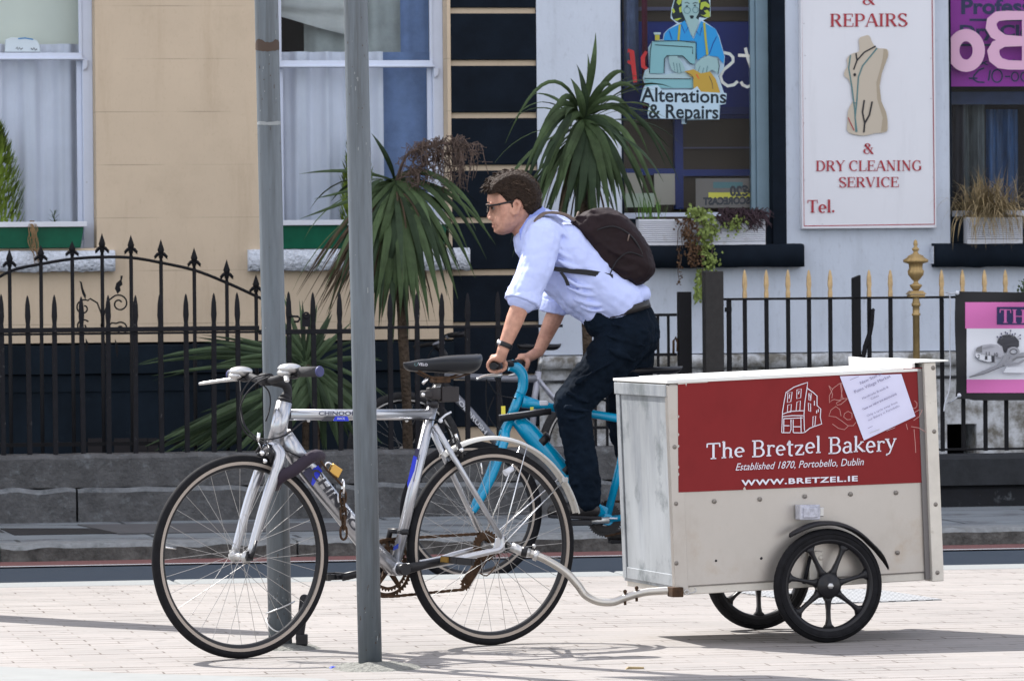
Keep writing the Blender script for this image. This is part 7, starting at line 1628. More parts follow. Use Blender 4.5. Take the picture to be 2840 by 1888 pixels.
tubepart('cable', [c_(1400,1008,-.12), c_(1415,1002,-.05), c_(1437,1005,0), c_(1450,1025,.03), c_(1452,1050,.0)], .006, 'black_plastic', blue, 8, 5)
tubepart('frame_lock', [c_(1385,1160,-.05), c_(1440,1152,-.05), c_(1528,1140,-.05)], [.018,.0165,.014], 'black_matt', blue, 10); tubepart('lock_trim', [c_(1384,1152,-.058), c_(1440,1144,-.058), c_(1510,1134,-.058)], .0035, 'alu', blue, 6)
for (px, py) in ((1502,1222),(1568,1302)):
    mb = MB(); c = c_(px, py); mb.tube([c+Vector((-.012,0,.013)), c+Vector((.012,0,-.013))], .044, 16); mb.build('tube_strap', M['black_plastic'], blue)
mb = MB(); mb.box(c_(1467,1130).x, c_(1476,1130).x, -.034, -.031, c_(1470,1138).z, c_(1470,1128).z); mb.build('head_badge', M['yellow_sign'], blue)
mb = MB(); c = c_(1396,1138,-.05); mb.box(c.x-.008, c.x+.008, -.055, -.04, c.z-.02, c.z+.02); mb.build('fork_reflector', M['yellow_sign'], blue)
mb = MB(); c = c_(1506,1124); mb.box(c.x-.02, c.x+.02, -.022, .022, c.z-.0, c.z+.022); mb.build('bottle_clip', M['white_plastic'], blue, bevel=.004)
mb = MB(); mb.ball(c_(1413,1172), .012); mb.ball(c_(1396,1210,-.02), (.015,.03,.018)); mb.build('front_brake', M['alu'], blue)
mb = MB(); chainring(mb, BBb, .078, 42, .04, .003, .72); chainring(mb, BBb, .06, 32, .034, .003, .5, 0); mb.build('chainrings', M['black_plastic'], blue)
mb = MB(); mb.tube([BBb+Vector((0,-.035,0)), BBb+Vector((0,.035,0))], .026, 16); mb.prism([((BBb.x-.045),BBb.z+.075),((BBb.x-.05),BBb.z+.0),(BBb.x,BBb.z-.01),((BBb.x+.012),BBb.z+.05)], -.016, .016); mb.build('bottom_bracket', M['teal'], blue, bevel=.003)
tubepart('chain_guard', [c_(1648,1430,-.045), c_(1668,1436,-.045), c_(1712,1437,-.045)], .004, 'white_plastic', blue, 6)
ffoot = (1628, 1418)
pdn = c_(1607, 1448, -.11)
mb = MB(); a = BBb+Vector((0,-.06,0)); mb.tube([a, Vector((pdn.x,-.072,pdn.z))], [.015,.011], 10, flat=.5); mb.build('crank', M['alu'], blue)
a = BBb+Vector((0,.06,0)); e = a+(a-Vector((pdn.x,-.0,pdn.z)))*1.0; e.y = .07; mb = MB(); mb.tube([a, e], [.015,.011], 10, flat=.5); mb.build('crank', M['alu'], blue)
for (q, sg) in ((pdn, -1), (e, 1)):
    mb = MB(); y0 = -.085 if sg < 0 else .085; mb.box(q.x-.045, q.x+.045, min(y0, y0+sg*.09), max(y0, y0+sg*.09), q.z-.012, q.z+.012); mb.build('pedal', M['black_plastic'], blue, bevel=.004)
saddle(blue, Cf, (1722, 1028), (1892, 1020), 1013, 1042, 'black_plastic', .085)
chain([Vector((BBb.x,.042,BBb.z+.078)), Vector((1.04,.042,RB+.035))], blue); chain([Vector((BBb.x,.042,BBb.z-.078)), Vector((1.04,.042,RB-.035))], blue)

# parked mountain bike against the railing
kp = ground_pt(1123, 1408, -.02); kp = Vector((kp.x, kp.y, -.02)); Kf = Frame(kp, YAW); s0 = Kf.P(1123,1247); print('parked', kp, s0)
pb = thing('bicycle', Kf, 'dark mountain bicycle with silver down tube parked against the railing behind', 'bicycle')
def k_(px, py, y=0.0): return Kf.P(px, py, y)
RK = s0.z
wheel(pb, Vector((0,0,RK)), RK, .026, seed=6, spokes=32, rim='alu', tyre='rubber_dusty'); xr = k_(1652, 1245).x; wheel(pb, Vector((xr,0,RK)), RK, .026, seed=7, spokes=32, rim='alu', tyre='rubber_dusty')
ht, hb = k_(1226, 1012), k_(1236, 1080)
ht, hb = k_(1222, 1010), k_(1208, 1075)
tubepart('head_tube', [ht, hb], .022, 'black_matt', pb, 12)
for sg in (-1, 1): tubepart('fork', [hb, k_(1196,1095)+Vector((0,sg*.05,0)), Vector((0.005,sg*.052,RK))], [.018,.017,.012], 'black_matt', pb, 10)
BBk = k_(1466, 1330)
tubepart('down_tube', [k_(1222,1060), k_(1262,1099)], .028, 'black_matt', pb, 14)
M['alu_dull'] = mat('dull_silver_paint', (.24,.25,.29), .45, metal=.3, var=.1); M['pale_paint'] = mat('pale_silver_paint', (.42,.43,.50), .4, metal=.2)
tubepart('down_tube_lower', [k_(1262,1099), k_(1300,1138), BBk], .0235, 'alu_dull', pb, 14)
tubepart('top_tube', [k_(1226,1040), k_(1400,1050), k_(1488,1050)], [.019,.019,.022], 'alu_dull', pb, 14)
tubepart('seat_tube', [k_(1494,1030), k_(1483,1101), BBk], .018, 'pale_paint', pb, 14); tubepart('seat_post', [k_(1494,1030), k_(1502,982)], .013, 'alu', pb, 10)
for sg in (-1, 1):
    tubepart('seat_stay', [k_(1492,1050)+Vector((0,sg*.02,0)), k_(1530,1098)+Vector((0,sg*.03,0)), Vector((xr,sg*.06,RK))], .010, 'pale_paint', pb, 10); tubepart('chain_stay', [BBk+Vector((0,sg*.03,0)), Vector((xr,sg*.06,RK))], .011, 'alu_dull', pb, 10)
a = Art(Kf, -.026); a.text('sign_white', 'GOLDRUSH', [(1266,1094),(1352,1196),(1345,1204),(1258,1102)], 'sans', .03); a.build('frame_lettering', pb)
a = Art(Kf, -.0255); 
saddle(pb, Kf, (1434, 960), (1556, 958), 951, 977, 'black_plastic', .08)
st = k_(1234, 960); tubepart('stem', [ht, k_(1234,982), k_(1212,962), k_(1206,955)], [.016,.017,.017,.018], 'black_plastic', pb, 10, 3)
hn = k_(1292,926,-.28); hf = k_(1150,962,.25); hm = k_(1208,953,0); tubepart('handlebar', [hn, k_(1240,930,-.14), hm+Vector((0,-.03,0)), hm+Vector((0,.03,0)), hf], .011, 'black_matt', pb, 8, 4); tubepart('grip', [hn, k_(1250,930,-.16)], .016, 'black_plastic', pb, 10); tubepart('brake_lever', [k_(1232,946,-.12), k_(1215,950,-.12), k_(1200,955,-.14)], [.014,.010,.005], 'alu_dull', pb, 8); tubepart('bell', [k_(1240,928,-.14), k_(1247,936,-.14)], .017, 'alu_dull', pb, 10)
mb = MB(); a = BBk+Vector((0,-.06,0)); e = Vector((k_(1528,1392).x,-.07,k_(1528,1392).z)); mb.tube([a, e], [.016,.014], 10, flat=.5); mb.build('crank', M['pale_paint'], pb); mb = MB(); mb.box(e.x-.045, e.x+.045, -.17, -.08, e.z-.03, e.z-.006); mb.build('pedal', M['black_plastic'], pb, bevel=.003)
mb = MB(); chainring(mb, BBk, .085, 44, .04); mb.build('chainrings', M['rust'], pb); chain([Vector((BBk.x,.042,BBk.z+.085)), Vector((xr,.042,RK+.035))], pb); chain([Vector((BBk.x,.042,BBk.z-.085)), Vector((xr,.042,RK-.05))], pb)
for q in ([(1225,940,-.1),(1190,985,-.06),(1180,1040,-.05),(1195,1085,-.04)], [(1370,1100,0),(1350,1160,0),(1365,1215,0),(1392,1232,0)]): tubepart('cable', [k_(*p) for p in q], .003, 'black_matt', pb, 6, 5)
# ============================================================ THE CYCLIST
PF = Cf
def p_(px, py, y=0.0): return PF.P(px, py, y)
man = thing('person', Sub(PF, (.75, 0, 0)), 'man in light blue shirt, dark jeans and glasses leaning forward as he cycles left', 'person')
PF = Sub(Cf, (.75, 0, 0))
YS = .17   # half shoulder width used for arm roots
# ---- head as a lofted profile (pixels of the side view -> layers in y)
prof = [(1352,538),(1351,556),(1352,567),(1357,577),(1356,585),(1351,597),(1349,605),(1355,611),(1364,613),(1362,621),(1366,625),(1363,632),(1370,638),(1369,646),(1378,653),(1394,656),(1415,650),(1434,640),(1456,625),(1478,600),(1490,570),(1493,536),(1480,505),(1455,487),(1425,482),(1392,488),(1366,508)]
flat_face = [(1354,538),(1354,556),(1355,567),(1363,577),(1364,585),(1365,597),(1366,605),(1367,611),(1368,615),(1369,621),(1371,625),(1371,632),(1374,638),(1374,646),(1382,651),(1396,653),(1415,648),(1434,638),(1456,622),(1476,600),(1488,570),(1491,536),(1479,507),(1455,489),(1425,484),(1393,490),(1368,510)]
cxh, cyh = 1428, 565
def head_layer(pts, k, y, front=0):
    out = []
    for (x, yy) in pts:
        kx = k; dx = (x-cxh)*kx; dy = (yy-cyh)*(k if yy < cyh else k*.96)
        if x < 1400: dx += front*(1400-x)/48.0
        out.append(p_(cxh+dx, cyh+dy, y))
    return out
hl = []
for y, pts, k, fr_ in ((-.088,flat_face,.42,0),(-.080,flat_face,.66,4),(-.066,flat_face,.84,12),(-.048,flat_face,.93,9),(-.028,flat_face,.985,3),(-.014,flat_face,1.0,0),(0,prof,1.0,0),(.014,flat_face,1.0,0),(.028,flat_face,.985,3),(.048,flat_face,.93,9),(.066,flat_face,.84,12),(.080,flat_face,.66,4),(.088,flat_face,.42,0)):
    hl.append(head_layer(pts, k, y, fr_))
bm = MB(); bm.loft(hl)
# nose wings, brow, cheek, ears
bm.ball(p_(1361,606,-.010), (.012,.009,.010)); bm.ball(p_(1361,606,.010), (.012,.009,.010)); bm.ball(p_(1357,566,-.03), (.010,.025,.008)); bm.ball(p_(1357,566,.03), (.010,.025,.008))
for sg in (-1, 1):
    c = p_(1429,576,sg*.088); n = 20; pts = [c+Vector((.017*math.cos(t)+(.005 if math.sin(t) > 0 else -.004), sg*(.008+.007*math.cos(t)), .029*math.sin(t))) for t in [2*PI*i/n for i in range(n)]]
    bm.tube(pts, .0075, 8, closed=True); bm.ball(c+Vector((-.002,sg*.0,-.0)), (.015,.007,.026)); bm.ball(c+Vector((-.006,sg*.004,-.026)), (.011,.008,.013))
bm.ball(p_(1392,612,-.045), (.035,.025,.03)); bm.ball(p_(1392,612,.045), (.035,.025,.03))
# neck
bm.limb([p_(1447,610,0), p_(1470,655,0), p_(1495,690,0)], [.062,.066,.075], 16)
# torso (inside the shirt), hips and legs
bm.limb([p_(1530,700,0), p_(1600,770,0), p_(1690,850,0), p_(1740,900,0)], [.13,.13,.10,.09], 16)
for sg in (-1, 1): bm.capsule(p_(1510,665,sg*.05), p_(1502,665,sg*YS), .08, .065, 14)
def arm(sh, el, wr, sg): bm.limb([sh, el, el.lerp(wr, .35), wr], [.054,.042,.041,.026], 14)
shN, elN, wrN = p_(1502,662,-YS-.02), p_(1447,838,-.255), p_(1394,973,-.262)
shF, elF, wrF = p_(1545,672,YS), p_(1552,845,.245), p_(1494,975,.255)
arm(shN, elN, wrN, -1); arm(shF, elF, wrF, 1)
hipN, knN, anN = p_(1752,930,-.085), p_(1583,1118,-.10), p_(1625,1378,-.11)
hipF, knF, anF = p_(1752,930,.085), p_(1735,1190,.10), p_(1790,1440,.11)
bm.limb([hipN, knN, knN.lerp(anN, .35), anN], [.085,.062,.058,.04], 14); bm.limb([hipF, knF, knF.lerp(anF, .35), anF], [.085,.062,.058,.04], 14)
# hands gripping the bar: palm, four fingers curling round the grip, thumb
def hand(wr, grip_c, axis, sg):
    """grip_c centre of the grip under the hand, axis unit vector from bar end inwards"""
    ax = Vector(axis).normalized(); up = Vector((0,0,1)); up = (up-ax*up.dot(ax)).normalized(); fw = up.cross(ax); fw = fw if fw.x < 0 else -fw     # forward (left in the photo)
    R0 = .0275
    def on(a, r, s): return grip_c+ax*s+(fw*math.cos(R(a))+up*math.sin(R(a)))*r
    palm_c = on(100, .034, .035)
    bm.limb([wr, on(125, .040, .022), on(78, .037, .022)], [.026,.021,.016], 12); bm.limb([wr, on(125, .040, .052), on(78, .037, .056)], [.026,.021,.016], 12); bm.capsule(on(110,.036,.01), on(110,.036,.065), .016, .017)
    for k, (ln, rr_) in enumerate(((.82,.0078),(.95,.0086),(1.0,.009),(.94,.0088))):
        s = .008+.021*k; a_end = 66-ln*200; pts = [on(80+(a_end-80)*i/6, R0+.004*(1-i/6), s) for i in range(7)]
        bm.limb(pts, [rr_*1.12, rr_*1.1, rr_*1.05, rr_*1.05, rr_, rr_*.95, rr_*.82], 8)
    pts = [on(125,.036,.062), on(165,.034,.082), on(205,.030,.088), on(245,.028,.084)]; bm.limb(pts, [.013,.0115,.0105,.009], 8)
gN = HN+Vector((-.75,0,0)); gF = HF+Vector((-.75,0,0)); 
dN = (mid-HN).normalized(); dF = (mid-HF).normalized()
hand(wrN, gN+dN*.008, dN, -1); hand(wrF, gF+dF*.008, dF, 1)
body = remeshed(bm, 'body', M['skin'], man, .0042, 3)
M['eye_white'] = mat('eye_white', (.22,.19,.18), .3)
# eyes, brows, lips
for sg in (-1, 1):
    mb = MB(); mb.ball(p_(1372,577,sg*.032), .0105, 14, 10); mb.build('eye', M['eye_white'], man); mb = MB(); mb.ball(p_(1364.5,577,sg*.034), (.004,.006,.006)); mb.build('iris', M['hair'], man)
    mb = MB(); mb.limb([p_(1355,565,sg*.016), p_(1353,562,sg*.03), p_(1357,563,sg*.047)], [.0045,.005,.003], 8); mb.build('eyebrow', M['hair'], man)
mb = MB(); mb.limb([p_(1367,623,0), p_(1370,624,-.018), p_(1376,626,-.027)], [.0035,.003,.0015], 8); mb.limb([p_(1368,629,0), p_(1371,629.5,-.016), p_(1376,628,-.026)], [.004,.0035,.0015], 8); mb.build('lips', mat('lips', (.40,.19,.15), .6), man)
# glasses: dark browline with thin temples
mb = MB()
for sg in (-1, 1): mb.tube([p_(1353,571,sg*.062), p_(1378,568,sg*.082), p_(1422,558,sg*.094), p_(1434,560,sg*.094)], .0045, 6); mb.tube([p_(1351,571,sg*.010), p_(1349,568,sg*.035), p_(1354,570,sg*.064)], .0048, 6); mb.tube([p_(1352,571,sg*.010), p_(1352,586,sg*.014), p_(1352,590,sg*.034), p_(1354,584,sg*.056), p_(1355,571,sg*.062)], .0028, 6)
mb.tube([p_(1351,573,-.010), p_(1350,571,0), p_(1351,573,.010)], .003, 6); gl = mb.build('glasses', M['black_plastic'], man)
mb = MB()
for sg in (-1, 1): mb.add([p_(1350.5,571,sg*.012), p_(1350,570,sg*.036), p_(1354,572,sg*.061), p_(1355,584,sg*.054), p_(1352,590,sg*.034), p_(1352,586,sg*.014)], [(0,1,2,3,4,5)])
mb.build('lens', M['glass_lens'], gl)
# hair: cap with tousled curls
hp_ = [(1352,540),(1346,526),(1352,514),(1366,498),(1388,484),(1412,476),(1436,475),(1462,484),(1484,502),(1497,530),(1499,560),(1492,588),(1478,600),(1466,598),(1457,588),(1450,572),(1444,560),(1430,556),(1418,566),(1410,572),(1400,566),(1388,552),(1380,538),(1368,532)]
mb = MB(); L = []
inner = [(1362,532),(1358,525),(1362,516),(1374,502),(1393,489),(1414,481),(1436,480),(1459,489),(1479,505),(1490,530),(1491,556),(1485,580),(1476,588),(1466,586),(1460,577),(1455,563),(1449,552),(1432,547),(1420,551),(1412,556),(1402,552),(1392,541),(1384,530),(1372,526)]
for y, k in ((-.100,.62),(-.092,.82),(-.072,.94),(-.045,.99),(0,1.0),(.045,.99),(.072,.94),(.092,.82),(.100,.62)):
    c0 = (1440, 528); lay = []
    for i, (x, yy) in enumerate(hp_):
        if abs(y) < .07 and i >= 14: x, yy = (c0[0]+(x-c0[0])*.7, c0[1]+(yy-c0[1])*(.55))
        lay.append(p_(c0[0]+(x-c0[0])*k, c0[1]+(yy-c0[1])*k, y))
    L.append(lay)
mb.loft(L); r = random.Random(12)
for i in range(420):
    a = r.uniform(0, PI*1.0); y = r.uniform(-.085, .085); f_ = math.sqrt(max(.05, 1-(y/.105)**2)); k = r.random(); i0 = int(k*11); u = k*11-i0; A_, B_ = hp_[i0+1], hp_[i0+2]; x, yy = A_[0]+(B_[0]-A_[0])*u, A_[1]+(B_[1]-A_[1])*u; c0 = (1436, 540); q = p_(c0[0]+(x-c0[0])*f_*1.0, c0[1]+(yy-c0[1])*f_*1.0, y)
    d = Vector((-.016+r.uniform(-.012,.012), r.uniform(-.012,.012), r.uniform(-.008,.010))); mb.limb([q, q+d, q+d*1.5+Vector((0,0,-.006))], [.0062,.005,.0025], 6)
mb.limb([p_(1422,560,-.09), p_(1421,578,-.091), p_(1419,585,-.09)], [.007,.006,.003], 6)
remeshed(mb, 'hair', M['hair'], man, .0034, 1, [(.009, .004)])
M['hair_light'] = mat('hair_strand', (.07, .045, .030), .45, spec=.3, var=.5, vscale=30)
# ---- shirt
sm = MB(); 
sm.limb([p_(1512,668,0), p_(1560,720,0), p_(1628,790,0), p_(1700,850,0)], [.145,.158,.155,.145], 20)
for sg in (-1, 1):
    sm.capsule(p_(1515,655,sg*.06), p_(1506,655,sg*(YS-.01)), .095, .078, 16); sm.limb([p_(1560,690,sg*.08), p_(1650,780,sg*.07), p_(1720,835,sg*.08)], [.12,.115,.105], 16)
sm.limb([p_(1535,640,0), p_(1600,672,0), p_(1690,740,0), p_(1760,828,0)], [.08,.10,.095,.06], 16)
# hem hanging below the chest down to the front of the waistband
sm.limb([p_(1562,750,0), p_(1602,820,0), p_(1634,872,0)], [.085,.075,.045], 16); 
for sg in (-1, 1): sm.limb([p_(1562,745,sg*.07), p_(1606,815,sg*.085), p_(1642,866,sg*.08)], [.08,.075,.045], 14); sm.capsule(p_(1700,835,sg*.09), p_(1775,815,sg*.06), .07, .045)
# sleeves, rolled at the elbow
sm.limb([shN+Vector((.005,0,0)), shN.lerp(elN, .45)+Vector((.012,-.01,0)), shN.lerp(elN, .92)], [.082,.080,.072], 18); sm.limb([shF, shF.lerp(elF, .5), shF.lerp(elF, .88)], [.08,.074,.066], 16)
def cuff(mb, a, b_, ra, rb):
    d = (b_-a).normalized(); mb.tube([a, a+d*.003, b_-d*.003, b_], [ra*.86, ra, rb, rb*.86], 24)
dN_ = (elN-shN).normalized(); dF_ = (elF-shF).normalized()
cuff(sm, p_(1462,798,-.235), p_(1447,838,-.25), .074, .079); cuff(sm, p_(1545,815,.235), p_(1543,858,.245), .066, .071)
# folds
r = random.Random(9)
FOLDS = [((1505,612,-.21),(1545,625,-.2),(1590,668,-.16),.013),((1520,628,-.215),(1565,650,-.19),(1612,700,-.15),.011),((1500,640,-.25),(1535,655,-.22),(1580,720,-.17),.010),
 ((1498,700,-.262),(1482,735,-.27),(1470,778,-.275),.010),((1472,690,-.262),(1457,730,-.27),(1450,770,-.27),.009),((1512,740,-.25),(1495,770,-.27),(1462,790,-.28),.011),((1505,770,-.25),(1485,790,-.275),(1455,800,-.28),.009),
 ((1540,690,-.2),(1580,715,-.19),(1640,725,-.17),.010),((1545,720,-.2),(1590,742,-.19),(1660,745,-.17),.009),((1548,760,-.185),(1600,790,-.18),(1660,800,-.17),.011),((1560,790,-.17),(1620,815,-.165),(1700,820,-.155),.010),
 ((1590,830,-.15),(1650,845,-.15),(1720,835,-.15),.010),((1610,850,-.14),(1650,862,-.14),(1700,855,-.14),.008),((1640,760,-.17),(1700,800,-.165),(1770,815,-.12),.010),((1600,720,-.17),(1650,760,-.17),(1680,810,-.16),.008),
 ((1745,790,-.12),(1765,805,-.11),(1785,822,-.09),.009),((1690,800,-.16),(1720,822,-.155),(1750,832,-.14),.008),((1452,800,-.28),(1440,822,-.285),(1436,838,-.28),.007),((1500,660,-.25),(1490,690,-.265),(1492,730,-.265),.009)]
for (a, m_, b_, ra) in FOLDS:
    P = smooth_pts([p_(*a), p_(*m_), p_(*b_)], 5); n_ = len(P); sm.tube(P, [ra*(.25+.75*math.sin(PI*(i+.5)/n_)) for i in range(n_)], 8)
shirt = remeshed(sm, 'shirt', M['shirt'], man, .0056, 2, [(.10, .020), (.035, .005)])
mb = MB(); cuff(mb, p_(1459,806,-.238), p_(1447,842,-.252), .078, .084); remeshed(mb, 'sleeve_cuff', M['shirt'], man, .005, 3, [(.04, .012)]); mb = MB(); cuff(mb, p_(1546,828,.238), p_(1541,866,.247), .070, .076); remeshed(mb, 'sleeve_cuff', M['shirt'], man, .005, 3, [(.04, .012)])
# collar
mb = MB(); L = []
for (cpx, cpy, ra, rb) in ((1500,640,.105,.09),(1480,622,.088,.078),(1470,607,.084,.074),(1472,604,.078,.068),(1482,624,.074,.066)):
    c = p_(cpx, cpy, 0); ax1 = (p_(1434,655,0)-p_(1505,578,0)).normalized(); L.append([c+ax1*ra*.95*math.cos(2*PI*k/28)+Vector((0, rb*math.sin(2*PI*k/28), 0)) for k in range(28)])
mb.add([p for q in L for p in q], [(i*28+k, i*28+(k+1) % 28, (i+1)*28+(k+1) % 28, (i+1)*28+k) for i in range(4) for k in range(28)], True); o = mb.build('collar', M['collar'], man); 
for y0_, y1_ in ((-.072, -.064), (.064, .072)):
    mb = MB(); mb.prism([(p_(x, y, 0).x, p_(x, y, 0).z) for x, y in ((1432,640),(1462,596),(1500,574),(1506,582),(1470,640),(1444,668),(1436,668))], y0_, y1_); mb.build('collar_point', M['collar'], man, bevel=.003)
# ---- trousers
tm = MB()
tm.limb([p_(1738,880,0), p_(1752,925,0)], [.12,.13], 20)
for sg in (-1, 1): tm.capsule(p_(1738,866,sg*.06), p_(1745,922,sg*.075), .095, .120, 18)
tm.limb([p_(1690,880,0), p_(1740,850,0)], [.10,.10], 16); tm.limb([p_(1665,890,-.06), p_(1665,890,.06)], [.075,.075], 14)
for hip, kn, an, sg in ((hipN, knN, anN, -1), (hipF, knF, anF, 1)):
    k2 = kn+Vector((.004,0,0)); tm.limb([hip+Vector((-.015,0,-.0)), hip.lerp(kn, .45), k2], [.118,.106,.082], 20); tm.limb([k2, kn.lerp(an, .3)+Vector((.004,0,0)), kn.lerp(an, .75)+Vector((.008,0,0)), an+Vector((.006,0,-.010))], [.080,.074,.070,.064], 18)
for (a, b_, ra) in (((1575,1090,-.19),(1640,1120,-.19),.012),((1570,1130,-.19),(1640,1140,-.19),.012),((1580,1160,-.18),(1630,1150,-.18),.010),((1600,1060,-.2),(1700,1000,-.21),.010),((1680,930,-.2),(1790,960,-.2),.011),((1700,900,-.19),(1800,920,-.19),.010),((1690,970,-.21),(1760,1000,-.2),.012),((1590,1250,-.17),(1620,1230,-.17),.009),((1590,1340,-.16),(1640,1330,-.16),.010)):
    tm.limb([p_(*a), p_(*b_)], [ra, ra*.5], 8)
remeshed(tm, 'trousers', M['denim'], man, .0065, 3, [(.07, .024), (.028, .011)])
# belt
mb = MB(); ca, cb = p_(1662,876,0), p_(1793,840,0); ctr = (ca+cb)/2; ax1 = (cb-ca)/2; up_ = Vector((0,0,1)); nrm = ax1.normalized().cross(Vector((0,1,0))); nrm = nrm if nrm.z > 0 else -nrm; L = []
for h, e in ((-.017,1.03),(-.017,1.06),(.017,1.05),(.017,1.02)):
    L.append([ctr+nrm*h+ax1*e*1.02*math.copysign(abs(math.cos(2*PI*k/40))**.9, math.cos(2*PI*k/40))+Vector((0, .162*e*math.copysign(abs(math.sin(2*PI*k/40))**.8, math.sin(2*PI*k/40)), 0)) for k in range(40)])
mb.add([p for q in L for p in q], [(i*40+k, i*40+(k+1) % 40, ((i+1) % 4)*40+(k+1) % 40, ((i+1) % 4)*40+k) for i in range(4) for k in range(40)], True); mb.build('belt', M['leather'], man)
# watch
mb = MB(); d = (wrN-elN).normalized(); c = wrN-d*.028; mb.tube([c-d*.011, c+d*.011], .0345, 20); w_ = mb.build('wristwatch', M['black_plastic'], man, bevel=.003); mb = MB(); q = c+Vector((-.028,-.014,.012)); mb.ball(q, (.012,.012,.014)); mb.build('watch_case', M['chrome'], w_)
# shoes
def shoe(an, sg, toe):
    mb = MB(); f0 = an+Vector((.012,0,-.055)); t_ = f0+Vector(toe); n1 = f0.lerp(t_, .5)
    mb.limb([an+Vector((0,0,-.02)), f0], [.044,.040], 14); mb.limb([f0, n1+Vector((0,0,.0)), t_], [.040,.040,.030], 14); mb.limb([f0+Vector((.02,0,-.004)), f0], [.034,.036], 12)
    o = remeshed(mb, 'shoe', M['leather'], man, .006, 3)
    mb = MB(); mb.hexa([f0+Vector((.055,-.035,-.048)), f0+Vector((.055,.035,-.048)), t_+Vector((-.02,.04,-.030)), t_+Vector((-.02,-.04,-.030)), f0+Vector((.055,-.035,-.032)), f0+Vector((.055,.035,-.032)), t_+Vector((-.02,.04,-.014)), t_+Vector((-.02,-.04,-.014))]); mb.build('sole', M['black_matt'], o, bevel=.006)
shoe(anN, -1, (-.16,0,-.005)); shoe(anF, 1, (-.16,0,-.02))

# ---- backpack (rests on the back: a thing of its own)
kb = Cf.P(1700, 700, 0); KF = Sub(Cf, (kb.x, 0, 0)); bag = thing('backpack', Sub(Cf, (kb.x, 0, kb.z)), 'dark plum grey backpack worn on the cyclist\'s back', 'backpack')
KF = Sub(Cf, (kb.x, 0, kb.z))
def q_(px, py, y=0.0): return KF.P(px, py, y)
bp_ = [(1580,616),(1600,602),(1622,588),(1650,578),(1684,579),(1712,587),(1738,602),(1760,626),(1782,654),(1800,690),(1812,722),(1817,746),(1808,766),(1790,782),(1766,797),(1742,786),(1714,776),(1690,766),(1668,740),(1646,706),(1624,672),(1602,644)]
mb = MB(); L = []
for y, k in ((-.165,.60),(-.150,.84),(-.12,.95),(-.06,1.0),(0,1.0),(.06,1.0),(.12,.95),(.150,.84),(.165,.60)):
    cx_, cy_ = 1712, 688; L.append([q_(cx_+(x-cx_)*k+(8*(1-k)), cy_+(y_-cy_)*k, y) for x, y_ in bp_])
mb.loft(L)
r = random.Random(21)
for (a, b_, c, ra) in (((1590,608,-.10),(1640,625,-.15),(1690,668,-.165),.012),((1600,600,-.12),(1660,604,-.15),(1720,640,-.16),.011),((1640,585,-.12),(1700,600,-.14),(1745,640,-.155),.011),((1650,660,-.16),(1700,700,-.17),(1760,720,-.165),.008),((1690,740,-.16),(1740,750,-.165),(1790,740,-.15),.009),((1700,770,-.13),(1750,770,-.15),(1800,750,-.13),.010)):
    mb.limb([q_(*a), q_(*b_), q_(*c)], [ra*.8, ra, ra*.5], 8)
remeshed(mb, 'bag_body', M['bag'], bag, .0065, 5, [(.08, .022), (.03, .005)])
def strap(pts, wd, th, m, name='strap'):
    P = smooth_pts([q_(*p) for p in pts], 5); mb = MB(); n = len(P); L = []
    for i, p in enumerate(P):
        tt = (P[min(i+1, n-1)]-P[max(i-1, 0)]).normalized(); yv = Vector((0,1,0)); nn = tt.cross(yv).normalized(); L.append([p-yv*wd/2-nn*th, p+yv*wd/2-nn*th, p+yv*wd/2+nn*th, p-yv*wd/2+nn*th])
    mb.loft(L, False); return mb.build(name, M[m], bag, bevel=.002)
strap([(1592,612,-.11),(1570,597,-.12),(1540,590,-.125),(1510,592,-.125),(1490,608,-.13),(1478,630,-.14)], .06, .006, 'bag_strap'); strap([(1592,612,.11),(1560,594,.12),(1530,590,.125),(1500,600,.125),(1485,625,.13)], .055, .006, 'bag_strap')
mb = MB(); P = smooth_pts([q_(*p) for p in ((1534,745,-.188),(1580,751,-.190),(1640,757,-.190),(1700,769,-.165))], 4); L = [[p+Vector((0,-.002,-h)), p+Vector((0,.004,-h)), p+Vector((0,.004,h)), p+Vector((0,-.002,h))] for p, h in zip(P, [.010+.004*i/len(P) for i in range(len(P))])]; mb.loft(L, False); mb.build('strap', M['black_matt'], bag)
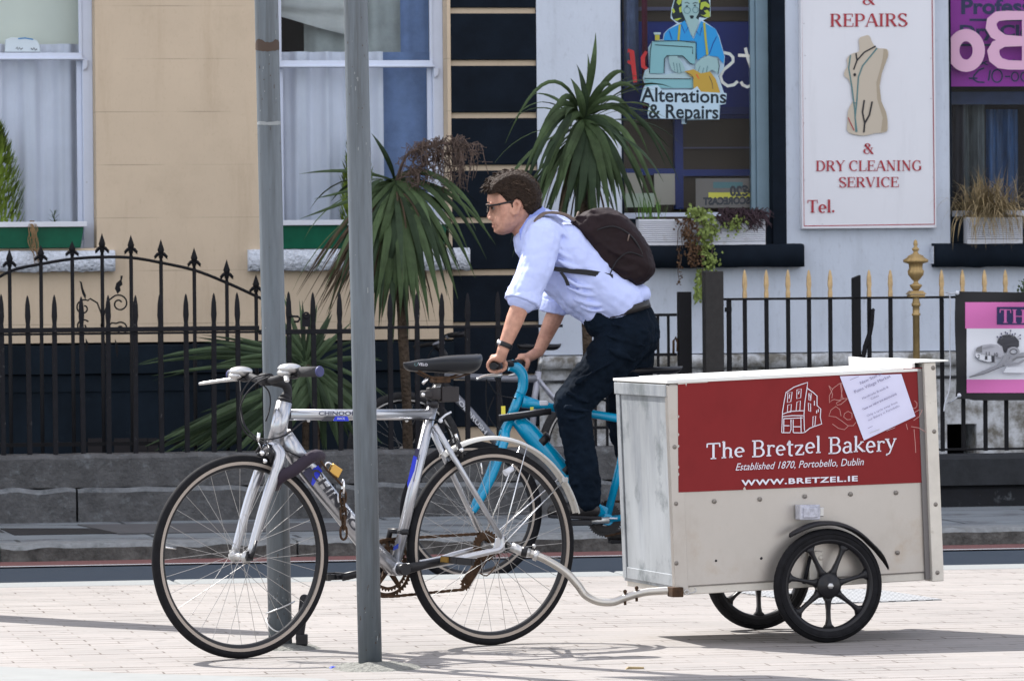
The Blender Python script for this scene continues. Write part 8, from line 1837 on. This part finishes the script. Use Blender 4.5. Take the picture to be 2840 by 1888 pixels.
mb = MB(); P = smooth_pts([q_(*p) for p in ((1556,755,-.195),(1568,772,-.2),(1576,792,-.2))], 4); L = [[p+Vector((-.008,-.002,0)), p+Vector((-.008,.002,0)), p+Vector((.008,.002,0)), p+Vector((.008,-.002,0))] for p in P]; mb.loft(L, False); mb.build('strap_end', M['black_matt'], bag)
mb = MB(); mb.tube(smooth_pts([q_(1600,603,-.02), q_(1604,590,0), q_(1600,603,.03)], 4), .006, 8); mb.build('carry_loop', M['bag_strap'], bag)

# pocket, zips and seams on the bag
mb = MB(); mb.tube(smooth_pts([q_(1650,640,-.158), q_(1700,628,-.168), q_(1745,650,-.168), q_(1775,690,-.160), q_(1790,730,-.150)], 5), .0035, 6); mb.build('zip', M['black_plastic'], bag)
mb = MB(); mb.tube(smooth_pts([q_(1690,764,-.165), q_(1712,722,-.176), q_(1745,700,-.176), q_(1783,712,-.163)], 5), .003, 6); mb.build('pocket_seam', M['black_matt'], bag)
mb = MB(); mb.tube([q_(1745,650,-.170), q_(1741,668,-.176)], .003, 6); mb.build('zip_pull', M['bag_strap'], bag)

# single strands over the hair cap
mb = MB(); r = random.Random(77)
for i in range(1300):
    y = r.uniform(-.094, .094); f_ = math.sqrt(max(.05, 1-(y/.108)**2)); k = r.random()*11.9; i0 = int(k); u = k-i0; A_, B_ = hp_[i0+1], hp_[i0+2]; x, yy = A_[0]+(B_[0]-A_[0])*u, A_[1]+(B_[1]-A_[1])*u; c0 = (1436, 540); dep = r.uniform(.80, 1.0) if abs(y) > .05 else r.uniform(.95, 1.02)
    q = p_(c0[0]+(x-c0[0])*f_*dep, c0[1]+(yy-c0[1])*f_*dep, y*(1.0 if dep > .95 else 1.06)); c_h = p_(1436, 545, 0); n_ = (q-c_h).normalized(); tg = Vector((r.uniform(.5, 1.0), r.uniform(-.5, .5), r.uniform(-.6, .3))); tg = (tg-n_*tg.dot(n_)).normalized()
    if x < 1385: tg = -tg if r.random() < .8 else tg
    L_ = r.uniform(.014, .034); mb.tube([q, q+tg*L_*.5+n_*.006, q+tg*L_+n_*.003], [.0013, .0011, .0004], 4)
mb.build('hair_strands', M['hair_light'], man)
